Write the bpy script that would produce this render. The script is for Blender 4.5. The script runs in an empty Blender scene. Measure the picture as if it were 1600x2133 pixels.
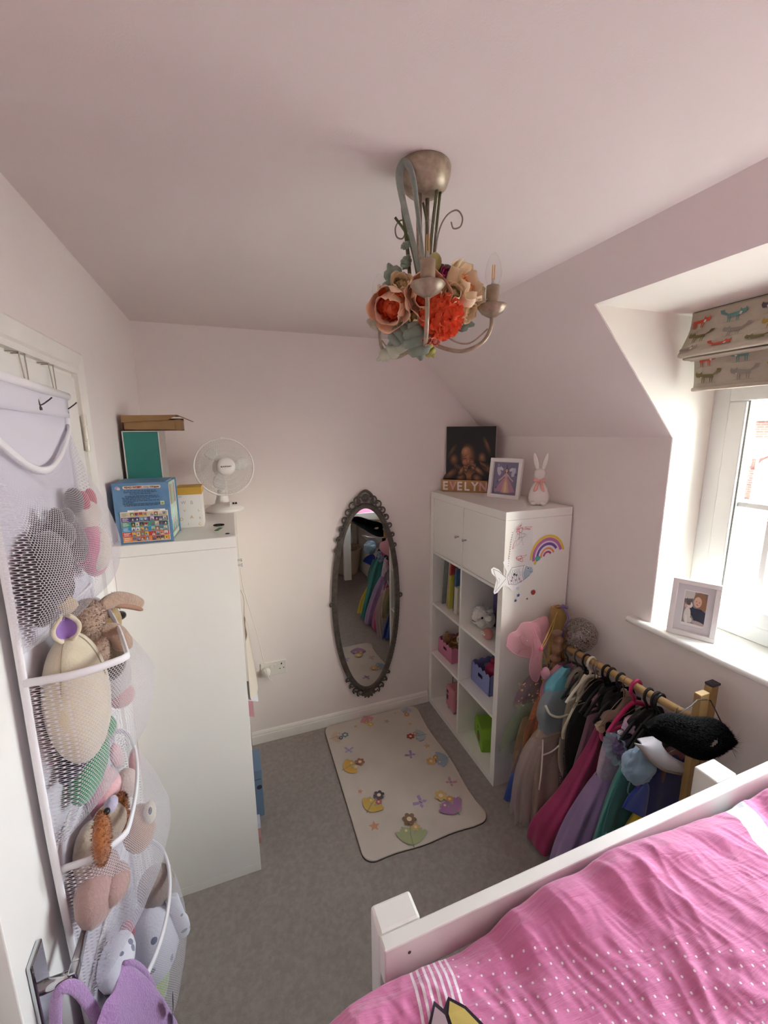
import bpy, bmesh, math, random
from math import sin, cos, pi, radians, sqrt
from mathutils import Vector, Matrix, noise, Euler
random.seed(7)
S = bpy.context.scene
COL = S.collection

# ------------------------------------------------------------------ camera
cam_data = bpy.data.cameras.new('camera')
cam = bpy.data.objects.new('camera', cam_data)
COL.objects.link(cam)
cam_data.sensor_fit = 'HORIZONTAL'
cam_data.sensor_width = 36.0
cam_data.lens = 19.5694
cam_data.clip_start = 0.02
cam_data.clip_end = 200
RIGHT = Vector((0.938743, -0.344523, -0.008059))
FWD = Vector((0.337009, 0.922653, -0.187448))
UP = Vector((0.072016, 0.17325, 0.982241))
CAM = Vector((-1.17396, -2.35177, 1.83619))
cam.matrix_world = Matrix(((RIGHT.x, UP.x, -FWD.x, CAM.x), (RIGHT.y, UP.y, -FWD.y, CAM.y), (RIGHT.z, UP.z, -FWD.z, CAM.z), (0, 0, 0, 1)))
S.camera = cam

# ------------------------------------------------------------------ world, sun, exposure
S.view_settings.view_transform = 'Standard'
S.view_settings.look = 'None'
S.view_settings.gamma = 1.0
S.view_settings.use_curve_mapping = False
S.view_settings.exposure = 1.5
W = bpy.data.worlds.new('world')
S.world = W
W.use_nodes = True
wn = W.node_tree
wbg = wn.nodes['Background']
sky = wn.nodes.new('ShaderNodeTexSky')
sky.sky_type = 'HOSEK_WILKIE'
sky.turbidity = 7.0
sky.ground_albedo = 0.4
sky.sun_direction = Vector((0.54, -0.74, 0.36)).normalized()
smix = wn.nodes.new('ShaderNodeMix'); smix.data_type = 'RGBA'
smix.inputs[0].default_value = 0.5
smix.inputs[7].default_value = (0.85, 0.93, 1.0, 1)      # thin bright cloud over the blue
wn.links.new(sky.outputs[0], smix.inputs[6])
wn.links.new(smix.outputs[2], wbg.inputs[0])
wbg.inputs[1].default_value = 24.0
sun_d = bpy.data.lights.new('sun', 'SUN')
sun_d.energy = 4.2
sun_d.angle = radians(32)     # a hazy sun, veiled by thin cloud
sun_d.color = (1.0, 0.95, 0.86)
sun = bpy.data.objects.new('sun', sun_d)
COL.objects.link(sun)
sun.rotation_euler = Vector((-0.54, 0.74, -0.36)).to_track_quat('-Z', 'Y').to_euler()
portal_d = bpy.data.lights.new('window_portal', 'AREA')
portal_d.shape = 'RECTANGLE'; portal_d.size = 0.95; portal_d.size_y = 1.28
portal_d.cycles.is_portal = True
portal = bpy.data.objects.new('window_portal', portal_d)
COL.objects.link(portal)
portal.location = (0.70, -1.872, 1.56)
portal.rotation_euler = (0, radians(90), 0)
S.cycles.max_bounces = 14
S.cycles.diffuse_bounces = 10
S.cycles.glossy_bounces = 4
S.cycles.transparent_max_bounces = 24
S.cycles.caustics_reflective = False
S.cycles.caustics_refractive = False
S.cycles.sample_clamp_indirect = 8.0

# ------------------------------------------------------------------ helpers
def lin(h):
    h = h.lstrip('#'); out = []
    for i in (0, 2, 4):
        c = int(h[i:i + 2], 16) / 255
        out.append(c / 12.92 if c <= .04045 else ((c + .055) / 1.055) ** 2.4)
    return (out[0], out[1], out[2], 1.0)

MATS = {}
def mat(name, col='#888888', rough=.5, metal=0.0, bump=None, var=None, sheen=0, spec=.5, coat=0, trans=0, alpha=1, emit=None, coord='Object', sub=0):
    if name in MATS: return MATS[name]
    m = bpy.data.materials.new(name); MATS[name] = m
    m.use_nodes = True
    nt = m.node_tree; b = nt.nodes['Principled BSDF']
    c = lin(col)
    b.inputs['Base Color'].default_value = c
    b.inputs['Roughness'].default_value = rough
    b.inputs['Metallic'].default_value = metal
    b.inputs['Specular IOR Level'].default_value = spec
    b.inputs['Sheen Weight'].default_value = sheen
    b.inputs['Coat Weight'].default_value = coat
    b.inputs['Transmission Weight'].default_value = trans
    b.inputs['Alpha'].default_value = alpha
    if sub:
        b.inputs['Subsurface Weight'].default_value = sub; b.inputs['Subsurface Radius'].default_value = (.02, .015, .01)
    if emit:
        b.inputs['Emission Color'].default_value = lin(emit[0]); b.inputs['Emission Strength'].default_value = emit[1]
    if bump or var:
        tc = nt.nodes.new('ShaderNodeTexCoord')
    if var:      # (scale, colour, amount)
        n = nt.nodes.new('ShaderNodeTexNoise'); n.inputs['Scale'].default_value = var[0]; n.inputs['Detail'].default_value = 5
        nt.links.new(tc.outputs[coord], n.inputs['Vector'])
        mr = nt.nodes.new('ShaderNodeMapRange'); mr.inputs[1].default_value = .35; mr.inputs[2].default_value = .65; mr.inputs[4].default_value = var[2]
        nt.links.new(n.outputs['Fac'], mr.inputs[0])
        mx = nt.nodes.new('ShaderNodeMix'); mx.data_type = 'RGBA'
        mx.inputs[6].default_value = c; mx.inputs[7].default_value = lin(var[1])
        nt.links.new(mr.outputs[0], mx.inputs[0]); nt.links.new(mx.outputs[2], b.inputs['Base Color'])
    if bump:     # (scale, strength, distance)
        n2 = nt.nodes.new('ShaderNodeTexNoise'); n2.inputs['Scale'].default_value = bump[0]; n2.inputs['Detail'].default_value = 4
        nt.links.new(tc.outputs[coord], n2.inputs['Vector'])
        bp = nt.nodes.new('ShaderNodeBump'); bp.inputs['Strength'].default_value = bump[1]; bp.inputs['Distance'].default_value = bump[2]
        nt.links.new(n2.outputs['Fac'], bp.inputs['Height']); nt.links.new(bp.outputs[0], b.inputs['Normal'])
    return m

def nodes_of(m): return m.node_tree.nodes, m.node_tree.links

class MB:
    """collects shapes and links them as ONE mesh object"""
    def __init__(s): s.v = []; s.f = []; s.mi = []; s.sm = []; s.fc = []; s.uv = {}
    def add(s, vs, fs, mi=0, smooth=False, col=None, M=None):
        o = len(s.v)
        s.v += [tuple(M @ Vector(v)) if M else tuple(v) for v in vs]
        for f in fs:
            s.f.append(tuple(i + o for i in f)); s.mi.append(mi); s.sm.append(smooth); s.fc.append(col)
        return s
    def box(s, lo, hi, mi=0, M=None, col=None):
        x0, y0, z0 = lo; x1, y1, z1 = hi
        vs = [(x0, y0, z0), (x1, y0, z0), (x1, y1, z0), (x0, y1, z0), (x0, y0, z1), (x1, y0, z1), (x1, y1, z1), (x0, y1, z1)]
        return s.add(vs, [(0, 3, 2, 1), (4, 5, 6, 7), (0, 1, 5, 4), (1, 2, 6, 5), (2, 3, 7, 6), (3, 0, 4, 7)], mi, False, col, M)
    def tube(s, pts, r, n=10, mi=0, closed=False, caps=True, M=None, flat=1.0):
        pts = [Vector(p) for p in pts]; k = len(pts)
        rr = r if isinstance(r, (list, tuple)) else [r] * k
        vs = []; up = None
        for i, p in enumerate(pts):
            a = pts[(i - 1) % k] if (closed or i > 0) else p
            b = pts[(i + 1) % k] if (closed or i < k - 1) else p
            t = (b - a)
            t = t.normalized() if t.length > 1e-9 else Vector((0, 0, 1))
            if up is None:
                up = Vector((0, 0, 1)) if abs(t.z) < .9 else Vector((1, 0, 0))
            u = up - t * up.dot(t)
            if u.length < 1e-6: u = t.orthogonal()
            u.normalize(); w = t.cross(u); up = u
            for j in range(n):
                an = 2 * pi * j / n
                vs.append(tuple(p + u * (rr[i] * cos(an)) + w * (rr[i] * flat * sin(an))))
        fs = []
        for i in range(k if closed else k - 1):
            for j in range(n):
                a0 = i * n + j; a1 = i * n + (j + 1) % n; b0 = ((i + 1) % k) * n + j; b1 = ((i + 1) % k) * n + (j + 1) % n
                fs.append((a0, a1, b1, b0))
        if caps and not closed:
            fs.append(tuple(range(n - 1, -1, -1))); fs.append(tuple((k - 1) * n + j for j in range(n)))
        return s.add(vs, fs, mi, True, None, M)
    def cyl(s, a, b, r, n=16, mi=0, r2=None, M=None):
        return s.tube([a, b], [r, r if r2 is None else r2], n, mi, M=M)
    def lathe(s, prof, n=24, mi=0, M=None, a0=0, a1=2 * pi, sx=1, sy=1):
        full = abs(a1 - a0 - 2 * pi) < 1e-6; m = n if full else n + 1
        vs = []
        for r, z in prof:
            for j in range(m):
                an = a0 + (a1 - a0) * j / n
                vs.append((r * cos(an) * sx, r * sin(an) * sy, z))
        fs = []
        for i in range(len(prof) - 1):
            for j in range(n):
                j2 = (j + 1) % m
                fs.append((i * m + j, i * m + j2, (i + 1) * m + j2, (i + 1) * m + j))
        return s.add(vs, fs, mi, True, None, M)
    def ball(s, c, r, nu=16, nv=10, mi=0, rot=None, fn=None):
        rx, ry, rz = r if isinstance(r, (list, tuple)) else (r, r, r)
        Mx = Matrix.Translation(Vector(c)) @ (rot.to_4x4() if rot is not None else Matrix())
        vs = [(0, 0, -rz)]
        for i in range(1, nv):
            th = -pi / 2 + pi * i / nv
            for j in range(nu):
                an = 2 * pi * j / nu
                vs.append((rx * cos(th) * cos(an), ry * cos(th) * sin(an), rz * sin(th)))
        vs.append((0, 0, rz)); last = len(vs) - 1
        if fn: vs = [fn(Vector(v)) for v in vs]
        fs = []
        for j in range(nu): fs.append((0, 1 + (j + 1) % nu, 1 + j))
        for i in range(nv - 2):
            for j in range(nu):
                a = 1 + i * nu + j; b = 1 + i * nu + (j + 1) % nu
                fs.append((a, b, b + nu, a + nu))
        for j in range(nu): fs.append((last, last - nu + j, last - nu + (j + 1) % nu))
        return s.add(vs, fs, mi, True, None, Mx)
    def prism(s, poly, z0, z1, mi=0, M=None, col=None, smooth=False):
        n = len(poly)
        vs = [(x, y, z0) for x, y in poly] + [(x, y, z1) for x, y in poly]
        fs = [tuple(range(n - 1, -1, -1)), tuple(range(n, 2 * n))] + [(i, (i + 1) % n, n + (i + 1) % n, n + i) for i in range(n)]
        return s.add(vs, fs, mi, smooth, col, M)
    def grid(s, nx, ny, fn, mi=0, smooth=True, M=None, wrap=False, uv=None):
        o = len(s.v)
        vs = [fn(i / (nx if wrap else nx - 1), j / (ny - 1)) for j in range(ny) for i in range(nx)]
        fs = [(j * nx + i, j * nx + (i + 1) % nx, (j + 1) * nx + (i + 1) % nx, (j + 1) * nx + i) for j in range(ny - 1) for i in range(nx if wrap else nx - 1)]
        if uv:
            for j in range(ny):
                for i in range(nx): s.uv[o + j * nx + i] = uv(i / (nx if wrap else nx - 1), j / (ny - 1))
        return s.add(vs, fs, mi, smooth, None, M)
    def loft(s, rings, mi=0, caps=True, M=None):
        n = len(rings[0]); k = len(rings)
        vs = [p for r in rings for p in r]
        fs = [(i * n + j, i * n + (j + 1) % n, (i + 1) * n + (j + 1) % n, (i + 1) * n + j) for i in range(k - 1) for j in range(n)]
        if caps: fs += [tuple(range(n - 1, -1, -1)), tuple((k - 1) * n + j for j in range(n))]
        return s.add(vs, fs, mi, True, None, M)
    def build(s, name, mats, parent=None, bev=0, seg=2, label=None, cat=None, group=None, kind=None, solid=0, sub=0, keep=False, weld=False):
        me = bpy.data.meshes.new(name)
        V = [Vector(v) for v in s.v]
        if keep: base = Vector((0, 0, 0))
        else:
            xs = [v.x for v in V]; ys = [v.y for v in V]; zs = [v.z for v in V]
            base = Vector(((min(xs) + max(xs)) / 2, (min(ys) + max(ys)) / 2, min(zs)))
        me.from_pydata([tuple(v - base) for v in V], [], s.f)
        if not isinstance(mats, (list, tuple)): mats = [mats]
        for m in mats: me.materials.append(m)
        for p, mi, sm in zip(me.polygons, s.mi, s.sm): p.material_index = mi; p.use_smooth = sm
        if any(c is not None for c in s.fc):
            ca = me.color_attributes.new('ink', 'FLOAT_COLOR', 'CORNER')
            for p, c in zip(me.polygons, s.fc):
                for li in p.loop_indices: ca.data[li].color = c if c is not None else (1, 1, 1, 1)
        if s.uv:
            ul = me.uv_layers.new(name='uv')
            for lp in me.loops: ul.data[lp.index].uv = s.uv.get(lp.vertex_index, (0, 0))
        me.update()
        o = bpy.data.objects.new(name, me); COL.objects.link(o)
        o.location = base
        if parent is not None: child(o, parent)
        if weld:
            md = o.modifiers.new('weld', 'WELD'); md.merge_threshold = 1e-4
        if solid:
            md = o.modifiers.new('solid', 'SOLIDIFY'); md.thickness = solid; md.offset = 0
        if bev:
            md = o.modifiers.new('edge', 'BEVEL'); md.width = bev; md.segments = seg; md.limit_method = 'ANGLE'; md.angle_limit = radians(40)
            md.harden_normals = False
        if sub:
            md = o.modifiers.new('sub', 'SUBSURF'); md.levels = sub; md.render_levels = sub
        tag(o, label, cat, group, kind)
        return o

def world(o):
    return o.matrix_basis.copy() if o.parent is None else world(o.parent) @ o.matrix_parent_inverse @ o.matrix_basis
def child(o, parent):
    o.parent = parent
    o.matrix_parent_inverse = world(parent).inverted()
def tag(o, label=None, cat=None, group=None, kind=None):
    if label: o['label'] = label
    if cat: o['category'] = cat
    if group: o['group'] = group
    if kind: o['kind'] = kind
    return o
def thing(name, label, cat, loc=(0, 0, 0), group=None, kind=None):
    o = bpy.data.objects.new(name, None); COL.objects.link(o)
    o.empty_display_size = .05
    o.location = loc
    return tag(o, label, cat, group, kind)
def dup(root, loc=None, rotz=None, label=None, group=None):
    """a copy of a thing with copies of its parts and their sub-parts"""
    r = root.copy(); COL.objects.link(r)
    if loc is not None: r.location = loc
    if rotz is not None: r.rotation_euler = (0, 0, rotz)
    if label: r['label'] = label
    if group: r['group'] = group
    for ch in list(root.children):
        c = ch.copy(); COL.objects.link(c); c.parent = r; c.matrix_parent_inverse = ch.matrix_parent_inverse
        for g in list(ch.children):
            d = g.copy(); COL.objects.link(d); d.parent = c; d.matrix_parent_inverse = g.matrix_parent_inverse
    return r
def frame(o, x, y, z=None):
    """matrix from an origin and two or three axes"""
    x = Vector(x).normalized(); y = Vector(y); y = (y - x * x.dot(y)).normalized(); z = x.cross(y)
    return Matrix(((x.x, y.x, z.x, o[0]), (x.y, y.y, z.y, o[1]), (x.z, y.z, z.z, o[2]), (0, 0, 0, 1)))
def ink_mat():
    if 'printed_ink' in MATS: return MATS['printed_ink']
    m = mat('printed_ink', '#ffffff', .55)
    n, l = nodes_of(m); a = n.new('ShaderNodeVertexColor'); a.layer_name = 'ink'
    l.new(a.outputs[0], n['Principled BSDF'].inputs['Base Color'])
    return m
def ell(cx, cy, rx, ry=None, n=14, a=0):
    ry = rx if ry is None else ry; a = radians(a)
    return [(cx + rx * cos(t) * cos(a) - ry * sin(t) * sin(a), cy + rx * cos(t) * sin(a) + ry * sin(t) * cos(a)) for t in [2 * pi * i / n for i in range(n)]]
def rect(x0, y0, x1, y1): return [(x0, y0), (x1, y0), (x1, y1), (x0, y1)]
def star(cx, cy, r, k=5, inner=.45, a=90):
    return [(cx + (r if i % 2 == 0 else r * inner) * cos(radians(a + i * 180 / k)), cy + (r if i % 2 == 0 else r * inner) * sin(radians(a + i * 180 / k))) for i in range(2 * k)]
def stroke(pts, w):
    L = []; Rr = []
    for i, p in enumerate(pts):
        a = Vector(pts[max(0, i - 1)]); b = Vector(pts[min(len(pts) - 1, i + 1)])
        t = (b - a); t = t.normalized() if t.length > 0 else Vector((1, 0)); nn = Vector((-t.y, t.x))
        L.append((p[0] + nn.x * w / 2, p[1] + nn.y * w / 2)); Rr.append((p[0] - nn.x * w / 2, p[1] - nn.y * w / 2))
    return [[L[i], L[i + 1], Rr[i + 1], Rr[i]] for i in range(len(pts) - 1)]
def prints(name, M, shapes, parent=None, lift=.0004, step=.00003, label=None):
    """flat print: coloured outlines lying on a surface; later shapes lie over earlier ones"""
    mb = MB(); z = lift
    for poly, c in shapes:
        z += step
        polys = poly if isinstance(poly[0][0], (tuple, list)) else [poly]
        for q in polys:
            mb.add([(x, y, z) for x, y in q], [tuple(range(len(q)))], 0, False, lin(c), M)
    return mb.build(name, ink_mat(), parent, label=label)
FONTC = {}
def text(name, s, size, M, m, parent=None, ext=.0003, align='LEFT', label=None, bold=0, sx=1):
    cu = bpy.data.curves.new(name, 'FONT'); cu.body = s; cu.size = size; cu.extrude = ext; cu.align_x = align; cu.offset = bold
    cu.resolution_u = 3
    t = bpy.data.objects.new(name, cu); COL.objects.link(t)
    dg = bpy.context.evaluated_depsgraph_get()
    me = bpy.data.meshes.new_from_object(t.evaluated_get(dg))
    bpy.data.objects.remove(t)
    mb = MB(); mb.add([tuple(Vector((v.co.x * sx, v.co.y, v.co.z))) for v in me.vertices], [tuple(p.vertices) for p in me.polygons], 0, False, None, M)
    return mb.build(name, m, parent, label=label)
def arc(c, r, a0, a1, n, plane='xz'):
    out = []
    for i in range(n + 1):
        a = radians(a0 + (a1 - a0) * i / n)
        if plane == 'xz': out.append((c[0] + r * cos(a), c[1], c[2] + r * sin(a)))
        elif plane == 'yz': out.append((c[0], c[1] + r * cos(a), c[2] + r * sin(a)))
        else: out.append((c[0] + r * cos(a), c[1] + r * sin(a), c[2]))
    return out
def bez(p, n=16):
    """Catmull-Rom through points"""
    p = [Vector(q) for q in p]; out = []
    for i in range(len(p) - 1):
        a = p[max(0, i - 1)]; b = p[i]; c = p[i + 1]; d = p[min(len(p) - 1, i + 2)]
        for k in range(n):
            t = k / n
            out.append(.5 * ((2 * b) + (c - a) * t + (2 * a - 5 * b + 4 * c - d) * t * t + (3 * b - a - 3 * c + d) * t ** 3))
    out.append(p[-1]); return out
def fbm(x, y, z=0.0, o=4):
    return noise.fractal(Vector((x, y, z)), 1.0, 2.0, o)
# ------------------------------------------------------------------ room shell
XL, XR, YB, YF, H = -1.566, 0.40, 0.0, -3.10, 2.356
ZK = 1.807; XS = XR - (H - ZK)          # knee height, slope meets ceiling at XS
DY0, DY1, ZD, XW = -1.225, -2.52, 2.238, 0.60
XD = XR + ZK - ZD
paint = mat('pale_pink_paint', '#ebe2df', .85, bump=(260, .12, .002), var=(3, '#e5dfdc', .5))
paintc = mat('ceiling_pink_paint', '#e4dad7', .9, bump=(300, .15, .002), var=(2, '#dfd7d4', .5))
reveal = mat('reveal_paint', '#f0ece3', .8, bump=(260, .1, .002))
gloss_w = mat('white_gloss', '#efede8', .32, var=(6, '#e2ddd2', .5))
carpet = mat('carpet', '#a59c95', .97, bump=(420, .9, .004), var=(55, '#938a84', .8), sheen=.25)
def struct(name, mb, m, parent=None, **k):
    return mb.build(name, m, parent, kind=None if parent else 'structure', **k)
struct('floor', MB().box((XL - .1, YF - .1, -.1), (XR + .1, YB + .1, 0)), carpet)
struct('ceiling', MB().box((XL - .1, YF - .1, H), (XS + .02, YB + .1, H + .1)), paintc)
def slope(name, y0, y1, zlow):
    xl = XR + ZK - zlow
    pr = [(XS, H), (xl, zlow), (xl + .09, zlow + .05), (XS + .09, H + .08)]
    M = Matrix(((1, 0, 0, 0), (0, 0, 1, 0), (0, 1, 0, 0), (0, 0, 0, 1)))
    return struct(name, MB().prism(pr, y0, y1, M=M), paint)
slope('ceiling_slope', DY0 + .002, YB + .1, ZK)
slope('ceiling_slope', YF - .1, DY1 - .002, ZK)
slope('ceiling_slope', DY1 - .002, DY0 + .002, ZD)
struct('wall_back', MB().box((XL - .1, YB, 0), (XR + .1, YB + .1, H + .05)), paint)
struct('wall_front', MB().box((XL - .1, YF - .1, 0), (XR + .1, YF, H + .05)), paint)
wr = MB().box((XR, DY0 + .002, 0), (XR + .12, YB + .1, ZK + .01)).box((XR, YF - .1, 0), (XR + .12, DY1 - .002, ZK + .01)).box((XR, DY1 - .002, 0), (XR + .12, DY0 + .002, 1.034))
struct('wall_right', wr, paint)
MX = Matrix(((1, 0, 0, 0), (0, 0, 1, 0), (0, 1, 0, 0), (0, 0, 0, 1)))
cheek = [(XD + .003, ZD), (XR + .002, ZK), (XR + .002, 1.0), (.72, 1.0), (.72, ZD + .08), (XD - .0, ZD + .08)]
struct('wall_dormer_back', MB().prism(cheek, DY0, DY0 + .08, M=MX), reveal)
struct('wall_dormer_front', MB().prism(cheek, DY1 - .08, DY1, M=MX), reveal)
struct('ceiling_dormer', MB().box((XD, DY1 - .08, ZD), (.72, DY0 + .08, ZD + .08)), reveal)
struct('wall_under_window', MB().box((XR + .1, DY1 - .08, .9), (.70, DY0 + .08, 1.034)), paint)
# left wall around the door opening
OY0, OY1, OZ = -.945, -1.735, 2.005
wl = MB().box((XL - .1, OY0, 0), (XL, YB + .1, H + .05)).box((XL - .1, YF - .1, 0), (XL, OY1, H + .05)).box((XL - .1, OY1, OZ), (XL, OY0, H + .05))
struct('wall_left', wl, paint)
struct('wall_hall', MB().box((XL - .16, OY1 - .1, 0), (XL - .11, OY0 + .1, H)), paint)
# skirting: torus profile
def skirting(name, a, b, nrm):
    prof = [(0, 0), (.016, 0), (.016, .052), (.013, .058), (.013, .064), (.008, .073), (.0, .078)]
    a = Vector(a); b = Vector(b); nrm = Vector(nrm); mb = MB()
    vs = []
    for p in (a, b):
        for d, z in prof: vs.append(tuple(p + nrm * d + Vector((0, 0, z))))
    n = len(prof)
    mb.add(vs, [(i, (i + 1) % n, n + (i + 1) % n, n + i) for i in range(n)] + [tuple(range(n)), tuple(range(2 * n - 1, n - 1, -1))])
    return struct(name, mb, gloss_w)
skirting('baseboard_back', (-1.172, 0, 0), (-.004, 0, 0), (0, -1, 0))
skirting('baseboard_right', (XR, -.79, 0), (XR, YF, 0), (-1, 0, 0))
skirting('baseboard_left', (XL, -1.81, 0), (XL, YF, 0), (1, 0, 0))
skirting('baseboard_front', (XL, YF, 0), (XR, YF, 0), (0, 1, 0))

# ------------------------------------------------------------------ door
dr = thing('door_1', 'white painted bedroom door behind the hanging toy organiser', 'door', (XL, -1.34, 0), kind='structure')
arch = MB()
AP = [(0, 0), (.016, 0), (.019, .012), (.014, .022), (.017, .04), (.019, .056), (.012, .064), (0, .066)]   # (out, across)
def archi(mb, path, dirs):
    n = len(AP); rings = []
    for p, d in zip(path, dirs): rings.append([(XL + o, p[0] + d[0] * w, p[1] + d[1] * w) for o, w in AP])
    mb.loft(rings, 0)
archi(arch, [(-.941, 0), (-.941, 2.0), (-1.739, 2.0), (-1.739, 0)], [(1, 0), (1, 1), (-1, 1), (-1, 0)])
for i in range(len(arch.sm)): arch.sm[i] = False
arch.build('architrave', gloss_w, dr)
MB().box((XL - .1, -.962, 0), (XL + .002, -.941, 2.0)).box((XL - .1, -1.739, 0), (XL + .002, -1.718, 2.0)).box((XL - .1, -1.718, 1.99), (XL + .002, -.962, 2.0)).box((XL - .1, -1.718, .0), (XL - .06, -.962, .004)).build('door_lining', gloss_w, dr, bev=.0015)
ang = radians(1.2)
DM = Matrix.Translation((XL - .002, -.966, 0)) @ Matrix.Rotation(ang, 4, 'Z')       # hinge line; leaf runs along local -y
leaf = MB().box((-.02, -.736, .006), (.016, -.002, 1.986), M=DM)
leaf.build('door_leaf', mat('door_paint', '#eceae5', .42, bump=(90, .06, .002)), dr, bev=.002)
for z in (1.79, .24):
    h = MB()
    for k, (a, b) in enumerate(((0, .03), (.034, .066), (.07, .1))):
        h.cyl((XL + .022, -.963, z + a), (XL + .022, -.963, z + b), .0065 if k != 1 else .0058, 12)
    h.box((XL + .004, -.962, z + .002), (XL + .019, -.945, z + .098))
    h.build('hinge', mat('painted_hinge', '#d9d4c6', .4, .2), dr, bev=.001)
chrome = mat('chrome', '#c9ccd0', .12, 1.0)
hd = MB().box((0, -.022, -.075), (.009, .022, .075), M=DM @ Matrix.Translation((.016, -.684, .93)))
bp = hd.build('handle_plate', chrome, dr, bev=.003, label='square-cornered chrome back plate of the door handle')
lv = MB()
HM = DM @ Matrix.Translation((.016, -.684, .93))
lv.tube([(.0, 0, 0), (.028, 0, 0), (.05, 0, 0)], [.011, .009, .0095], 14, M=HM)
lv.box((.042, -.006, -.010), (.056, .016, .010), M=HM)
lv.add([(.042, .014, -.010), (.056, .014, -.010), (.056, .014, .010), (.042, .014, .010), (.044, .055, -.007), (.054, .055, -.007), (.054, .055, .010), (.044, .055, .010), (.046, .104, .0), (.053, .104, .0), (.053, .104, .016), (.046, .104, .016)],
       [(0, 1, 5, 4), (1, 2, 6, 5), (2, 3, 7, 6), (3, 0, 4, 7), (4, 5, 9, 8), (5, 6, 10, 9), (6, 7, 11, 10), (7, 4, 8, 11), (8, 9, 10, 11), (0, 3, 2, 1)], M=HM)
lv.build('lever', chrome, bp, bev=.0025)

# ------------------------------------------------------------------ window
upvc = mat('white_upvc', '#e4e6e4', .3)
wd = thing('window_1', 'white plastic casement window with glazing bars in the dormer', 'window', (.635, -1.82, 1.05), kind='structure')
Y0, Y1, Z0, Z1 = DY0, DY1, 1.06, 2.06
MB().box((XW, Y1, Z0), (XW + .07, Y0, Z0 + .062)).box((XW, Y1, Z1 - .06), (XW + .07, Y0, Z1)).box((XW, Y0 - .06, Z0 + .062), (XW + .07, Y0, Z1 - .06)).box((XW, Y1, Z0 + .062), (XW + .07, Y1 + .06, Z1 - .06)) \
    .box((XW, -1.70, Z0 + .062), (XW + .07, -1.638, Z1 - .06)).box((XW, -2.11, Z0 + .062), (XW + .07, -2.048, Z1 - .06)).build('window_frame', upvc, wd, bev=.004)
MB().box((XW + .01, Y1, Z1), (XW + .07, Y0, ZD)).build('window_head', paint, wd)
glass = mat('window_glass', '#ffffff', .02)
n, l = nodes_of(glass)
tr = n.new('ShaderNodeBsdfTransparent'); gl = n.new('ShaderNodeBsdfGlossy'); gl.inputs['Roughness'].default_value = .02
lw_ = n.new('ShaderNodeLayerWeight'); lw_.inputs[0].default_value = .5; pw = n.new('ShaderNodeMath'); pw.operation = 'POWER'; pw.inputs[1].default_value = 5
ma = n.new('ShaderNodeMath'); ma.operation = 'MULTIPLY_ADD'; ma.inputs[1].default_value = .9; ma.inputs[2].default_value = .04; mxs = n.new('ShaderNodeMixShader')
tr.inputs[0].default_value = (.98, .99, .985, 1)
l.new(lw_.outputs['Facing'], pw.inputs[0]); l.new(pw.outputs[0], ma.inputs[0]); l.new(ma.outputs[0], mxs.inputs[0]); l.new(tr.outputs[0], mxs.inputs[1]); l.new(gl.outputs[0], mxs.inputs[2]); l.new(mxs.outputs[0], n['Material Output'].inputs[0])
for (a, b) in ((-1.288, -1.635), (-1.703, -2.045), (-2.113, -2.457)):
    za, zb = 1.124, 1.998; sw = .06
    fr_ = MB().box((XW - .012, b, za), (XW + .058, a, za + sw)).box((XW - .012, b, zb - sw), (XW + .058, a, zb)).box((XW - .012, a - sw, za + sw), (XW + .058, a, zb - sw)).box((XW - .012, b, za + sw), (XW + .058, b + sw, zb - sw))
    sash = fr_.build('sash', upvc, wd, bev=.006)
    ym = (a + b) / 2; zm = 1.56
    MB().box((XW + .01, ym - .01, za + sw), (XW + .04, ym + .01, zb - sw)).build('glazing_bar', upvc, sash, bev=.003)
    MB().box((XW + .011, b + sw, zm - .01), (XW + .039, a - sw, zm + .01)).build('glazing_bar', upvc, sash, bev=.003)
    for (p, q) in ((a - sw, ym + .01), (ym - .01, b + sw)):
        for (c, d) in ((za + sw, zm - .01), (zm + .01, zb - sw)):
            MB().box((XW + .022, q, c), (XW + .026, p, d)).build('pane', glass, sash)
    gk = MB().box((XW - .002, a - sw, za + sw), (XW + .02, a - sw - .006, zb - sw)).box((XW - .002, b + sw + .006, za + sw), (XW + .02, b + sw, zb - sw))
    gk.build('gasket', mat('gasket', '#8b8f88', .6), sash)
MB().box((XW - .022, -1.765, 1.5), (XW - .012, -1.75, 1.53)).box((XW - .03, -1.767, 1.44), (XW - .018, -1.753, 1.528)).build('window_handle', upvc, wd, bev=.003)
# sill board with a bullnose, horns beyond the reveal
sb = MB()
pr = [(.64, 1.034)] + [(.372 + .0125 * cos(a), 1.0465 + .0125 * sin(a)) for a in [-pi / 2 - i * pi / 8 for i in range(9)]] + [(.64, 1.059)]
sb.prism(pr, DY1, DY0, M=MX)
pr2 = [(.399, 1.034)] + pr[1:-1] + [(.399, 1.059)]
sb.prism(pr2, DY0, -1.142, M=MX).prism(pr2, DY1 - .085, DY1, M=MX)
struct('window_sill', sb, mat('sill_gloss', '#e8e8e4', .16, coat=.3))

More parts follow.
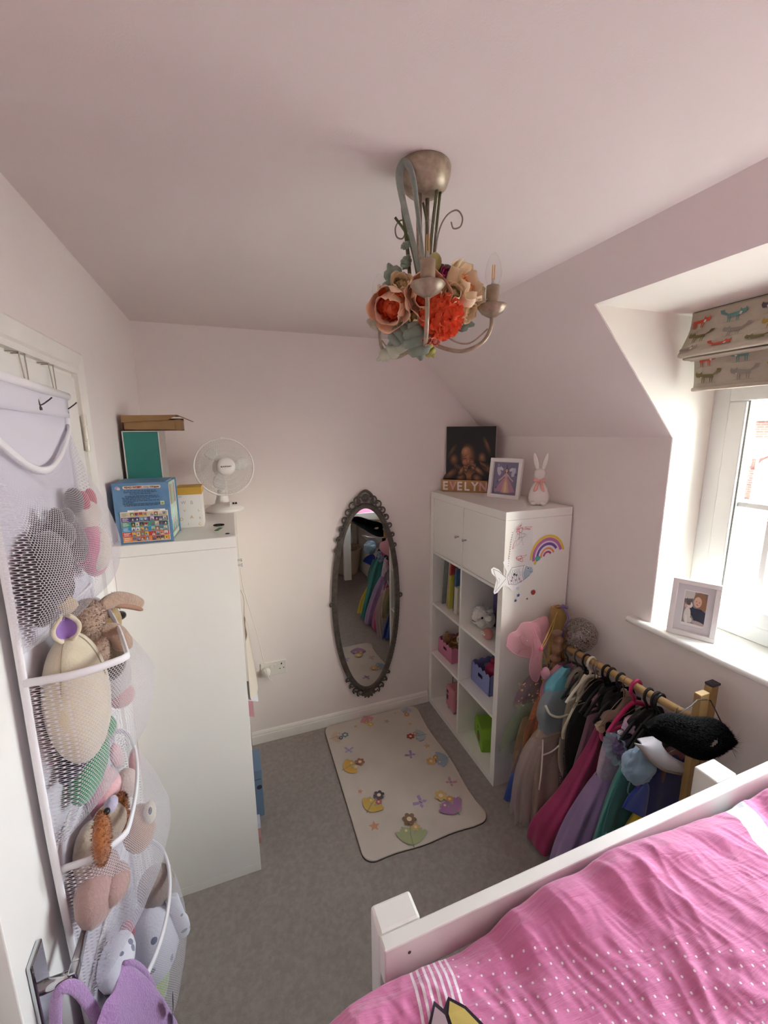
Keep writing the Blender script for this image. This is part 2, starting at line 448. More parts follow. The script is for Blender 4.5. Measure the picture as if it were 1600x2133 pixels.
# ------------------------------------------------------------------ street outside
road = mat('street_paving', '#b9b4aa', .9, var=(.6, '#9f9a90', .7), bump=(30, .3, .01))
struct('street_ground', MB().box((.8, -60, -2.85), (70, 80, -2.75)), road)
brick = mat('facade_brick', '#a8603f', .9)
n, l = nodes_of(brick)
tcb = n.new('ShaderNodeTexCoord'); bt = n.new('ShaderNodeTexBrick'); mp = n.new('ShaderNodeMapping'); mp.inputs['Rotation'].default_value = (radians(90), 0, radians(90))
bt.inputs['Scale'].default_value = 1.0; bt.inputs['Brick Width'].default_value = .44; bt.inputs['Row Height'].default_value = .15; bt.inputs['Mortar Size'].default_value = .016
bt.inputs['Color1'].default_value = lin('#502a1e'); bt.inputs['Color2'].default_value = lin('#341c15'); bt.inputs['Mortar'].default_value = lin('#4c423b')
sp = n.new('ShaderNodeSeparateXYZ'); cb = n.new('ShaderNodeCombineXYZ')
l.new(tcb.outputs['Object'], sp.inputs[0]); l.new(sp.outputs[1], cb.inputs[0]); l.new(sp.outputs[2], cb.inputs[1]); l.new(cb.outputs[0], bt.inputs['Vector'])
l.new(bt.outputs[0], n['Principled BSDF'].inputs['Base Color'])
FX = 31.0
bd = thing('coach_house', 'red brick house with an arched garage door across the street', 'building', (FX, 14, -2.75))
# facade with arched opening cut out of the outline
gy0, gy1 = 14.95, 12.55; rad = (gy0 - gy1) / 2; gz = -.72
op = [(gy1, -2.75), (gy1, gz)] + [(gy1 + rad - rad * cos(pi * i / 14), gz + .75 * rad * sin(pi * i / 14)) for i in range(1, 14)] + [(gy0, gz), (gy0, -2.75)]
MYZ = Matrix(((0, 0, 1, 0), (1, 0, 0, 0), (0, 1, 0, 0), (0, 0, 0, 1)))
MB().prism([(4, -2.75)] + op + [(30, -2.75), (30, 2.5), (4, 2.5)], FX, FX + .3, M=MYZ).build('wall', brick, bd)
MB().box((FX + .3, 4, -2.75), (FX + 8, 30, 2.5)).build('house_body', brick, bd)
gd = MB()
for i in range(5):
    gd.box((FX + .12, gy1 + .02 + i * .472, -2.73), (FX + .17, gy1 + .478 + i * .472, .1))
gd.build('garage_door', mat('garage_white', '#f0f0ee', .5), bd, bev=.01)
MB().box((FX + .1, 13.0, -1.35), (FX + .125, 14.1, -.95)).build('door_window', mat('dark_pane', '#24343b', .2), bd)
ar = MB()
ring = []
for i in range(15):
    a = pi * i / 14; ring.append([(FX - .04, gy1 + rad - (rad + d) * cos(a), gz + .75 * (rad + d) * sin(a)) for d in (.02, .26)] + [(FX + .01, gy1 + rad - (rad + d) * cos(a), gz + .75 * (rad + d) * sin(a)) for d in (.26, .02)])
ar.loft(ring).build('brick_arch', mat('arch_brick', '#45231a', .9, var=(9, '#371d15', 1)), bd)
MB().tube([(FX - .12, 4, 2.42), (FX - .12, 30, 2.42)], .09, 8).tube([(FX - .1, 16.0, 2.4), (FX - .1, 16.0, -2.7)], .045, 8).build('gutter', mat('black_plastic_pipe', '#4a4a50', .5), bd)
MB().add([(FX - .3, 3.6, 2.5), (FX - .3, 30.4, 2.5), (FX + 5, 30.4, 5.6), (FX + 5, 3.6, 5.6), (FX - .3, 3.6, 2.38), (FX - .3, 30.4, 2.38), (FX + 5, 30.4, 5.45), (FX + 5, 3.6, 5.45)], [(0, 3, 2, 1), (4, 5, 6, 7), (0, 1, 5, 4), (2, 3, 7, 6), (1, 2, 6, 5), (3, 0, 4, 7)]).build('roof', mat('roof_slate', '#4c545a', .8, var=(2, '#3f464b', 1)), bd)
MB().box((FX - .1, 15.2, -.55), (FX, 15.5, .1)).build('wall_lamp', mat('lamp_white', '#eceae4', .5), bd, bev=.03)
MB().lathe([(0, .16), (.25, .12), (.45, .0), (.47, .0), (.26, .14), (0, .2)], 20, M=Matrix.Translation((20.6, 9.35, 1.02)) @ Matrix.Rotation(radians(-72), 4, 'Y') @ Matrix.Rotation(.4, 4, 'X')).cyl((20.75, 9.4, 1.0), (20.9, 9.5, -2.75), .05, 10) \
    .build('satellite_dish', mat('dish_grey', '#4f5351', .5), label='round grey satellite dish on a pole seen through the window', cat='satellite dish')
bn = thing('wheelie_bin', 'teal wheelie bin standing against the brick house', 'bin', (FX - 1, 15.75, -2.75))
MB().loft([[(FX - 1.25, 15.5, -2.7), (FX - .75, 15.5, -2.7), (FX - .75, 16.0, -2.7), (FX - 1.25, 16.0, -2.7)], [(FX - 1.3, 15.45, -1.75), (FX - .7, 15.45, -1.75), (FX - .7, 16.05, -1.75), (FX - 1.3, 16.05, -1.75)]]).build('body', mat('bin_teal', '#1f4650', .5), bn, bev=.02)
MB().box((FX - 1.34, 15.42, -1.75), (FX - .66, 16.08, -1.68)).build('lid', MATS['bin_teal'], bn, bev=.02)
for y in (15.55, 15.95): MB().cyl((FX - .72, y - .03, -2.66), (FX - .72, y + .03, -2.66), .09, 14).build('wheel', mat('tyre', '#1d1d1e', .8), bn)
# parked car
cw = thing('parked_car', 'white parked car in the sunny street below the window', 'car', (18.6, 6.3, -2.75))
cp = [(-2.0, .25), (-2.02, .62), (-1.75, .85), (-1.05, .95), (-.5, 1.42), (.9, 1.45), (1.6, .98), (2.0, .85), (2.05, .3)]
CM = Matrix.Translation((18.9, 5.5, -2.75)) @ Matrix.Rotation(radians(70), 4, 'Z') @ MX
MB().prism(cp, -.85, .85, M=CM).build('body', mat('car_white', '#f1f2f2', .25, coat=.5), cw, bev=.08, seg=3)
MB().prism([(-1.0, .95), (-.5, 1.36), (.2, 1.38), (.2, .97)], -.86, .86, M=CM).prism([(.27, .97), (.27, 1.38), (.85, 1.38), (1.4, 1.0)], -.86, .86, M=CM).build('side_windows', mat('car_glass', '#2b3238', .1), cw)
for sx in (-1.3, 1.35):
    for sz in (-.8, .8):
        wh = MB().tube([(sx, .32, sz - .11), (sx, .32, sz + .11)], .32, 20, M=CM).build('wheel', MATS['tyre'], cw)
        MB().tube([(sx, .32, sz - .12), (sx, .32, sz + .12)], .2, 14, M=CM).build('hub_cap', mat('alloy', '#b8bcc0', .3, .8), wh)

# ------------------------------------------------------------------ the two cube shelving units
melamine = mat('white_melamine', '#edece7', .3, var=(4, '#e9e7e1', .5))
zs_ = [.038 + k * .3525 for k in range(5)]
def cube_unit(label, X, y0, y1):
    """X maps depth from the front to the room's x"""
    u = thing('cube_shelving_unit', label, 'shelving unit', (X(.195), (y0 + y1) / 2, 0))
    def bx(name, d0, d1, a, b, z0, z1, bev=.0012, par=None, m=None):
        xs = sorted((X(d0), X(d1)))
        return MB().box((xs[0], a, z0), (xs[1], b, z1)).build(name, m or melamine, par or u, bev=bev)
    bx('top_panel', 0, .39, y0, y1, 1.43, 1.47, .002)
    bx('base_panel', 0, .39, y0, y1, 0, .038)
    bx('side_panel', .0006, .39, y0, y0 + .038, .0385, 1.4295)
    bx('side_panel', .0006, .39, y1 - .038, y1, .0385, 1.4295)
    ym = (y0 + y1) / 2
    bx('divider', .002, .385, ym - .008, ym + .008, .038, 1.43)
    for k in (1, 2, 3):
        z = .038 + k * .348 - .008
        bx('shelf', .002, .385, y0 + .038, ym - .008, z, z + .016)
        bx('shelf', .002, .385, ym + .008, y1 - .038, z, z + .016)
    for (a, b, ky) in ((y0 + .0395, ym - .0095, ym - .04), (ym + .0095, y1 - .0395, ym + .04)):
        d = bx('door', .004, .02, a, b, 1.0925, 1.4285, .0015)
        MB().tube([(X(.004), ky, 1.255), (X(-.012), ky, 1.255), (X(-.013), ky, 1.255), (X(-.019), ky, 1.255)], [.004, .004, .0075, .0075], 12).build('knob', chrome, d)
    return u
cube_unit('white cube shelving unit beside the clothes rail with open front and stickers on its side', lambda d: .0 + d, -.775, -.005)
cube_unit('white cube shelving unit by the door carrying a desk fan and boxes', lambda d: -1.175 - d, -.785, -.012)
# ------------------------------------------------------------------ on the left shelving unit
TZ = 1.4702
black = mat('black_plastic', '#121212', .5)
paper = mat('white_paper', '#ece9e6', .8)
# slipcase of reading books
bm_ = mat('slipcase_blue', '#5b86ae', .5, var=(22, '#6f97ba', .8))
SC = Matrix.Translation((-1.548, -.762, TZ)) @ Matrix.Rotation(radians(-2.5), 4, 'Z')
sc = thing('book_slipcase', 'pale blue slipcase of reading books with a grid of little covers', 'book box', (-1.46, -.69, TZ))
sw, sd, sh = .170, .165, .207
MB().box((0, 0, 0), (sw, .004, sh), M=SC).box((0, sd - .004, 0), (sw, sd, sh), M=SC).box((0, .004, 0), (sw - .012, sd - .004, .004), M=SC).box((0, .004, sh - .004), (sw - .012, sd - .004, sh), M=SC).box((0, .004, .004), (.004, sd - .004, sh - .004), M=SC).build('case', bm_, sc, bev=.0015)
PF = SC @ frame((0, 0, 0), (1, 0, 0), (0, 0, 1))
def U(u): return u * sw
def V(v): return v * sh
sh_ = [(ell(U(.1), V(.925), .008, .006), '#a9a0b8'), (ell(U(.12), V(.91), .005, .004), '#d9cfd0'), (rect(U(.22), V(.905), U(.83), V(.955)), '#f0d9c4'), (ell(U(.22), V(.93), .0052), '#f0d9c4'), (ell(U(.83), V(.93), .0052), '#f0d9c4')]
random.seed(3)
yy = .875
for span in ((.2, .78), (.2, .78), (.3, .7), None, (.22, .8), (.16, .82), (.17, .65), (.17, .81), (.17, .38), (.17, .83), (.19, .78)):
    if span is None: yy -= .012; continue
    x = span[0]
    while x < span[1] - .02:
        w = random.uniform(.03, .075)
        sh_.append((rect(U(x), V(yy - .007), U(min(span[1], x + w)), V(yy + .006)), '#3c5674')); x += w + .011
    yy -= .0255
sh_ += [(rect(U(.83), V(.63), U(.9), V(.69)), '#cfd3a0'), (rect(U(.845), V(.64), U(.885), V(.67)), '#7fa36a')]
sh_ += [(rect(U(.095), V(.03), U(.945), V(.535)), '#ece6da'), (rect(U(.23), V(.535), U(.54), V(.56)), '#f1ece8'), (rect(U(.58), V(.535), U(.9), V(.56)), '#f1ece8'), (rect(U(.34), V(.543), U(.42), V(.551)), '#8c4a55'), (rect(U(.68), V(.543), U(.8), V(.551)), '#6a6a6a')]
rows = ['#cfc9ae', '#5b4a86', '#3f9a84', '#2f8fc0', '#c03a34', '#e08a3c']
pal = ['#8fa6b8', '#d8c9a8', '#b0413a', '#6f8a5a', '#ddd6ce', '#3b3f55', '#d9b84a', '#7d6a86', '#c98f6a', '#4a6f9a', '#9a6a52', '#b9c4a6']
for r in range(6):
    v1 = .525 - r * .081; v0 = v1 - .077
    sh_.append((rect(U(.105), V(v0), U(.935), V(v1)), rows[r]))
    for q in range(4): sh_.append((rect(U(.125), V(v1 - .018 - q * .015), U(.125 + random.uniform(.07, .13)), V(v1 - .012 - q * .015)), '#e8e4dc' if r else '#8b8a7a'))
    for q in range(8):
        u = .27 + q * .076 + (.045 if q > 3 else 0)
        c1, c2, c3 = random.sample(pal, 3)
        sh_.append((rect(U(u), V(v0 + .006), U(u + .066), V(v1 - .006)), c1))
        sh_.append((rect(U(u + .006), V(v0 + .008), U(u + .06), V(v0 + .03)), c2))
        sh_.append((ell(U(u + random.uniform(.02, .045)), V(v0 + .038), .0022, .0035, 8), c3))
prints('printed_cover', PF, sh_, sc)
tm = mat('title_brown', '#5a3a2c', .6); tr_ = mat('title_red', '#c2352c', .6); tg = mat('title_grey', '#8a8f96', .6)
for s_, x, m_ in (('READ WITH', .225, tm), ('BIFF,', .44, tr_), ('Chip &', .555, tg), ('Kipper', .7, tm)):
    text('title', s_, .0085, PF @ Matrix.Translation((U(x), V(.917), .0016)), m_, sc, ext=.0001, bold=.00025)
cols = ['#bfe0cc', '#c9e6d4', '#f0a78e', '#a9d3c0', '#9fd0c4', '#b6d9c0', '#cfe8d6', '#a4c9d6', '#c3e2cf', '#b3dcc9', '#e9b7a0', '#b9dec9']
kb = 13; bt_ = (sd - .01) / kb
for i in range(kb):
    y0 = .005 + i * bt_
    c = mat('spine_%d' % (i % 12), cols[i % 12], .5, var=(60, '#e6efe6', .6))
    b = thing('reading_book', 'thin paperback with a pale spine inside the blue slipcase', 'book', SC @ Vector((sw * .5, y0 + bt_ / 2, .0045)), 'thin books in the slipcase')
    MB().box((.006, y0, .0045), (sw - .006, y0 + .0008, .2), M=SC).box((.006, y0 + bt_ - .0012, .0045), (sw - .006, y0 + bt_ - .0004, .2), M=SC).box((sw - .007, y0, .0045), (sw - .0055, y0 + bt_ - .0004, .2), M=SC).build('cover', c, b)
    MB().box((.008, y0 + .0009, .006), (sw - .0072, y0 + bt_ - .0013, .1985), M=SC).build('page_block', paper, b)
    SP = SC @ frame((sw - .0055, y0 + bt_ / 2, .1), (0, 0, 1), (0, -1, 0))
    prints('spine_print', SP, [(rect(.02, -bt_ * .38, .092, bt_ * .34), random.choice(['#e58f78', '#6f9fbf', '#efe8da', '#6fae90'])), (rect(-.08, -bt_ * .36, -.07 + .02 * (i % 3), bt_ * .34), random.choice(['#e0573c', '#4a8fc0', '#57a37c']))], b)
# yellow lidded letter box
yb = thing('letter_box', 'white gift box printed with gold and grey letters under a mustard lid', 'box', (-1.334, -.49, TZ))
YX0, YX1, YY0, YY1 = -1.381, -1.289, -.567, -.46
MB().box((YX0 + .002, YY0 + .002, TZ), (YX1 - .002, YY1 - .002, TZ + .155)).build('body', mat('box_white', '#e6e4e0', .6), yb, bev=.001)
MB().box((YX0, YY0, TZ + .132), (YX1, YY1, TZ + .161)).build('lid', mat('mustard_lid', '#c79f3e', .55), yb, bev=.0015)
YF_ = frame((YX0 + .002, YY0 + .002, TZ), (1, 0, 0), (0, 0, 1)); gold = mat('gold_letter', '#c9a24a', .45); gry = mat('grey_letter', '#a7a6a2', .6)
for ch, x, z, sz, m_ in (('W', .012, .096, .017, gry), ('B', .045, .094, .019, gry), ('V', .018, .064, .014, gold), ('L', .07, .064, .014, gold), ('D', .002, .03, .018, gold), ('A', .04, .036, .019, gold), ('R', .072, .032, .013, gold), ('I', .03, .01, .014, gry), ('C', .068, .008, .014, gold), ('W', .004, .12, .013, gry)):
    text('letter', ch, sz, YF_ @ Matrix.Translation((x, z, .0003)), m_, yb, ext=.0001)
# teal box with glittered sides, opening towards the room
tb = thing('glitter_box', 'tall teal-fronted storage box with silver glitter sides behind the slipcase', 'box', (-1.48, -.42, TZ))
TX0, TX1, TY0, TY1, TZ1 = -1.552, -1.427, -.505, -.33, 1.849
glit = mat('silver_glitter', '#a59c98', .45, .4, bump=(900, .9, .002), var=(350, '#d8d0cc', 1))
MB().box((TX0, TY0 + .004, TZ), (TX1, TY1, TZ1)).build('body', glit, tb, bev=.001)
MB().box((TX0, TY0, TZ), (TX0 + .004, TY0 + .006, TZ1)).box((TX1 - .003, TY0, TZ), (TX1, TY0 + .006, TZ1)).box((TX0, TY0, TZ1 - .003), (TX1, TY0 + .006, TZ1)).build('trim_edge', mat('silver_edge', '#d9d4cc', .4), tb)
MB().box((TX0 + .004, TY0 + .0015, TZ), (TX1 - .003, TY0 + .004, TZ1 - .003)).build('front_panel', mat('teal_card', '#2f8078', .55, var=(8, '#2b766f', .6)), tb)
# cardboard box with a loose lid flap
kraft = mat('brown_cardboard', '#9a7a52', .8, var=(14, '#8d6d47', .7), bump=(120, .15, .001))
cbx = thing('cardboard_box', 'shallow brown cardboard box with its lid flap ajar atop the teal box', 'box', (-1.45, -.40, 1.85))
CX0, CX1, CY0, CY1, CZ = -1.545, -1.347, -.50, -.36, 1.8505
t = .003
MB().box((CX0, CY0, CZ), (CX1, CY1, CZ + t)).box((CX0, CY0, CZ), (CX1 - .02, CY0 + t, CZ + .04)).box((CX0, CY1 - t, CZ), (CX1, CY1, CZ + .05)).box((CX0, CY0, CZ), (CX0 + t, CY1, CZ + .05)).box((CX1 - t, CY0 + .004, CZ), (CX1, CY1, CZ + .042)).box((CX1 - .019, CY0 - .0005, CZ), (CX1, CY0 + t, CZ + .042)).build('tray', kraft, cbx)
lidb = MB()
lidb.add([(CX0 - .003, CY0 - .004, CZ + .055), (CX1 - .01, CY0 - .004, CZ + .058), (CX1 - .01, CY1, CZ + .058), (CX0 - .003, CY1, CZ + .055), (CX0 - .003, CY0 - .006, CZ + .03), (CX1 - .045, CY0 - .006, CZ + .04)], [(0, 1, 2, 3), (0, 4, 5, 1)])
lidb.add([(CX1 - .01, CY0 - .004, CZ + .058), (CX1 + .038, CY0 + .0, CZ + .036), (CX1 + .038, CY1, CZ + .036), (CX1 - .01, CY1, CZ + .058)], [(0, 1, 2, 3)])
lidb.build('lid_flap', kraft, cbx, solid=.003)
# desk fan
wp = mat('white_plastic', '#e9e7e2', .3, coat=.2)
fan = thing('desk_fan', 'small white desk fan with wire cage at the back of the shelving unit', 'fan', (-1.214, -.225, TZ))
FB = Matrix.Translation((-1.214, -.225, TZ))
MB().lathe([(0, 0), (.086, 0), (.089, .006), (.088, .014), (.07, .026), (.045, .036), (.03, .042), (0, .044)], 32, M=FB, sy=.86).build('base', wp, fan)
MB().loft([[(x * r + ox, y * r * 1.3 + .02, z) for x, y in ell(0, 0, 1, 1, 12)] for r, ox, z in ((.034, -.012, .03), (.026, -.008, .07), (.021, -.004, .11), (.02, -.002, .14))], M=FB).build('neck', wp, fan)
MB().box((.022, -.07, .03), (.058, -.035, .04), M=FB).build('switch_block', wp, fan, bev=.003)
for k in range(3): MB().box((.024 + k * .0115, -.066, .038), (.033 + k * .0115, -.046, .047 if k else .051), M=FB).build('button', black if k else wp, fan, bev=.001)
FH = Matrix.Translation((-1.201, -.255, 1.683)) @ Matrix.Rotation(radians(10), 4, 'Z') @ Matrix.Rotation(radians(84), 4, 'X')   # local z points out of the front
R_ = .132
ring = MB()
ring.tube([(R_ * cos(2 * pi * i / 64), R_ * sin(2 * pi * i / 64), 0) for i in range(64)], .0042, 8, closed=True, M=FH)
cage = ring.build('cage_rim', wp, fan)
wires = MB()
def dome(r, s): return s * (.045 * (1 - (r / R_) ** 2.2))
for s, nw in ((1, 60), (-1, 50)):
    for k in range(nw):
        a = 2 * pi * k / nw
        tw = .9 * s
        wires.tube([(r * cos(a + tw * (R_ - r) / R_), r * sin(a + tw * (R_ - r) / R_), dome(r, s)) for r in (.042, .065, .09, .112, R_)], .00075, 4, M=FH)
    for r in (.062, .085, .108): wires.tube([(r * cos(2 * pi * i / 48), r * sin(2 * pi * i / 48), dome(r, s)) for i in range(48)], .0009, 4, closed=True, M=FH)
wires.build('cage_wires', wp, fan, kind='stuff')
blade_m = mat('frosted_blade', '#e6e8e6', .25, alpha=.82)
for k in range(3):
    a = radians(118 + 120 * k)
    def bl(u, v, a=a):
        r = .02 + .088 * u; half = .85 * sin(pi * min(1, .12 + u * .80)) ** .7 * (.42 + .1 * u)
        th = a + (v - .5) * 2 * half + .25 * u
        return (r * cos(th), r * sin(th), .012 * (v - .5) * (1 - .2 * u))
    MB().grid(9, 9, bl, M=FH).build('blade', blade_m, fan, solid=.0018)
MB().lathe([(0, .056), (.025, .0555), (.038, .052), (.0415, .046), (.0415, .04), (0, .04)], 28, M=FH).build('hub_cap', wp, fan)
MB().cyl((0, 0, -.03), (0, 0, .03), .022, 18, M=FH).build('spindle', wp, fan)
MB().lathe([(0, -.1), (.03, -.098), (.045, -.085), (.048, -.04), (0, -.04)], 20, M=FH).build('motor_housing', wp, fan)
text('logo', 'BLAUPUNKT', .0082, FH @ Matrix.Translation((-.026, -.003, .0566)), black, fan, ext=.0002, bold=.0003)
MB().box((-.009, -.004, 0), (.009, .006, .004), M=FH @ Matrix.Translation((0, R_, .002))).build('cage_clip', wp, fan, bev=.001)
# small things on the edge
MB().tube([(-1.236 + .019 * cos(a), -.57 + .014 * sin(a), TZ + .003) for a in [2 * pi * i / 32 for i in range(32)]], .0026, 8, closed=True).build('hair_tie', mat('black_elastic', '#17130f', .8), label='black elastic hair tie lying on the shelving unit near the fan', cat='hair tie')
MB().box((-.007, -.024, 0), (.007, .024, .003), M=Matrix.Translation((-1.236, -.645, TZ)) @ Matrix.Rotation(radians(-20), 4, 'Z')).build('hair_clip', mat('green_clip', '#4f7f46', .5), label='flat green hair clip lying beside the black hair tie', cat='hair clip', bev=.0012)
MB().loft([[(x * r - 1.203, y * r * .4 - .738, TZ + .0008 + z) for x, y in ell(0, 0, 1, 1, 10)] for r, z in ((.007, 0), (.009, .002), (.004, .004))]).build('hair_grip', black, label='tiny black hair grip at the front corner of the shelving unit', cat='hair clip')

# things leaning out of the left unit's open front (its front is at x = -1.175)
LX = -1.175
def drape(name, pts, m, label, cat, th=.003, sub=1):
    """a hanging cloth from rows of points"""
    n = len(pts[0]); mb = MB(); vs = [p for r in pts for p in r]
    mb.add(vs, [(j * n + i, j * n + i + 1, (j + 1) * n + i + 1, (j + 1) * n + i) for j in range(len(pts) - 1) for i in range(n - 1)], 0, True)
    return mb.build(name, m, label=label, cat=cat, solid=th, sub=sub)
canvas = mat('cream_cotton', '#d9cfc0', .9, bump=(300, .3, .002))
tote = thing('canvas_bag', 'cream cotton bag hanging out of the left shelving unit above its papers', 'bag', (LX + .03, -.42, .55))
rows_ = []
for j in range(7):
    v = j / 6; z = 1.0 - .29 * v
    rows_.append([(LX + .006 + (.008 + .034 * v) * (sin(pi * u) ** .6) + .004 * sin(9 * u), -.66 + .34 * u, z - .03 * u) for u in [i / 8 for i in range(9)]])
n_ = len(rows_[0]); mb = MB(); mb.add([p for r in rows_ for p in r], [(j * n_ + i, j * n_ + i + 1, (j + 1) * n_ + i + 1, (j + 1) * n_ + i) for j in range(6) for i in range(n_ - 1)], 0, True)
mb.build('bag_body', canvas, tote, solid=.004, sub=1)
MB().tube(bez([(LX + .012, -.42, 1.0), (LX + .016, -.38, 1.07), (LX + .005, -.34, 1.1)], 6), .004, 8).build('strap', canvas, tote)
prints('bag_print', frame((LX + .049, -.53, .74), (0, 1, 0), (-.08, 0, 1)), [([(-.014, -.012), (.014, -.014), (.002, .014)], '#7c5aa0'), ([(-.006, -.007), (.007, -.008), (.001, .006)], '#d8cfe0')], tote)
sheet = mat('sheet_white', '#dfe0e8', .7)
for k, (z0, z1, y0, out, lab) in enumerate(((.775, .50, -.66, .040, 'white sheet of paper sliding out of the left shelving unit below the bag'), (.685, .43, -.6, .028, 'folded pink and white paper poking out below the white sheet'))):
    MB().box((0, 0, 0), (.21, .15, .0012), M=Matrix.Translation((LX - .2 + out, y0, z0)) @ Matrix.Rotation(radians(18 + 6 * k), 4, 'Y')).build('paper_sheet', sheet if k == 0 else mat('pink_paper', '#c9929a', .7), label=lab, cat='paper')
bb = thing('blue_storage_box', 'dusty blue cardboard box with a dark round hole low in the left shelving unit', 'box', (LX - .05, -.36, .04))
MB().box((LX - .25, -.56, .0385), (LX + .035, -.415, .29)).build('body', mat('dusty_blue', '#6f86a0', .7), bb, bev=.003)
prints('box_hole', frame((LX + .0, -.5605, .2), (1, 0, 0), (0, 0, 1)), [(ell(.02, .0, .012, .012), '#2c3440'), (rect(-.02, .04, .03, .046), '#4e6076')], bb)
for k in range(2):
    MB().box((LX - .1, -.70 + k * .075, .0385), (LX + .012, -.65 + k * .075, .07)).build('toy_block', mat('block_%d' % k, ['#b98c86', '#d8dce6'][k], .6), label=['small dusty pink block at the foot of the left shelving unit', 'small pale lilac block at the foot of the left shelving unit'][k], cat='toy', bev=.003)

# ------------------------------------------------------------------ wall socket, plug and fan cord
so = thing('wall_socket', 'white double wall socket low on the back wall', 'socket', (-1.02, -.004, .43))
MB().box((-1.094, -.009, .427), (-.946, 0, .513)).build('face_plate', mat('socket_white', '#e0ddd6', .4), so, bev=.003)
for x in (-1.052, -.99): pass
for x in (-1.035, -1.012): MB().box((x - .007, -.0125, .477), (x + .007, -.008, .497)).build('rocker', MATS['socket_white'], so, bev=.001)
for x, z in ((-.975, .492), (-.985, .462), (-.963, .465)): MB().box((x - .0035, -.0095, z - .002 - (.003 if z > .48 else 0)), (x + .0035, -.0085, z + .003 + (.003 if z > .48 else 0))).build('pin_hole', black, so)
pg = thing('plug', 'white mains plug with trailing cord in the left socket', 'plug', (-1.07, -.02, .44))
MB().loft([[(-1.066 + x * r, y0, .462 + z * r * 1.05) for x, z in ell(0, 0, 1, 1, 14)] for r, y0 in ((.024, -.009), (.0255, -.018), (.024, -.034), (.016, -.042))]).build('plug_body', mat('plug_white', '#e6e3da', .4), pg)
MB().tube(bez([(-1.045, -.03, .44), (-1.035, -.035, .415), (-1.055, -.05, .44), (-1.075, -.06, .55), (-1.10, -.05, .72), (-1.135, -.06, .9), (-1.16, -.1, 1.05), (-1.165, -.14, 1.25), (-1.165, -.17, 1.45), (-1.17, -.2, 1.478), (-1.19, -.21, 1.475)], 8), .0026, 7).build('cord', MATS['plug_white'], pg)

# ------------------------------------------------------------------ oval mirror
iron = mat('pewter_frame', '#57514c', .55, .55, bump=(160, .35, .003), var=(30, '#746c64', .7))
mi = thing('oval_mirror', 'tall oval mirror in a scrolled pewter frame on the back wall', 'mirror', (-.438, -.02, .12))
MCX, MCZ, MA, MB_ = -.4385, .8045, .1905, .5905
def mo(t, d):      # point at angle t, d outside the glass edge
    x = MA * cos(t); z = MB_ * sin(t); nx = cos(t) / MA; nz = sin(t) / MB_; k = sqrt(nx * nx + nz * nz)
    return (MCX + x + d * nx / k, MCZ + z + d * nz / k)
NM = 120
prof = [(-.004, -.014), (-.002, -.020), (.004, -.024), (.010, -.021), (.014, -.022), (.020, -.026), (.026, -.023), (.030, -.014), (.030, -.004), (-.004, -.004)]
fm = MB(); k = len(prof)
vs = []
for i in range(NM):
    tt = 2 * pi * i / NM
    for d, y in prof:
        x, z = mo(tt, d); vs.append((x, y, z))
fm.add(vs, [(i * k + j, i * k + (j + 1) % k, ((i + 1) % NM) * k + (j + 1) % k, ((i + 1) % NM) * k + j) for i in range(NM) for j in range(k)], 0, True)
mfr = fm.build('frame', iron, mi)
silver = mat('mirror_glass', '#d9d9d6', .0, 1.0)
nodes_of(silver)[0]['Principled BSDF'].inputs['Roughness'].default_value = .015
MB().add([(mo(2 * pi * i / NM, .0)[0], -.0135, mo(2 * pi * i / NM, .0)[1]) for i in range(NM)], [tuple(range(NM))]).build('mirror_glass', silver, mi)
MB().add([(mo(2 * pi * i / NM, .004)[0], -.005, mo(2 * pi * i / NM, .004)[1]) for i in range(NM)], [tuple(range(NM))]).build('backing_board', black, mi)
bd_ = MB()
for i in range(150):
    t_ = 2 * pi * i / 150; x, z = mo(t_, .0225)
    bd_.ball((x, -.026, z), (.0042, .0036, .0052), 6, 4)
bd_.build('beading', iron, mi, kind='stuff')
def curl(mb, cx, cz, r, a0, turns, sgn, rad=.0055, y=-.017):
    pts = []
    for i in range(22):
        u = i / 21; a = radians(a0) + sgn * turns * 2 * pi * u; rr = r * (1 - .62 * u)
        pts.append((cx + rr * cos(a), y, cz + rr * sin(a)))
    mb.tube(pts, [rad * (1 - .3 * i / 21) for i in range(22)], 7)
for s in (-1, 1):
    for tdeg, d, r in ((82, .052, .024), (75, .046, .021), (67, .04, .018), (59, .036, .016), (51, .034, .014), (43, .032, .012), (35, .03, .010), (-80, .042, .02), (-73, .04, .018), (-65, .036, .015), (-57, .033, .012), (1, .032, .012)):
        tt = radians(tdeg if s > 0 else 180 - tdeg); x, z = mo(tt, d); q = MB()
        curl(q, x, z - 0, r * 1.2, (90 if tdeg > 0 else -90) + (40 * s), 1.15, -s if tdeg > 0 else s)
        q.build('scroll', iron, mi)
cr = MB()
cr.tube(bez([(MCX - .048, -.018, 1.425), (MCX - .04, -.018, 1.47), (MCX, -.02, 1.498), (MCX + .04, -.018, 1.47), (MCX + .048, -.018, 1.425)], 8), .008, 8)
cr.tube([(MCX + .02 * cos(a), -.018, 1.455 + .02 * sin(a)) for a in [2 * pi * i / 20 for i in range(20)]], .006, 7, closed=True)
cr.ball((MCX, -.02, 1.452), (.012, .01, .012), 10, 6)
cr.build('crest', iron, mi)
fo = MB()
for a in (-60, -30, 0, 30, 60):
    fo.ball((MCX + .03 * sin(radians(a)), -.018, .19 - .028 * cos(radians(a))), (.011, .008, .024), 8, 6, rot=Matrix.Rotation(radians(-a), 3, 'Y'))
fo.build('foot_leaves', iron, mi)

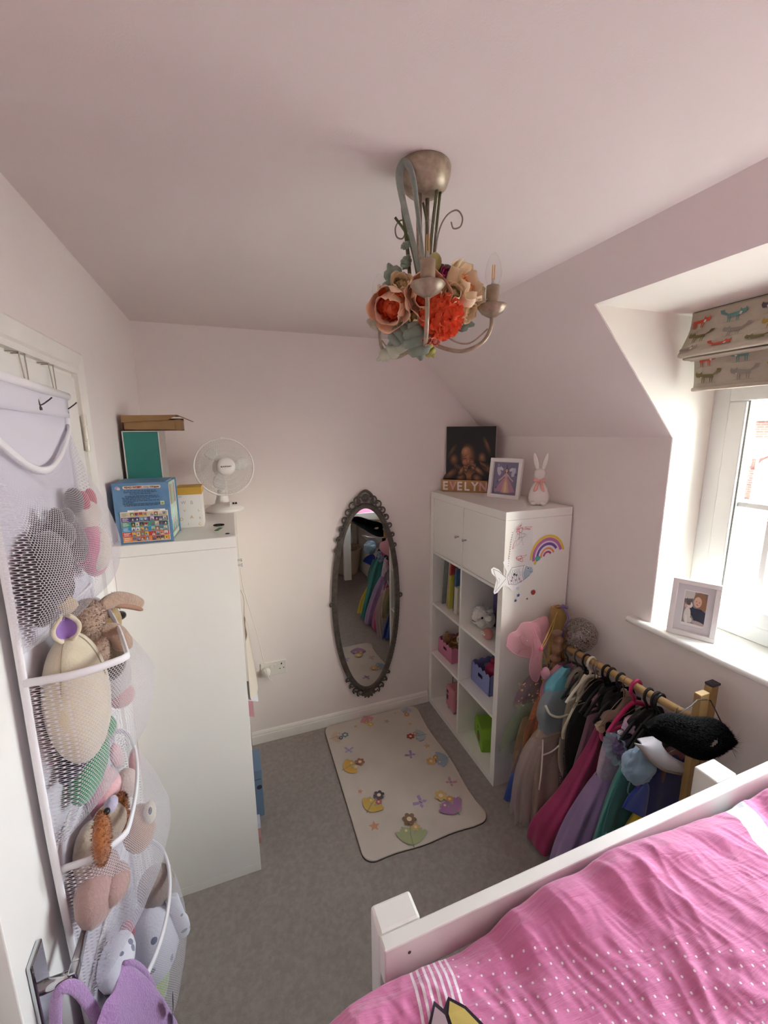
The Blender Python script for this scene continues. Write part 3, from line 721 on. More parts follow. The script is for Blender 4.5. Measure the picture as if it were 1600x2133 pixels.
# ------------------------------------------------------------------ printed rug
rug_m = mat('cream_rug', '#cfc6bb', .95, bump=(500, .4, .003), var=(5, '#c4bab0', .7))
rg = thing('printed_rug', 'cream rug with rounded corners and pastel border prints on the carpet', 'rug', (-.43, -.47, 0))
def rug_outline(off=0):
    P = []
    x0, x1, y0, y1, r = -.747 - off, -.118 + off, -.932 - off, -.022 + off, .055
    for cx, cy, a0 in ((x1 - r, y1 - r, 0), (x0 + r, y1 - r, 90), (x0 + r, y0 + r, 180), (x1 - r, y0 + r, 270)):
        for i in range(8):
            a = radians(a0 + 90 * i / 7); P.append((cx + r * cos(a), cy + r * sin(a)))
        if a0 == 180:
            for i in range(1, 12): P.append((x0 + r + (x1 - x0 - 2 * r) * i / 12, y0 + .004 * sin(i * .9)))
        if a0 == 270:
            for i in range(1, 14): P.append((x1 - .006 - .007 * sin(i * .75), y0 + r + (y1 - y0 - 2 * r) * i / 14))
    RM = Matrix.Rotation(radians(-.8), 4, 'Z')
    return [((RM @ Vector((x + .43, y + .47, 0))).x - .43 + .0, (RM @ Vector((x + .43, y + .47, 0))).y - .47) for x, y in P]
MB().prism(rug_outline(), .0015, .011).build('rug_pile', rug_m, rg, bev=.004)
MB().prism(rug_outline(.0015), .0, .004).build('bound_edge', mat('rug_edge', '#4f4741', .9), rg)
RS = []
def butterfly(x, y, s, a, c):
    A = radians(a)
    def T(px, py): return (x + s * (px * cos(A) - py * sin(A)), y + s * (px * sin(A) + py * cos(A)))
    for sx in (-1, 1):
        RS.append(([T(sx * .1, 0), T(sx * .5, .1), T(sx * 1.0, .7), T(sx * .6, .95), T(sx * .15, .4)], c))
        RS.append(([T(sx * .1, 0), T(sx * .6, -.15), T(sx * .75, -.6), T(sx * .3, -.6)], c))
    RS.append((ell(x, y, s * .09, s * .35, 8, a), '#75639a'))
def sprig(x, y, s, a, petal, leaf, core):
    """a generic posy: three blooms and leaves along a stem pointing along angle a"""
    A = radians(a)
    def T(px, py): return (x + s * (px * cos(A) - py * sin(A)), y + s * (px * sin(A) + py * cos(A)))
    def E(px, py, rx, ry, q, c):
        k = T(px, py); RS.append((ell(k[0], k[1], s * rx, s * ry, 12, a + q), c))
    for k in range(7):
        q = -50 + 100 * k / 6; E(-.95 + .55 * cos(radians(q)) * .6, .55 * sin(radians(q)), .5, .17, q * .9, leaf)
    RS.append((stroke([T(-1.3, 0), T(-.6, .06), T(0, 0), T(.5, .0)], s * .06), '#8d947a'))
    for q in (-1, 1): E(-.35, .3 * q, .3, .09, 40 * q, '#9aa58a')
    for bx, by, br, c in ((-.35, .26, .15, leaf), (-.2, -.26, .16, core), (.28, .0, .27, petal)):
        for k in range(6):
            g = radians(60 * k + 20); E(bx + br * .8 * cos(g), by + br * .8 * sin(g), br * .62, br * .5, 60 * k + 20, c)
        E(bx, by, br * .5, br * .5, 0, '#e0cdb0')
for x, y, r, a, c in ((-.66, -.775, .028, 80, '#c99478'), (-.665, -.565, .016, 60, '#c9937c'), (-.55, -.09, .014, 70, '#c99a80'), (-.35, -.115, .022, 50, '#a9a09a'), (-.22, -.19, .017, 75, '#cfa58c'), (-.2, -.40, .022, 80, '#c7a26e'), (-.27, -.06, .012, 30, '#b0a9c0')): RS.append((star(x, y, r, 5, .45, a), c))
for x, y, s, a, c in ((-.645, -.27, .03, -20, '#a79bbb'), (-.32, -.43, .03, 30, '#9d86b5'), (-.40, -.735, .036, 40, '#a892bd'), (-.2, -.68, .03, -60, '#b58a96')): butterfly(x, y, s, a, c)
for x, y, s, a, p, lf, c in ((-.65, -.14, .062, 0, '#6f8594', '#c9b29a', '#4d5a70'), (-.46, -.09, .06, -80, '#cfae6a', '#cf8d96', '#c98c50'), (-.2, -.09, .05, -110, '#c98f62', '#a4abc0', '#b5764a'), (-.245, -.30, .066, 170, '#a83a30', '#a3b4bd', '#c98a7c'), (-.63, -.385, .072, 12, '#9a6a50', '#cda24c', '#d8b890'),
                            (-.215, -.52, .072, 175, '#cfa25e', '#8d9cb2', '#b98748'), (-.60, -.64, .075, 40, '#5f5560', '#cfae58', '#b9606c'), (-.50, -.83, .09, 75, '#86684e', '#a3ab80', '#c9a26a'), (-.285, -.765, .085, 105, '#cdac6c', '#a877a6', '#c58f46')): sprig(x, y, s, a, p, lf, c)
prints('border_print', Matrix.Translation((0, 0, .0112)), RS, rg)
# ------------------------------------------------------------------ on the right shelving unit
# canvas print standing across the corner
skin = '#94603f'; skin2 = '#6b432e'; skin3 = '#b37f5e'
d_ = Vector((.754, -.657, 0)); n_ = Vector((-.657, -.754, 0))
CV = frame((.082, -.014, TZ), d_, (0, 0, 1))        # local x across, y up, z towards the room
cv = thing('canvas_print', 'square dark canvas photo of a sleeping newborn held by adult hands', 'picture', CV @ Vector((.15, 0, -.009)))
MB().box((.013, 0, -.02), (.313, .398, 0), M=CV).build('stretched_canvas', mat('canvas_edge', '#c9b6b4', .8), cv, bev=.001)
def cc(x, y): return (.013 + x * .3, y * .398)
def cell(x, y, rx, ry, a=0, n=18): return [cc(x + px, y + py) for px, py in ell(0, 0, rx, ry, n, a)]
CS = [(rect(.0145, .0015, .3115, .3965), '#0c0a0a')]
def tone(h1, h2, t):
    a = [int(h1[i:i + 2], 16) for i in (1, 3, 5)]; b = [int(h2[i:i + 2], 16) for i in (1, 3, 5)]
    return '#%02x%02x%02x' % tuple(int(p + (q - p) * t) for p, q in zip(a, b))
def form(x, y, rx, ry, a=0, lo='#3a2016', hi='#b07c5a', dx=-.1, dy=.15, n=6, k=.8):
    """a softly lit rounded form: nested tones from dark rim to light core"""
    for i in range(n):
        t = i / (n - 1); s = 1 - k * t
        CS.append((cell(x + dx * rx * t, y + dy * ry * t, rx * s, ry * s, a, 20), tone(lo, hi, t ** .8)))
form(.83, .70, .055, .2, 30, '#120b09', '#7a5038'); form(.13, .62, .05, .17, -40, '#120b09', '#6a452f')
form(.74, .52, .09, .1, 20, '#2a1710', '#9a6a4a'); form(.17, .49, .1, .1, -30, '#2a1710', '#916243')
form(.86, .36, .2, .075, -28, '#1a0f0b', '#7a4d36'); form(.12, .27, .2, .07, 30, '#1a0f0b', '#85563c')
form(.2, .075, .24, .055, 12, '#1a0f0b', '#a5714f'); form(.78, .09, .26, .06, 20, '#1a0f0b', '#9a6848')
form(.5, .22, .25, .19, 0, '#24130d', '#94603f'); form(.32, .2, .12, .09, 20, '#24130d', '#8f5c3e'); form(.66, .2, .13, .09, -25, '#24130d', '#9c6a49')
form(.45, .55, .165, .205, 10, '#2a150e', '#b07a58', -.15, .1, 8); form(.41, .62, .09, .07, 15, '#9b6847', '#c08c69', n=3); form(.4, .46, .06, .05, 0, '#8f5a42', '#b37a5c', n=3); form(.53, .45, .055, .045, 0, '#7d4c36', '#a56f50', n=3)
for x, y, w in ((.4, .515, .035), (.52, .52, .03)): CS.append((cell(x, y, w, .006, 8), '#55291c')); CS.append((cell(x, y + .03, w, .006, 12), '#7a4a34'))
form(.465, .475, .02, .03, 0, '#9b6547', '#c08a68', n=3); CS.append((cell(.465, .415, .032, .009), '#7d3a30')); CS.append((cell(.465, .405, .02, .005), '#a8665a'))
form(.33, .32, .1, .055, 48, '#3a2016', '#a5714f'); form(.42, .345, .045, .05, 20, '#5a3424', '#b8845f', n=4)
for q in range(4): form(.385 + .022 * q, .385 - .004 * q, .011, .035, 12 - 6 * q, '#5a3424', '#c08c69', n=3)
form(.68, .33, .14, .05, -30, '#3a2016', '#ab7653'); form(.57, .38, .05, .05, -10, '#5a3424', '#b8845f', n=4)
for q in range(4): form(.535 + .024 * q, .425 - .006 * q, .011, .04, 30 - 12 * q, '#5a3424', '#c08c69', n=3)
for q in range(4): form(.72 + .03 * q, .44 - .012 * q, .014, .055, 35 - 5 * q, '#3a2016', '#a8744f', n=3); form(.2 + .032 * q, .40 - .012 * q, .014, .055, -25 + 5 * q, '#3a2016', '#9a6745', n=3)
form(.46, .055, .055, .03, 20, '#5a3424', '#b37a5a', n=4); form(.57, .07, .04, .045, -20, '#5a3424', '#b37a5a', n=4)
prints('printed_photo', CV, CS, cv)
# wooden name sign
NS = frame((.055, -.03, TZ), (.21, -.183, 0), (0, 0, 1))
ns = thing('name_sign', 'small wooden name sign with white and pink letters before the dark canvas', 'sign', NS @ Vector((.14, 0, .0)))
wood = mat('pale_pine', '#b98f5e', .6, var=(18, '#a37a4c', .8))
MB().box((0, 0, -.012), (.285, .074, 0), M=NS).build('plank', wood, ns, bev=.003)
lw = mat('letter_white', '#ece4e0', .6); lp = mat('letter_pink', '#d9a5a8', .6)
for i, ch in enumerate('EVELYN'):
    text('letter', ch, .074, NS @ Matrix.Translation((.012 + i * .0445, .012, .0025)), lp if ch in 'VLN' and i != 3 or i in (1, 5) else lw, ns, ext=.0025, bold=.0016, sx=.92)
# white framed princess picture, leaning back
def picture_frame(name, label, M, w, h, bw, dep, fm_, shapes, mount=0, strut=True):
    t = thing(name, label, 'picture frame', M @ Vector((w / 2, 0, -dep / 2)))
    MB().box((0, 0, -dep), (w, bw, 0), M=M).box((0, h - bw, -dep), (w, h, 0), M=M).box((0, bw, -dep), (bw, h - bw, 0), M=M).box((w - bw, bw, -dep), (w, h - bw, 0), M=M).build('frame_moulding', fm_, t, bev=.0015)
    MB().box((bw, bw, -dep), (w - bw, h - bw, -dep + .004), M=M).build('backing', fm_, t)
    if mount: MB().box((bw, bw, -dep + .004), (w - bw, bw + mount, -dep + .007), M=M).box((bw, h - bw - mount, -dep + .004), (w - bw, h - bw, -dep + .007), M=M).box((bw, bw + mount, -dep + .004), (bw + mount, h - bw - mount, -dep + .007), M=M).box((w - bw - mount, bw + mount, -dep + .004), (w - bw, h - bw - mount, -dep + .007), M=M).build('mount_card', mat('mount_grey', '#d6d3d6', .8), t)
    prints('picture', M @ Matrix.Translation((0, 0, -dep + .0042)), shapes, t)
    return t
def leanM(o, d, lean):
    d = Vector(d).normalized(); up = Vector((0, 0, 1)); n = d.cross(up)
    return frame(o, d, up * cos(lean) - n * sin(lean))
FW, FHH = .188, .222
PM = leanM((.182, -.344, TZ + .001), (.09, -.168, 0), radians(9))
def fx(x): return .022 + x * (FW - .044)
def fy(y): return .022 + y * (FHH - .044)
def fe(x, y, rx, ry, a=0, n=14): return [(fx(x + px), fy(y + py)) for px, py in ell(0, 0, rx, ry, n, a)]
random.seed(11)
PS = [(rect(fx(0), fy(0), fx(1), fy(1)), '#7d7691')]
for i in range(26): PS.append((fe(random.random() * .84 + .08, random.random() * .84 + .08, random.uniform(.03, .08), random.uniform(.02, .06), random.uniform(0, 180), 9), random.choice(['#8f8aa6', '#67607c', '#a39db4', '#736a86', '#5b546e'])))
PS += [(fe(.2, .72, .07, .15, 20), '#c9c6d4'), (fe(.3, .8, .09, .05, -25), '#d3d0dc'), (fe(.8, .7, .07, .15, -20), '#c6c2d2'), (fe(.71, .78, .09, .05, 25), '#cfccd9'),
       ([(fx(.46), fy(.55)), (fx(.58), fy(.55)), (fx(.8), fy(.28)), (fx(.93), fy(.1)), (fx(.5), fy(.04)), (fx(.1), fy(.1)), (fx(.25), fy(.3))], '#b98aa0'), ([(fx(.48), fy(.5)), (fx(.56), fy(.5)), (fx(.7), fy(.06)), (fx(.36), fy(.06))], '#d3a58f'), ([(fx(.5), fy(.4)), (fx(.54), fy(.4)), (fx(.6), fy(.06)), (fx(.46), fy(.06))], '#e3c3a6'),
       (fe(.52, .6, .065, .09), '#cf9fae'), (stroke([(fx(.48), fy(.62)), (fx(.35), fy(.5)), (fx(.22), fy(.42))], .006), '#d8b2a4'), (stroke([(fx(.57), fy(.62)), (fx(.7), fy(.5)), (fx(.82), fy(.43))], .006), '#d8b2a4'), (fe(.52, .74, .07, .09), '#5c4440'), (fe(.52, .74, .045, .06), '#dcb6a2'), (fe(.52, .66, .02, .03), '#dcb6a2')]
white_fr = mat('white_frame', '#e9e6e4', .4)
picture_frame('picture_frame', 'white framed picture of a fairy in a pink gown between the name sign and rabbit', PM, FW, FHH, .021, .02, white_fr, PS)
# ceramic rabbit with a bow
cer = mat('white_ceramic', '#e4ded8', .22, coat=.4)
rb = thing('ceramic_rabbit', 'glossy white ceramic rabbit with tall ears and a pink bow', 'ornament', (.285, -.65, TZ))
RB = Matrix.Translation((.285, -.65, TZ)) @ Matrix.Rotation(radians(-130), 4, 'Z')      # local x faces the room
body = MB()
body.lathe([(0, 0), (.035, .001), (.046, .008), (.052, .03), (.05, .052), (.042, .078), (.031, .1), (.023, .115), (.019, .122), (.022, .13), (.027, .142), (.0285, .156), (.026, .169), (.018, .178), (0, .182)], 24, M=RB)
for s in (-1, 1): body.ball(tuple(RB @ Vector((.042, .022 * s, .01))), (.016, .014, .01), 12, 8)
rbo = body.build('body', cer, rb)
for s in (-1, 1):
    e = MB(); EM = RB @ Matrix.Translation((0, .012 * s, .172)) @ Matrix.Rotation(radians(-13 * s), 4, 'X')
    e.grid(12, 12, lambda u, v: (.008 * cos(2 * pi * u) * sin(pi * min(1, .12 + .88 * v)) ** .5 - (.004 if abs(u - .0) < .1 or u > .9 else 0) * sin(pi * v), (.0065 + .007 * sin(pi * v * .9)) * sin(2 * pi * u) * (1 - v) ** .25, .09 * v), M=EM, wrap=True)
    e.build('ear', cer, rb)
pinkb = mat('pink_bow', '#e3a9a0', .6)
bw_ = MB()
bw_.tube([(.024 * cos(a), .024 * sin(a), .122) for a in [2 * pi * i / 24 for i in range(24)]], .006, 8, closed=True, M=RB)
for s in (-1, 1):
    bw_.loft([[(.026 + .004 * cos(q), y, z0 + hz * sin(q)) for q in [2 * pi * i / 8 for i in range(8)]] for y, z0, hz in ((.0, .122, .004), (.012 * s, .124, .009), (.026 * s, .126, .011), (.03 * s, .126, .006))], M=RB)
    bw_.loft([[(x + .002 * cos(q), y + wy * sin(q), z) for q in [2 * pi * i / 8 for i in range(8)]] for x, y, wy, z in ((.027, .003 * s, .004, .12), (.037, .012 * s, .008, .1), (.046, .018 * s, .009, .078), (.05, .022 * s, .004, .07))], M=RB)
bw_.build('bow', pinkb, rb)

# ------------------------------------------------------------------ drawings and stickers on the unit's side (y = -.775)
SD = frame((0, -.7755, 0), (1, 0, 0), (0, 0, 1))       # local x = room x, y = height, z towards the room
pd = thing('notebook_drawing', 'torn spiral notebook page with red crayon scribble taped to shelving side', 'drawing', (.095, -.777, 1.19))
pp = [(.018, 1.2), (.17, 1.186), (.156, 1.412), (.09, 1.414), (.062, 1.40), (.044, 1.37), (.032, 1.32)]
MB().prism(pp, .0005, .0014, M=SD).build('page', paper, pd)
ds = []
for k in range(26):
    z = 1.2 + k * .0078; ds.append((stroke([(.03 + .001 * k * .6, z + .002), (.165 - .0005 * k, z - .004)], .0007), '#b4bccb'))
for k in range(15): ds.append((ell(.024 + .0009 * k, 1.212 + .0115 * k, .0035, .0018, 6, 20), '#8d8a88'))
random.seed(5)
def scrib(cx, cy, rx, ry, n, c, w):
    p = [(cx + random.uniform(-rx, rx), cy + random.uniform(-ry, ry)) for _ in range(n)]
    ds.append((stroke([tuple(q)[:2] for q in [(v.x, v.y) for v in bez([(a, b, 0) for a, b in p], 4)]], w), c))
scrib(.075, 1.385, .018, .022, 9, '#cf3a35', .0022); scrib(.12, 1.385, .03, .008, 8, '#d04a44', .0013); scrib(.07, 1.35, .012, .025, 6, '#cf3a35', .0016)
scrib(.085, 1.24, .02, .016, 9, '#cf3a35', .002); scrib(.11, 1.245, .02, .012, 6, '#d45a54', .0014); scrib(.1, 1.32, .04, .045, 8, '#8a8288', .0009); scrib(.05, 1.31, .01, .02, 5, '#d06a64', .0012)
prints('crayon', SD @ Matrix.Translation((0, 0, .0014)), ds, pd)
# rainbow of painted paper
rbw = thing('paper_rainbow', 'painted paper rainbow in yellow, pink and purple stuck beside the scribble', 'drawing', (.25, -.777, 1.2))
RMx = SD @ Matrix.Translation((.252, 1.232, 0)) @ Matrix.Rotation(radians(-6), 4, 'Z')
def band(r0, r1, a0, a1, n=16, wob=.0):
    return [(r1 * cos(radians(a0 + (a1 - a0) * i / n)) * (1 + wob * sin(i * 2.1)), r1 * sin(radians(a0 + (a1 - a0) * i / n)) * 1.05) for i in range(n + 1)] + [(r0 * cos(radians(a1 + (a0 - a1) * i / n)), r0 * sin(radians(a1 + (a0 - a1) * i / n)) * 1.05) for i in range(n + 1)]
def bandq(r0, r1, a0, a1, n=16):
    P = band(r0, r1, a0, a1, n); m = n + 1
    return [[P[i], P[i + 1], P[2 * m - 2 - i], P[2 * m - 1 - i]] for i in range(n)]
mbr = MB()
for q in bandq(.017, .105, 22, 198, 20): mbr.prism(q, .0006, .0012, M=RMx)
mbr.build('paper', paper, rbw, weld=True)
RS2 = []
for r0, r1, c, a0, a1 in ((.092, .105, '#e6c84e', 20, 190), (.076, .091, '#c06fae', 24, 196), (.068, .076, '#e6d6e6', 26, 198), (.055, .068, '#6d4f9c', 40, 200), (.045, .055, '#ece2ec', 40, 196), (.035, .045, '#e09a62', 30, 190), (.028, .035, '#efe6ea', 30, 186), (.018, .028, '#b9447c', 40, 180)):
    RS2.append((bandq(r0, r1, a0, a1, 18), c))
RS2.append((ell(-.058, -.008, .016, .012), '#4fb09a')); RS2.append((ell(-.07, -.03, .008, .01), '#dcd04e'))
prints('paint', RMx @ Matrix.Translation((0, 0, .0012)), RS2, rbw)
# cut-out fish colouring sheet, its tail past the front edge
fs = thing('paper_fish', 'cut-out paper fish with inked scales, tail overhanging the unit edge', 'drawing', (.05, -.779, 1.09))
FM = SD @ Matrix.Translation((0, 0, .0016))
body_o = [(.01, 1.155), (-.028, 1.2), (-.058, 1.215), (-.072, 1.206), (-.066, 1.185), (-.048, 1.168), (-.04, 1.15), (-.048, 1.11), (-.053, 1.09), (-.046, 1.08), (-.03, 1.086), (-.012, 1.105), (.002, 1.118), (.03, 1.105), (.05, 1.085), (.075, 1.078), (.085, 1.1), (.12, 1.12), (.155, 1.15), (.171, 1.166), (.162, 1.19), (.13, 1.203), (.075, 1.203), (.04, 1.2), (.022, 1.24), (.004, 1.245), (-.006, 1.232), (.004, 1.205), (.016, 1.185)]
mbf = MB()
cxy = (.02, 1.15)
mbf.prism(body_o, 0, .001, M=FM); mbf.build('cut_out', mat('fish_paper', '#efeef0', .8), fs)
FS = [([(.125, 1.2), (.162, 1.188), (.169, 1.166), (.15, 1.15), (.12, 1.13), (.112, 1.165)], '#a9bccb'), (ell(.138, 1.186, .008, .006), '#eeeeee'), (ell(.139, 1.186, .004, .004), '#2a2d33'), (stroke([(.148, 1.17), (.16, 1.163), (.166, 1.166)], .0018), '#4a6a86')]
def out(pts, w=.0016, c='#3a3a42'): FS.append((stroke(pts, w), c))
out([(.02, 1.16), (.045, 1.2), (.12, 1.203)]); out([(.02, 1.16), (.03, 1.12), (.07, 1.112), (.115, 1.128), (.15, 1.15)]); out([(.112, 1.2), (.106, 1.165), (.116, 1.13)])
out([(.014, 1.155), (-.03, 1.192), (-.06, 1.206)]); out([(.014, 1.15), (-.02, 1.115), (-.044, 1.09)]); out([(-.06, 1.206), (-.044, 1.165), (-.032, 1.14), (-.044, 1.09)], .0012); out([(-.03, 1.16), (-.02, 1.15), (-.026, 1.13)], .001)
for r in range(4):
    for q in range(6):
        x = .036 + q * .0125 + (r % 2) * .006; z = 1.128 + r * .018
        if x < .104: FS.append((stroke([(x + .0075 * cos(radians(a)), z + .008 * sin(radians(a))) for a in range(100, 271, 34)], .0012), '#4a4a54'))
for x, z, c in ((.06, 1.165, '#2f3338'), (.072, 1.16, '#4a4f58'), (.05, 1.15, '#b98aa8'), (.09, 1.14, '#c49ab4'), (.07, 1.135, '#a9a3b4'), (.1, 1.125, '#c99ab8'), (.045, 1.135, '#b8909f')): FS.append((ell(x, z, .005, .006), c))
prints('inked_drawing', FM @ Matrix.Translation((0, 0, .001)), FS, fs)
for x, z, r, c, lab, st in ((.093, 1.054, .011, '#2f5f9a', 'larger blue star sticker beside the paper fish', 1), (.078, 1.029, .009, '#35609a', 'small blue star sticker below the larger blue star', 1), (.146, 1.028, .006, '#b5403a', 'tiny red star sticker between blue star and red disc', 1), (.181, 1.056, .013, '#b5473e', 'round red sticker on the side of the shelving unit', 0), (.085, 1.092, .009, '#d9dde2', 'shiny silver round sticker under the paper fish', 0)):
    mbk = MB(); mbk.prism(star(x, z, r, 5, .45, 80) if st else ell(x, z, r, r, 20), .0004 if x != .085 else .003, .0012 if x != .085 else .0038, M=SD)
    mbk.build('sticker', mat('sticker_' + c[1:], c, .35), label=lab, cat='sticker')

# ------------------------------------------------------------------ cubby contents of the right unit
def zf(k): return .038 + k * .348 + (.0085 if k else .0005)
books = [('#7d8a88', .30, .20, 0, 'tall slim book with a grey green cover leaning at the cubby wall'), ('#d8c8b4', .29, .21, .022, 'tall cream book with a red edge beside the grey green one'), ('#b5302c', .3, .2, .012, 'tall red book standing in the shelving unit'), ('#c9c143', .22, .17, .012, 'narrow yellow green book in the cubby row'), ('#5b4a7a', .26, .19, .01, 'purple spined book behind the yellow green one'),
         ('#2f5f8a', .28, .2, .014, 'tall blue book at the back of the cubby row'), ('#d9d0bd', .17, .14, .03, 'short fat cream book near the cubby divider'), ('#8fa9c0', .22, .16, .012, 'pale blue book rising above the cream paperback'), ('#b8506f', .18, .15, .02, 'deep pink book last in the cubby row')]
y = -.085
for i, (c, h, dpt, th, lab) in enumerate(books):
    th = th or .006; th += .006
    BM_ = Matrix.Translation((.045 + .012 * ((i * 5) % 3), y, zf(2) + .004)) @ Matrix.Rotation(radians(6 - i * .6), 4, 'X')
    bk = thing('book', lab, 'book', BM_ @ Vector((dpt / 2, -th / 2, 0)), 'books in the upper left cubby')
    m_ = mat('book_' + c[1:], c, .5, var=(30, '#e0dcd6', .12))
    MB().box((0, -th, 0), (.0015, 0, h), M=BM_).box((0, -.0015, 0), (dpt, 0, h), M=BM_).box((0, -th, 0), (dpt, -th + .0015, h), M=BM_).build('cover', m_, bk)
    MB().box((.0016, -th + .0016, .003), (dpt - .003, -.0016, h - .003), M=BM_).build('page_block', mat('page_cream', '#cfc3ac', .85), bk)
    prints('spine_print', BM_ @ frame((0, -th / 2, h / 2), (0, 0, 1), (0, -1, 0)), [(rect(-h * .3, -th * .3, h * .3, th * .3), ['#d9d3c4', '#b04a40', '#e8d9b8', '#5a6a3a', '#d8c3dc'][i % 5])], bk)
    y -= th + .0075
# folders behind the unicorn
for i, (c, h, yy_, lab) in enumerate((('#5a4f80', .28, -.465, 'purple document folder standing behind the fluffy unicorn'), ('#4c5070', .25, -.535, 'slate blue folder next to the purple one in the cubby'), ('#3c4a66', .26, -.6, 'dark blue folder at the right of the unicorn cubby'))):
    MB().box((.17, yy_ - .05, zf(2)), (.37, yy_, zf(2) + h)).build('document_folder', mat('folder_%d' % i, c, .35), label=lab, cat='folder', bev=.004)
fluff = mat('white_fluff', '#d9d6d0', .95, sheen=.6, bump=(140, .8, .006))
un = thing('plush_unicorn', 'fluffy white toy unicorn with a shaggy mane facing out of the cubby', 'soft toy', (.1, -.5, zf(2)))
UM = Matrix.Translation((.072, -.49, zf(2)))
def moved(mb, Mx): mb.v = [tuple(Mx @ Vector(v)) for v in mb.v]; return mb
moved(MB().ball((.04, .01, .055), (.06, .055, .055)).ball((-.0, -.015, .05), (.03, .028, .026)).ball((.01, .05, .03), (.026, .02, .018)).ball((.02, -.05, .09), (.02, .024, .018)), UM).build('body', fluff, un)
moved(MB().ball((.0, .0, .1), (.042, .04, .04)).ball((-.034, -.012, .085), (.022, .026, .02)), UM).build('head', fluff, un)
hair = MB(); random.seed(4)
for i in range(150):
    a = random.uniform(0, 2 * pi); e = random.uniform(.1, 1.4); r = .04
    p0 = Vector((.005 + r * cos(a) * cos(e), .0 + r * sin(a) * cos(e), .105 + r * sin(e)))
    dv = (p0 - Vector((0, 0, .09))).normalized(); L_ = random.uniform(.02, .045)
    p1 = p0 + dv * L_ + Vector((0, 0, -.008)); s_ = dv.orthogonal().normalized() * .0022
    hair.add([tuple(UM @ v) for v in (p0 - s_, p0 + s_, p1)], [(0, 1, 2)])
hair.build('mane', mat('mane_white', '#dfe2e2', .9), un, kind='stuff')
for s in (-1, 1): moved(MB().ball((-.012, .034 * s - .004, .09), (.006, .005, .007), 8, 6), UM).build('eye', black, un)
moved(MB().ball((-.026, .016, .055), (.012, .014, .008)), UM).build('nose_patch', mat('caramel', '#a8743c', .8), un)
tb_ = thing('toy_face_ball', 'small round pink toy with a smiling face at the cubby front', 'toy', (.055, -.592, zf(2)))
MB().ball((.055, -.592, zf(2) + .03), (.03, .032, .03), 18, 12).build('ball', mat('pink_ball', '#c98a82', .5), tb_)
prints('face', frame((.024, -.598, zf(2) + .033), (.1, -1, 0), (-.2, 0, 1)), [(ell(0, .008, .018, .012), '#e6d8d0'), (ell(-.007, .01, .003, .003), '#4a2f2c'), (ell(.007, .01, .003, .003), '#4a2f2c'), (ell(0, -.006, .006, .003), '#d9a0a8')], tb_)
# scalloped plastic crates
def crate(name, label, x0, x1, y0, y1, z0, h, c):
    m_ = mat(name + c[1:], c, .4); t_ = thing(name, label, 'crate', ((x0 + x1) / 2, (y0 + y1) / 2, z0))
    MB().box((x0 + .004, y0 + .004, z0), (x1 - .004, y1 - .004, z0 + .004)).build('crate_floor', m_, t_)
    def wall(A, B):
        A = Vector(A); B = Vector(B); L_ = (B - A).length; Mw = frame((A.x, A.y, z0), B - A, (0, 0, 1)); nn = 40
        top = [(L_ * i / nn, h - .012 + .012 * abs(sin(pi * i / nn * 5))) for i in range(nn + 1)]
        mb_ = MB(); hx0, hx1, hz0, hz1 = L_ * .38, L_ * .62, h * .5, h * .68
        mb_.prism([(0, 0), (L_, 0), (L_, hz0), (0, hz0)], -.003, 0, M=Mw).prism([(0, hz0), (hx0, hz0), (hx0, hz1), (0, hz1)], -.003, 0, M=Mw).prism([(hx1, hz0), (L_, hz0), (L_, hz1), (hx1, hz1)], -.003, 0, M=Mw)
        for i in range(nn): mb_.prism([(top[i][0], hz1), (top[i + 1][0], hz1), top[i + 1], top[i]], -.003, 0, M=Mw)
        mb_.build('crate_side', m_, t_)
    wall((x0, y1, 0), (x0, y0, 0)); wall((x0, y0, 0), (x1, y0, 0)); wall((x1, y0, 0), (x1, y1, 0)); wall((x1, y1, 0), (x0, y1, 0))
    return t_
crate('toy_crate', 'pink scalloped plastic crate of brown toys in the second cubby', .045, .26, -.235, -.055, zf(1), .105, '#c97a9a')
crate('toy_crate', 'periwinkle scalloped plastic crate holding a crimson toy', .075, .3, -.60, -.415, zf(1), .125, '#8088bd')
brown = mat('teddy_brown', '#8a5a34', .95, sheen=.5, bump=(200, .6, .004))
tz = zf(1) + .006
td = thing('teddy_bear', 'brown teddy lying in the pink crate', 'soft toy', (.13, -.13, tz))
MB().ball((.14, -.13, tz + .06), (.06, .05, .055)).build('body', brown, td); MB().ball((.09, -.1, tz + .1), (.036, .034, .034)).ball((.08, -.125, tz + .125), (.012, .012, .012)).ball((.1, -.072, tz + .12), (.012, .012, .012)).build('head', brown, td)
for yy_ in (-.18, -.09): MB().ball((.1, yy_, tz + .06), (.03, .016, .016)).build('arm', brown, td)
bgl = thing('bangle', 'tan woven ring resting on the toys in the pink crate', 'toy', (.12, -.16, tz + .11))
MB().tube([(.12 + .035 * cos(a), -.175 + .035 * sin(a), tz + .118 + .01 * cos(a)) for a in [2 * pi * i / 24 for i in range(24)]], .006, 8, closed=True).build('ring', mat('tan_ring', '#8c6a3c', .7), bgl)
hk = MB().tube(bez([(.11, -.2, tz + .1), (.1, -.205, tz + .15), (.13, -.212, tz + .175), (.15, -.212, tz + .17)], 6), .005, 8).build('toy_hook', mat('cream_plastic', '#ddd8d0', .4), label='curved cream plastic handle sticking up from the pink crate', cat='toy')
cb_ = thing('crimson_toy', 'crimson rounded plastic toy inside the periwinkle crate', 'toy', (.19, -.5, tz))
MB().ball((.18, -.51, tz + .075), (.07, .06, .06)).build('shell', mat('crimson', '#a01f4d', .4), cb_); MB().lathe([(.02, .0), (.022, .012), (.012, .02), (0, .022)], 14, M=Matrix.Translation((.17, -.5, tz + .133))).build('cap', mat('crimson_dark', '#7c1438', .4), cb_)
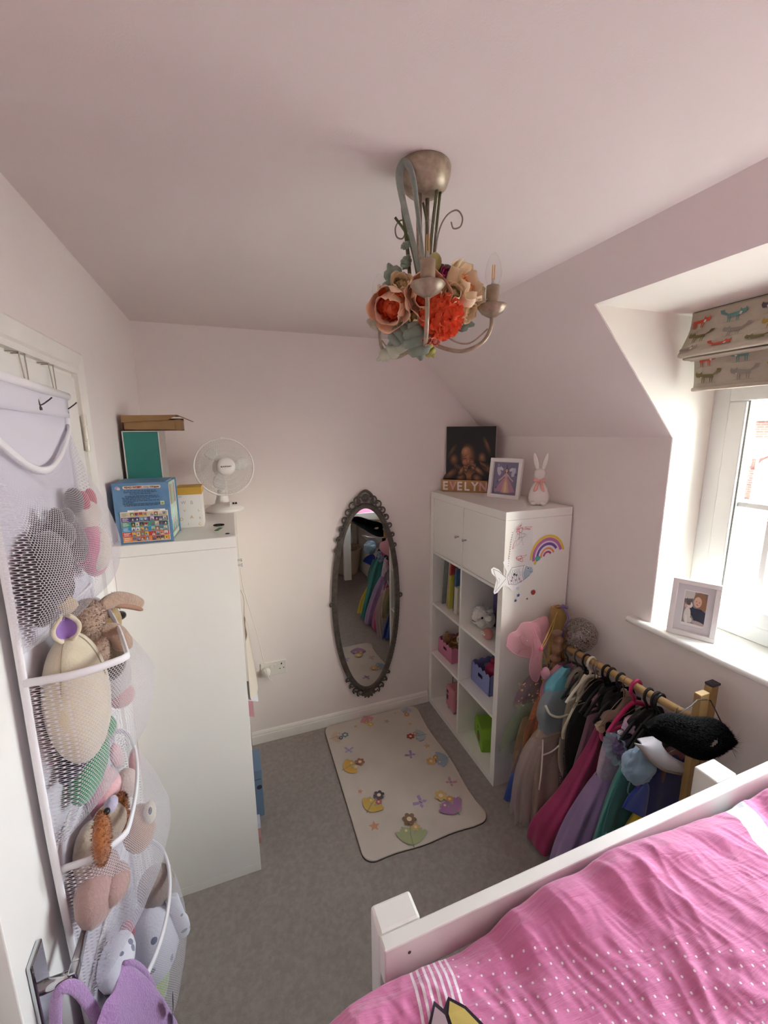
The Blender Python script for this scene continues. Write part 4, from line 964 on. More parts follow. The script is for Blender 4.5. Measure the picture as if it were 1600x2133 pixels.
# pink toy house and green shape sorter on the bottom shelf
z0 = zf(0)
th_ = thing('toy_house', 'small pink plastic toy house with dark windows on the bottom shelf', 'toy', (.1, -.195, z0))
MB().box((.055, -.255, z0 + .02), (.16, -.15, z0 + .17)).build('house_body', mat('toy_pink', '#cf8794', .4), th_, bev=.012, seg=3)
for x, yA, yB, zA, zB in ((.054, -.185, -.165, .075, .105), (.054, -.185, -.165, .12, .14)): MB().box((x - .001, yA, z0 + zA), (x + .004, yB, z0 + zB)).build('window', mat('toy_dark', '#6a2740', .4), th_)
for xA, xB, zA, zB in ((.075, .1, .05, .11), (.115, .14, .05, .11)): MB().box((xA, -.2565, z0 + zA), (xB, -.252, z0 + zB)).build('window', MATS['toy_dark'], th_)
MB().tube(bez([(.1, -.16, z0 + .165), (.1, -.165, z0 + .215), (.1, -.23, z0 + .215), (.1, -.24, z0 + .165)], 6), .004, 8).build('handle', mat('clear_grey', '#9a9590', .2, alpha=.6), th_)
for yy_ in (-.235, -.17): MB().box((.065, yy_ - .008, z0), (.15, yy_ + .008, z0 + .022)).build('foot', mat('foot_grey', '#a79a98', .5), th_)
gs = thing('shape_sorter', 'lime green toy with round holes and a plum top on bottom shelf', 'toy', (.18, -.5, z0))
GM = Matrix.Translation((.235, -.452, z0)) @ Matrix.Rotation(radians(-20), 4, 'Z')
MB().prism([(0, 0), (-.0, .085), (.03, .125), (.16, .125), (.19, .085), (.19, 0)], 0, .13, M=GM @ frame((0, 0, 0), (0, -1, 0), (0, 0, 1))).build('block', mat('lime', '#7fae2e', .6), gs, bev=.006)
GP = GM @ frame((-.0, 0, 0), (0, -1, 0), (0, 0, 1))
prints('hole', GP @ Matrix.Translation((0, 0, .1302)), [(ell(.12, .055, .03, .03, 20), '#3a1c24'), (ell(.125, .05, .018, .018, 16), '#8a3340'), (ell(.1, .1, .012, .01, 14), '#22331a')], gs)
moved(MB().grid(20, 8, lambda u, v: (.06 + .065 * cos(2 * pi * u) * cos(v * pi / 2) ** .6, -.085 + .1 * sin(2 * pi * u) * cos(v * pi / 2) ** .6, .115 + .075 * sin(v * pi / 2)), wrap=True), GM).build('plum_top', mat('plum_felt', '#7d1f66', .8), gs)
# ------------------------------------------------------------------ ceiling light
cream_m = mat('crackled_cream_metal', '#b0a28c', .38, .35, var=(70, '#8a7c68', .8), bump=(200, .2, .001))
CX, CY = -.768, -1.492
rv = Vector((.904, -.427, 0)); vv = Vector((.427, .904, 0))
def CP(L, T, z): return Vector((CX, CY, 0)) + rv * L - vv * T + Vector((0, 0, z))     # L across, T towards the door side
pl_ = thing('ceiling_light', 'cream three-arm candle ceiling light wreathed in silk peonies and grey leaves', 'ceiling light', (CX, CY, 2.0))
CT = Matrix.Translation((CX, CY, 0))
MB().lathe([(0, 2.3555), (.051, 2.3555), (.053, 2.35), (.052, 2.338), (.046, 2.32), (.034, 2.309), (.014, 2.305), (0, 2.305)], 36, M=CT).build('ceiling_rose', cream_m, pl_)
MB().cyl((CX - .012, CY, 2.31), (CX - .006, CY, 2.03), .006, 12).cyl((CX + .012, CY + .01, 2.31), (CX + .008, CY + .004, 2.03), .0045, 10).build('stem', cream_m, pl_)
MB().lathe([(0, 2.0), (.012, 2.004), (.02, 2.016), (.02, 2.03), (.012, 2.04), (0, 2.042)], 18, M=CT).build('hub', cream_m, pl_)
bulb_g = mat('bulb_glass', '#ffffff', .02)
n, l = nodes_of(bulb_g)
tr = n.new('ShaderNodeBsdfTransparent'); gl = n.new('ShaderNodeBsdfGlossy'); gl.inputs['Roughness'].default_value = .05
lw_ = n.new('ShaderNodeLayerWeight'); lw_.inputs[0].default_value = .5; pw = n.new('ShaderNodeMath'); pw.operation = 'POWER'; pw.inputs[1].default_value = 4; ma = n.new('ShaderNodeMath'); ma.operation = 'MULTIPLY_ADD'; ma.inputs[1].default_value = .6; ma.inputs[2].default_value = .02; mxs = n.new('ShaderNodeMixShader'); tr.inputs[0].default_value = (.985, .985, .98, 1)
l.new(lw_.outputs['Facing'], pw.inputs[0]); l.new(pw.outputs[0], ma.inputs[0]); l.new(ma.outputs[0], mxs.inputs[0]); l.new(tr.outputs[0], mxs.inputs[1]); l.new(gl.outputs[0], mxs.inputs[2]); l.new(mxs.outputs[0], n['Material Output'].inputs[0])
fil = mat('amber_filament', '#e0a24a', .5, emit=('#ffb24a', .02))
for R_, ang_, lab in ((.145, 4, None), (.143, 136, None), (.141, -87, None)):
    a = radians(ang_); dr_ = rv * cos(a) + vv * sin(a)
    def Q(d, z): return Vector((CX, CY, z)) + dr_ * d
    arm = MB().tube(bez([Q(.012, 2.03), Q(.04, 2.014), Q(.085, 2.006), Q(.125, 2.022), Q(R_ - .002, 2.05), Q(R_, 2.08)], 8), .0042, 10)
    ar_ = arm.build('arm', cream_m, pl_)
    MB().tube(bez([Q(.02, 2.07), Q(.06, 2.03), Q(.1, 2.022), Q(R_ - .008, 2.05)], 8), .0018, 7).build('wire', cream_m, ar_)
    AM = Matrix.Translation(Q(R_, 0))
    MB().lathe([(0, 2.072), (.008, 2.073), (.022, 2.081), (.0315, 2.0935), (.0305, 2.096), (.02, 2.09), (.0, 2.088)], 28, M=AM).build('drip_dish', cream_m, ar_)
    MB().lathe([(0, 2.088), (.0135, 2.088), (.0135, 2.134), (.012, 2.1345), (0, 2.1345)], 20, M=AM).build('candle_sleeve', mat('candle_cream', '#a8967e', .45, .15, var=(60, '#8d7c66', .8)), ar_)
    MB().lathe([(.0095, 2.132), (.013, 2.14), (.0165, 2.152), (.0168, 2.162), (.0145, 2.176), (.0095, 2.189), (.004, 2.1965), (0, 2.198)], 24, M=AM).build('bulb', bulb_g, ar_)
    fm_ = MB()
    for q in range(4):
        g = radians(90 * q + 20); fm_.cyl((.0035 * cos(g), .0035 * sin(g), 2.145), (.0028 * cos(g), .0028 * sin(g), 2.174), .0008, 6, M=AM)
    fm_.build('filament', fil, ar_)
    MB().lathe([(0, 2.134), (.004, 2.134), (.003, 2.147), (0, 2.15)], 10, M=AM).build('bulb_stem', mat('bulb_stem', '#cfd2d0', .1, alpha=.6), ar_)
# wire scrolls
for pts in ([(.02, 0, 2.17), (.03, 0, 2.235), (.045, 0, 2.265), (.065, 0, 2.275), (.077, 0, 2.262), (.074, 0, 2.245), (.06, 0, 2.242), (.055, 0, 2.254)], [(-.02, 0, 2.2), (-.03, 0, 2.245), (-.045, 0, 2.262), (-.058, 0, 2.25), (-.056, 0, 2.232), (-.044, 0, 2.228), (-.037, 0, 2.24)]):
    MB().tube(bez([CP(*q) for q in pts], 6), .0016, 7).build('scroll_wire', mat('scroll_metal', '#8f8476', .4, .5), pl_)
# green stems standing up out of the bouquet
for i, (pts, r) in enumerate((([(-.028, .01, 2.15), (-.035, .012, 2.22), (-.045, .012, 2.3), (-.043, .02, 2.33)], .004), ([(.01, .01, 2.15), (.016, .012, 2.23), (.025, .01, 2.31)], .0034), ([(.018, .0, 2.15), (.024, 0, 2.23), (.032, .0, 2.31)], .003), ([(-.012, .012, 2.15), (-.03, .014, 2.22), (-.058, .012, 2.262)], .0026), ([(.004, .012, 2.16), (.006, .014, 2.24), (-.002, .014, 2.285)], .0026))):
    MB().tube(bez([CP(*q) for q in pts], 6), r, 8).build('flower_stem', mat('stem_green', '#5d6240', .7), pl_)
# velvety grey leaf loops hanging from the rose
felt = mat('grey_velvet_leaf', '#8d968c', .9, sheen=.6, var=(60, '#77837a', .8), bump=(220, .4, .002))
MB().tube(bez([CP(-.004, .03, 2.13), CP(-.02, .04, 2.2), CP(-.042, .045, 2.28), CP(-.048, .04, 2.325), CP(-.036, .045, 2.34), CP(-.022, .045, 2.315), CP(-.01, .04, 2.24), CP(.0, .03, 2.17)], 8), [.004 + .004 * sin(pi * i / 56) for i in range(57)], 8, flat=.6).build('velvet_leaf', felt, pl_)
# flowers
peach = mat('peach_petal', '#e6bd97', .75, sheen=.2, var=(30, '#efd3b4', .8)); orange_ = mat('orange_petal', '#e2673a', .75, var=(50, '#c94f2a', .7)); pale = mat('pale_yellow_petal', '#e2cda2', .75, var=(40, '#efdfc0', .7)); mumm = mat('coral_petal', '#e4623c', .7, var=(60, '#f08358', .7))
random.seed(9)
def petal(mb, M, w, h, cup, curl_=.3, n=7):
    def f(u, v):
        a = (u - .5) * 2; wv = w * sin(pi * (.12 + .76 * v)) ** .7
        x = a * wv * .5; y = h * v
        z = cup * (a * a * .6 + (v - .1) ** 2 * 1.2) - curl_ * h * max(0, v - .7) ** 2 * 3 + random.uniform(-1, 1) * .012 * h
        return (x, y, z)
    mb.grid(n, n, f, M=M)
def bloom(name, c, axis, r, outer, inner, n_out, core_n, opened=.5):
    z = Vector(axis).normalized(); x = z.orthogonal().normalized(); y = z.cross(x)
    B = Matrix(((x.x, y.x, z.x, c.x), (x.y, y.y, z.y, c.y), (x.z, y.z, z.z, c.z), (0, 0, 0, 1)))
    core = MB()
    for k in range(core_n):
        a = random.uniform(0, 2 * pi); q = sqrt(random.random()); rr = r * .6 * q
        MM = B @ Matrix.Rotation(a, 4, 'Z') @ Matrix.Translation((0, rr, -r * .2 + r * .12 * (1 - q))) @ Matrix.Rotation(radians(random.uniform(45, 88) - 10 * q), 4, 'X') @ Matrix.Rotation(random.uniform(-.6, .6), 4, 'Y')
        petal(core, MM, r * .6, r * .55 * (1.05 - .25 * q), r * .25, n=5)
    core.ball(tuple(c - z * r * .15), r * .52, 12, 8)
    co = core.build(name, inner, pl_)
    for k in range(n_out):
        a = 2 * pi * k / n_out + random.uniform(-.15, .15); ring = k % 2
        MM = B @ Matrix.Rotation(a, 4, 'Z') @ Matrix.Translation((0, r * (.42 + .1 * ring), -r * .55)) @ Matrix.Rotation(radians((72 if not ring else 55) * (1 - .35 * opened)), 4, 'X')
        p = MB(); petal(p, MM, r * 1.25, r * 1.15, r * .5, .5, 9); p.build('petal', outer, co, solid=.0007)
    return co
tow = -vv
bloom('peony', CP(-.063, .062, 2.082), tow * .8 - rv * .25 - Vector((0, 0, .55)), .043, peach, orange_, 8, 26, .45)
bloom('peony', CP(.006, .055, 2.104), tow + rv * .15 - Vector((0, 0, .3)), .047, peach, orange_, 8, 26, .3)
bloom('peony', CP(.078, .01, 2.124), rv * .7 + tow * .5 + Vector((0, 0, .35)), .046, pale, mat('apricot_petal', '#e6a66c', .75, var=(40, '#efc79a', .8)), 9, 18, .9)
bloom('peony', CP(.084, .0, 2.087), rv * .8 + tow * .4 - Vector((0, 0, .5)), .03, pale, mat('straw_petal', '#d6c28e', .8), 7, 16, .6)
cc_ = CP(.036, .052, 2.062); ca = MB(); ca.ball(tuple(cc_), .034, 14, 10)
for k in range(170):
    zz = 1 - 2 * (k + .5) / 170; ph = k * 2.39996; dq = Vector((sqrt(1 - zz * zz) * cos(ph), sqrt(1 - zz * zz) * sin(ph), zz))
    xx = dq.orthogonal().normalized(); yy2 = dq.cross(xx); ro = random.uniform(0, 6)
    xx, yy2 = xx * cos(ro) + yy2 * sin(ro), yy2 * cos(ro) - xx * sin(ro)
    o_ = cc_ + dq * .026
    petal(ca, Matrix(((xx.x, dq.x, yy2.x, o_.x), (xx.y, dq.y, yy2.y, o_.y), (xx.z, dq.z, yy2.z, o_.z), (0, 0, 0, 1))), .017, .02, .006, .9, 5)
ca.build('carnation', mumm, pl_)
for L_, T_, z_ in ((-.043, .06, 2.122), (.058, .06, 2.1), (-.02, -.05, 2.09), (.05, -.06, 2.1)): bloom('small_rose', CP(L_, T_, z_), tow + Vector((0, 0, .2)), .022, pale, mat('cream_green_centre', '#bda878', .8), 6, 12, .6)
bloom('small_rose', CP(.045, .03, 2.147), tow + rv * .3, .014, mat('magenta_petal', '#b9497c', .7), mat('magenta_centre', '#9a2f60', .7), 6, 8, .5)
MB().ball(CP(.022, .035, 2.168), (.014, .014, .018), 12, 8).build('flower_bud', mat('green_bud', '#9c9c5c', .6), pl_)
def leafM(c, dirv, nrm): 
    y = Vector(dirv).normalized(); z = Vector(nrm); z = (z - y * z.dot(y)).normalized(); x = y.cross(z)
    return Matrix(((x.x, y.x, z.x, c.x), (x.y, y.y, z.y, c.y), (x.z, y.z, z.z, c.z), (0, 0, 0, 1)))
def lobed(name, c, dirv, L_, w, m_, lobes=4):
    M = leafM(c, dirv, -vv + Vector((0, 0, .2))); half = []
    for i in range(lobes * 4 + 1):
        t = i / (lobes * 4); env = w * sin(pi * (.08 + .9 * t)) ** .8
        half.append((env * (.55 + .45 * abs(cos(t * lobes * pi))), L_ * (t + .05 * sin(t * lobes * 2 * pi))))
    n = len(half); mb = MB(); vs = []
    for x, y in half: vs += [(-x, y, -.1 * x - .004), (0, y, .0), (x, y, -.1 * x - .004)]
    mb.add(vs, [(i * 3 + q, i * 3 + q + 1, i * 3 + q + 4, i * 3 + q + 3) for i in range(n - 1) for q in (0, 1)], 0, True, None, M)
    return mb.build(name, m_, pl_, solid=.0012)
lamb = mat('silver_green_leaf', '#82907f', .85, sheen=.4, var=(50, '#6d7e70', .8)); lime_l = mat('lime_leaf', '#a9b25c', .7); dkl = mat('dark_leaf', '#3f4a2e', .7)
for c, dv, L_, w, m_ in ((CP(-.04, .03, 2.11), (rv * -.5 + Vector((0, 0, 1))), .07, .026, lamb), (CP(-.05, .03, 2.125), (-rv + Vector((0, 0, .1))), .04, .018, lamb), (CP(-.02, .07, 2.05), Vector((0, 0, -1)) + rv * .25, .075, .03, lamb), (CP(-.025, .06, 2.05), -rv * .8 - Vector((0, 0, .7)), .06, .022, lamb),
                         (CP(-.03, .05, 2.02), -rv * .9 - Vector((0, 0, .5)), .075, .018, mat('pale_leaf', '#b4bda6', .85)), (CP(-.005, .06, 2.02), rv * .5 - Vector((0, 0, .6)), .045, .016, lime_l), (CP(.02, .03, 2.165), rv * .9 - Vector((0, 0, .25)), .055, .011, dkl), (CP(.03, .03, 2.17), rv * .2 - Vector((0, 0, 1)), .045, .01, dkl),
                         (CP(-.03, .02, 2.19), -rv * .3 + Vector((0, 0, -.6)), .03, .012, lamb), (CP(-.028, .02, 2.215), -rv * .8 - Vector((0, 0, .5)), .022, .009, lamb), (CP(-.02, -.05, 2.1), -rv - Vector((0, 0, .4)), .09, .03, lamb), (CP(.03, -.07, 2.1), rv - Vector((0, 0, .3)), .09, .03, lamb)): lobed('leaf', c, dv, L_, w, m_)
for L_, T_, z_ in ((.008, .09, 2.01), (.024, .085, 2.008)): bloom('small_rose', CP(L_, T_, z_), tow - Vector((0, 0, .5)), .009, mat('salmon_petal', '#e59a82', .7), MATS['salmon_petal'], 5, 4, .6)

# ------------------------------------------------------------------ roman blind
linen = mat('blind_linen', '#b9b0a0', .9, var=(40, '#b1a897', .8), bump=(700, .3, .001))
rbn = thing('roman_blind', 'folded linen roman blind printed with coloured foxes above the window', 'blind', (.40, -1.87, 1.97))
BY0, BY1 = -1.256, -2.49
prof = bez([(.384, 0, 2.236), (.382, 0, 2.18), (.352, 0, 2.12), (.331, 0, 2.092), (.340, 0, 2.086), (.372, 0, 2.091), (.378, 0, 2.087), (.362, 0, 2.081), (.385, 0, 2.079), (.405, 0, 2.078)], 4)
def sheet_(prof, y0, y1, ny=26, wob=.003):
    mb = MB(); m = len(prof)
    vs = []
    for j in range(ny):
        y = y0 + (y1 - y0) * j / (ny - 1)
        for k, q in enumerate(prof): vs.append((q[0] + wob * sin(7 * y + k * .25) * min(1, k / 6), y, q[2] + .3 * wob * sin(5 * y + k)))
    mb.add(vs, [(j * m + i, j * m + i + 1, (j + 1) * m + i + 1, (j + 1) * m + i) for j in range(ny - 1) for i in range(m - 1)], 0, True)
    return mb
sheet_(prof, BY0, BY1).build('upper_fold', linen, rbn, solid=.003)
prof2 = bez([(.415, 0, 2.085), (.424, 0, 2.04), (.428, 0, 2.0), (.424, 0, 1.973)], 5)
sheet_(prof2, BY0 - .004, BY1, wob=.0015).build('lower_fold', linen, rbn, solid=.004)
MB().box((.41, BY1, 1.972), (.431, BY0 - .006, 1.985)).build('bottom_rod_pocket', linen, rbn, bev=.004)
MB().box((.386, BY1, 2.212), (.42, BY0, 2.2375)).build('head_batten', mat('batten', '#3b2f2a', .8), rbn)
def fox(x, y, s, c, flip=1, legs=True):
    def T(P): return [(x + flip * s * a, y + s * b) for a, b in P][::1 if flip > 0 else -1]
    out = [(T([(-.42, -.02), (.3, .02), (.34, .24), (-.4, .2)]), c)]
    out.append((T([(-.38, .1), (-.36, .2), (-.55, .34), (-.62, .52), (-.86, .5), (-.78, .3), (-.6, .2)]), c))
    out.append((T([(.26, .02), (.62, .08), (.7, .26), (.62, .44), (.56, .33), (.4, .32), (.32, .42), (.24, .2)]), c))
    out.append((T([(.24, .06), (.36, .02), (.42, .18), (.3, .22)]), '#e3ddd0'))
    if legs:
        for lx in (-.36, -.24, .12, .24): out.append((T([(lx, -.32), (lx + .05, -.32), (lx + .06, .02), (lx - .01, .02)]), c))
        out.append((T([(-.6, -.36), (.5, -.34), (.5, -.32), (-.6, -.34)]), '#8d877c'))
    return out
FO, FT, FG, FOL, FMU, FPU = '#b9472c', '#5f8c86', '#8f897f', '#6f6a3c', '#a38434', '#5a5058'
# upper panel plane: from (.383, 2.236) down to (.335, 2.095)
UPM = frame((.3795, BY0, 2.236), (0, -1, 0), (.047, 0, .141))
SL = Matrix.Translation((0, 0, 0))
def on_cloth(prof, shapes, name):
    """lay outlines (distance along the blind, distance down the cloth) on the folded profile"""
    P = [Vector((q[0], q[2])) for q in prof]; L = [0]
    for a, b in zip(P, P[1:]): L.append(L[-1] + (b - a).length)
    mb = MB()
    for k, (poly, c) in enumerate(shapes):
        vs = []
        for u, s_ in poly:
            s_ = min(max(s_, 0), L[-1]); i = 0
            while i < len(L) - 2 and L[i + 1] < s_: i += 1
            f = (s_ - L[i]) / (L[i + 1] - L[i]); p = P[i] + (P[i + 1] - P[i]) * f; d = (P[i + 1] - P[i]).normalized()
            nn = Vector((d.y, -d.x)); nn = -nn if nn.x > 0 else nn
            p = p + nn * (.0055 + .00002 * k); vs.append((p.x, BY0 - u, p.y))
        mb.add(vs, [tuple(range(len(vs)))], 0, False, lin(c))
    return mb.build(name, ink_mat(), rbn)
def fox_rows(rows_):
    out = []
    for s0, s, cols, off, flips, step, legs in rows_:
        u = off; i = 0
        while u < 1.18:
            f = [(p, c) for p, c in fox(u, 0, s, cols[i % len(cols)], flips[i % len(flips)], legs) if all(q[0] > .001 for q in p)]
            out += [([(a, s0 - b) for a, b in p], c) for p, c in f]; u += step; i += 1
    return out
on_cloth(prof, fox_rows([(.042, .052, [FO, FT, FPU, FMU, FG], .03, [1, 1, -1], .108, True), (.098, .052, [FOL, FG, FMU, FO, FT], .045, [-1, -1, -1], .108, True), (.148, .05, [FG, FO, FOL, FT, FMU], .025, [1, 1, -1], .105, False)]), 'fox_print')
on_cloth(prof2, fox_rows([(.014, .05, [FO, FT, FG, FPU], .045, [1, -1, 1], .11, True), (.07, .055, [FOL, FG, FMU, FO], .05, [-1, -1, 1], .112, True)]), 'fox_print')

# ------------------------------------------------------------------ on the window sill
SZ = 1.0592
SM_ = leanM((.383, -1.302, SZ + .001), (.463, -.886, 0), radians(9))
w_, h_ = .15, .216
def gx(x): return .05 + x * (w_ - .1)
gx0, gx1, gy0_, gy1_ = .042, w_ - .036, .05, h_ - .044
def gq(x, y): return (gx0 + x * (gx1 - gx0), gy0_ + y * (gy1_ - gy0_))
def ge(x, y, rx, ry, a=0, n=16): return [gq(x + px, y + py) for px, py in ell(0, 0, rx, ry, n, a)]
GS = [(rect(gx0, gy0_, gx1, gy1_), '#8d8a88'), ([gq(0, .75), gq(.4, .8), gq(.42, 1), gq(0, 1)], '#cfcdc6'), ([gq(.0, .62), gq(.36, .66), gq(.36, .78), gq(0, .74)], '#6b6864'), ([gq(.75, .55), gq(1, .5), gq(1, 1), gq(.7, 1)], '#7a6a62'),
      (ge(.66, .76, .27, .25, -10), '#8f6a4c'), (ge(.8, .62, .16, .22, 10), '#9a7450'), (ge(.58, .7, .17, .17, -20), '#d9b29c'), (ge(.52, .72, .022, .012), '#4a3a36'), (ge(.65, .7, .022, .012), '#4a3a36'), (ge(.57, .62, .05, .015, -15), '#a8605a'),
      ([gq(.12, .45), gq(.35, .5), gq(.75, .5), gq(1, .4), gq(1, .08), gq(.6, .0), gq(.45, .2), gq(.3, .34)], '#2f3446'), (ge(.36, .44, .26, .1, -18), '#343a4e'), (ge(.12, .52, .08, .06, -30), '#d2ab96'),
      (ge(.2, .24, .15, .26), '#d8d4ce'), (ge(.26, .58, .12, .1, -15), '#ddd9d2'), (ge(.2, .64, .1, .08, -10), '#5d5650'), ([gq(.1, .7), gq(.16, .72), gq(.12, .8)], '#5a544e'), ([gq(.28, .7), gq(.34, .68), gq(.34, .77)], '#5a544e'), (ge(.27, .57, .02, .012), '#b98f88'), (ge(.18, .12, .05, .14, 10), '#e6e3dd'), (ge(.35, .1, .09, .08, 30), '#d6d2cc'), (ge(.7, .05, .28, .06, -6), '#b7a8a4')]
picture_frame('photo_frame', 'white box frame on the window sill with photo of child hugging a cat', SM_, w_, h_, .017, .022, white_fr, GS, mount=.022)
jar = thing('trinket_pot', 'round white pot with a pink satin ruffle on the window sill', 'pot', (.44, -1.70, SZ))
JM = Matrix.Translation((.452, -1.682, SZ))
MB().lathe([(0, 0), (.052, 0), (.064, .008), (.071, .022), (.07, .034), (.06, .04), (0, .04)], 36, M=JM).build('pot_body', mat('pot_glaze', '#dfe3e4', .15, coat=.5), jar)
sat = mat('pink_satin', '#c9a2a8', .3, sheen=.3)
MB().grid(64, 7, lambda u, v: ((.069 - .05 * v + .006 * sin(2 * pi * u * 11) * (1 - v * .4)) * cos(2 * pi * u), (.069 - .05 * v + .006 * sin(2 * pi * u * 11) * (1 - v * .4)) * sin(2 * pi * u), .036 + .034 * v + .004 * sin(2 * pi * u * 7 + 3 * v)), M=JM, wrap=True).build('satin_ruffle', sat, jar, solid=.001)
MB().tube([(.05 * cos(2 * pi * i / 48), .05 * sin(2 * pi * i / 48), .052) for i in range(48)], .004, 8, closed=True, M=JM).build('ribbon', mat('white_ribbon', '#e4e2e6', .35), jar)
# ------------------------------------------------------------------ clothes rail
pine = mat('rail_pine', '#b3925f', .55, var=(9, '#9c7a49', .8))
n, l = nodes_of(pine)
rail = thing('clothes_rail', 'low wooden clothes rail with square posts and a round dowel under the sill', 'clothes rail', (.27, -1.18, 0))
RA, RB_ = Vector((.27, -.80, .816)), Vector((.238, -1.55, .876))
def RP(y): return RA + (RB_ - RA) * ((y - RA.y) / (RB_.y - RA.y))
MB().cyl(RA, RB_, .0145, 18).build('dowel', pine, rail)
for (x0, x1, y0, y1, zt) in ((.232, .276, -1.545, -1.522, .972), (.326, .364, -1.52, -1.495, .962), (.262, .312, -.832, -.81, .985), (.30, .335, -.806, -.786, .975)):
    MB().box((x0, y0, .0), (x1, y1, zt)).build('post', pine, rail, bev=.0025)
for y in (-1.56, -.82): MB().box((.12, y - .012, .03), (.385, y + .012, .07)).build('foot_rail', pine, rail, bev=.002)
MB().box((.33, -1.521, .9625), (.37, -1.493, .971)).build('price_tag', mat('tag_dark', '#34323a', .6), label='small dark paper tag on top of the near rail post', cat='tag', bev=.001)
# ---- hangers
HM_ = {'black': mat('hanger_black', '#100e0f', .45), 'grey': mat('hanger_grey', '#4d4a4a', .4), 'ivory': mat('hanger_ivory', '#d6d0bd', .4), 'wire': mat('hanger_wire', '#a99f8d', .25, .9), 'pink': mat('hanger_pink', '#b5265c', .35), 'clear': mat('hanger_clear', '#9aa09c', .15, alpha=.55)}
def hanger(y, kind, label, r=.0042, drop=.085, hw=.125, tilt=.045, grp='hangers on the rail', loop=.021, yaw=0):
    c = RP(y); t = thing('clothes_hanger', label, 'hanger', (c.x, c.y, c.z - drop), grp)
    m_ = HM_[kind]
    def L(a, b): # a across (room -x positive), b height
        return (c.x - a * cos(yaw), c.y + a * sin(yaw), c.z + b)
    pts = [L(-loop * cos(radians(a)), loop * sin(radians(a)) - .004) for a in range(-30, 181, 15)] + [L(loop * .95, -.02), L(loop * .4, -.038), L(0, -.05), L(0, -drop + .012)]
    MB().tube(pts, r, 9).build('hook', m_, t)
    arms = bez([L(-hw, -drop - .045), L(-hw * .6, -drop - .02), L(-.02, -drop + .008), L(.02, -drop + .008), L(hw * .6, -drop - .02 - tilt * .3), L(hw, -drop - .045 - tilt)], 5)
    MB().tube(arms, r * 1.5 if kind != 'wire' else r, 8, flat=.7).build('shoulder_bar', m_, t)
    MB().tube([arms[1], L(0, -drop - .075), arms[-2]], r * (1 if kind != 'wire' else .9), 7).build('trouser_bar', m_, t)
    return t
hanger(-.90, 'wire', 'thin wire hanger nearest the shelving unit on the rail', r=.0018, loop=.018)
hanger(-.945, 'grey', 'dark grey plastic hanger second from the shelving unit', r=.0036)
hanger(-1.005, 'grey', 'dark grey plastic hanger holding the pale blue organza dress', r=.0036)
hanger(-1.053, 'black', 'black plastic hanger just before the ivory hanger', r=.0045)
hanger(-1.082, 'ivory', 'glossy ivory plastic hanger on the wooden dowel', r=.0052)
hanger(-1.108, 'wire', 'thin wire hanger right beside the ivory hanger', r=.0018, loop=.018)
hanger(-1.124, 'wire', 'thin wire hanger with clear clips over the mauve dress', r=.0018, loop=.018)
hanger(-1.162, 'black', 'thick black hanger, first of a close pair on the rail', r=.0055)
hanger(-1.19, 'black', 'thick black hanger, second of a close pair on the rail', r=.0055)
hanger(-1.235, 'black', 'thick black hanger between the close pair and the pink hanger', r=.0055)
hanger(-1.262, 'wire', 'thin wire hanger just behind the hot pink hanger', r=.0018, loop=.018)
hanger(-1.305, 'pink', 'hot pink plastic hanger with a wide flat hook', r=.0068, loop=.026)
hanger(-1.36, 'black', 'thick black hanger just after the hot pink hanger', r=.0055)
hanger(-1.392, 'black', 'thick black hanger doubled up over the blue princess costume', r=.0055, loop=.024)
hanger(-1.406, 'black', 'thick black hanger closest to the furry mask', r=.0055, loop=.024)
hanger(-1.478, 'wire', 'thin wire hanger at the near end of the dowel', r=.0018, loop=.018)

# ---- garments
def fabric(name, col, alpha=1, rough=.8, sheen=.3, var=None, bump=(260, .25, .002), spk=None):
    if name in MATS: return MATS[name]
    m = mat(name, col, rough, sheen=sheen, var=var, bump=bump, alpha=alpha)
    n, l = nodes_of(m)
    if alpha < 1:      # a sheer cloth lets part of the light through
        b = n['Principled BSDF']; tr = n.new('ShaderNodeBsdfTransparent'); tl = n.new('ShaderNodeBsdfTranslucent'); tl.inputs[0].default_value = lin(col)
        b.inputs['Alpha'].default_value = 1
        m1 = n.new('ShaderNodeMixShader'); m1.inputs[0].default_value = .3; m2 = n.new('ShaderNodeMixShader'); m2.inputs[0].default_value = alpha
        l.new(b.outputs[0], m1.inputs[1]); l.new(tl.outputs[0], m1.inputs[2]); l.new(tr.outputs[0], m2.inputs[1]); l.new(m1.outputs[0], m2.inputs[2]); l.new(m2.outputs[0], n['Material Output'].inputs[0])
    if spk:            # sequins / glitter specks: (scale, colour, threshold)
        b = n['Principled BSDF']; tc = n.new('ShaderNodeTexCoord'); v = n.new('ShaderNodeTexVoronoi'); v.inputs['Scale'].default_value = spk[0]
        l.new(tc.outputs['Object'], v.inputs['Vector'])
        lt = n.new('ShaderNodeMath'); lt.operation = 'LESS_THAN'; lt.inputs[1].default_value = spk[2]; l.new(v.outputs['Distance'], lt.inputs[0])
        mx = n.new('ShaderNodeMix'); mx.data_type = 'RGBA'; mx.inputs[7].default_value = lin(spk[1])
        src = b.inputs['Base Color'].links[0].from_socket if b.inputs['Base Color'].is_linked else None
        if src: l.new(src, mx.inputs[6])
        else: mx.inputs[6].default_value = lin(col)
        l.new(lt.outputs[0], mx.inputs[0]); l.new(mx.outputs[2], b.inputs['Base Color'])
        mr = n.new('ShaderNodeMapRange'); mr.inputs[3].default_value = rough; mr.inputs[4].default_value = .2; l.new(lt.outputs[0], mr.inputs[0]); l.new(mr.outputs[0], b.inputs['Roughness'])
    return m
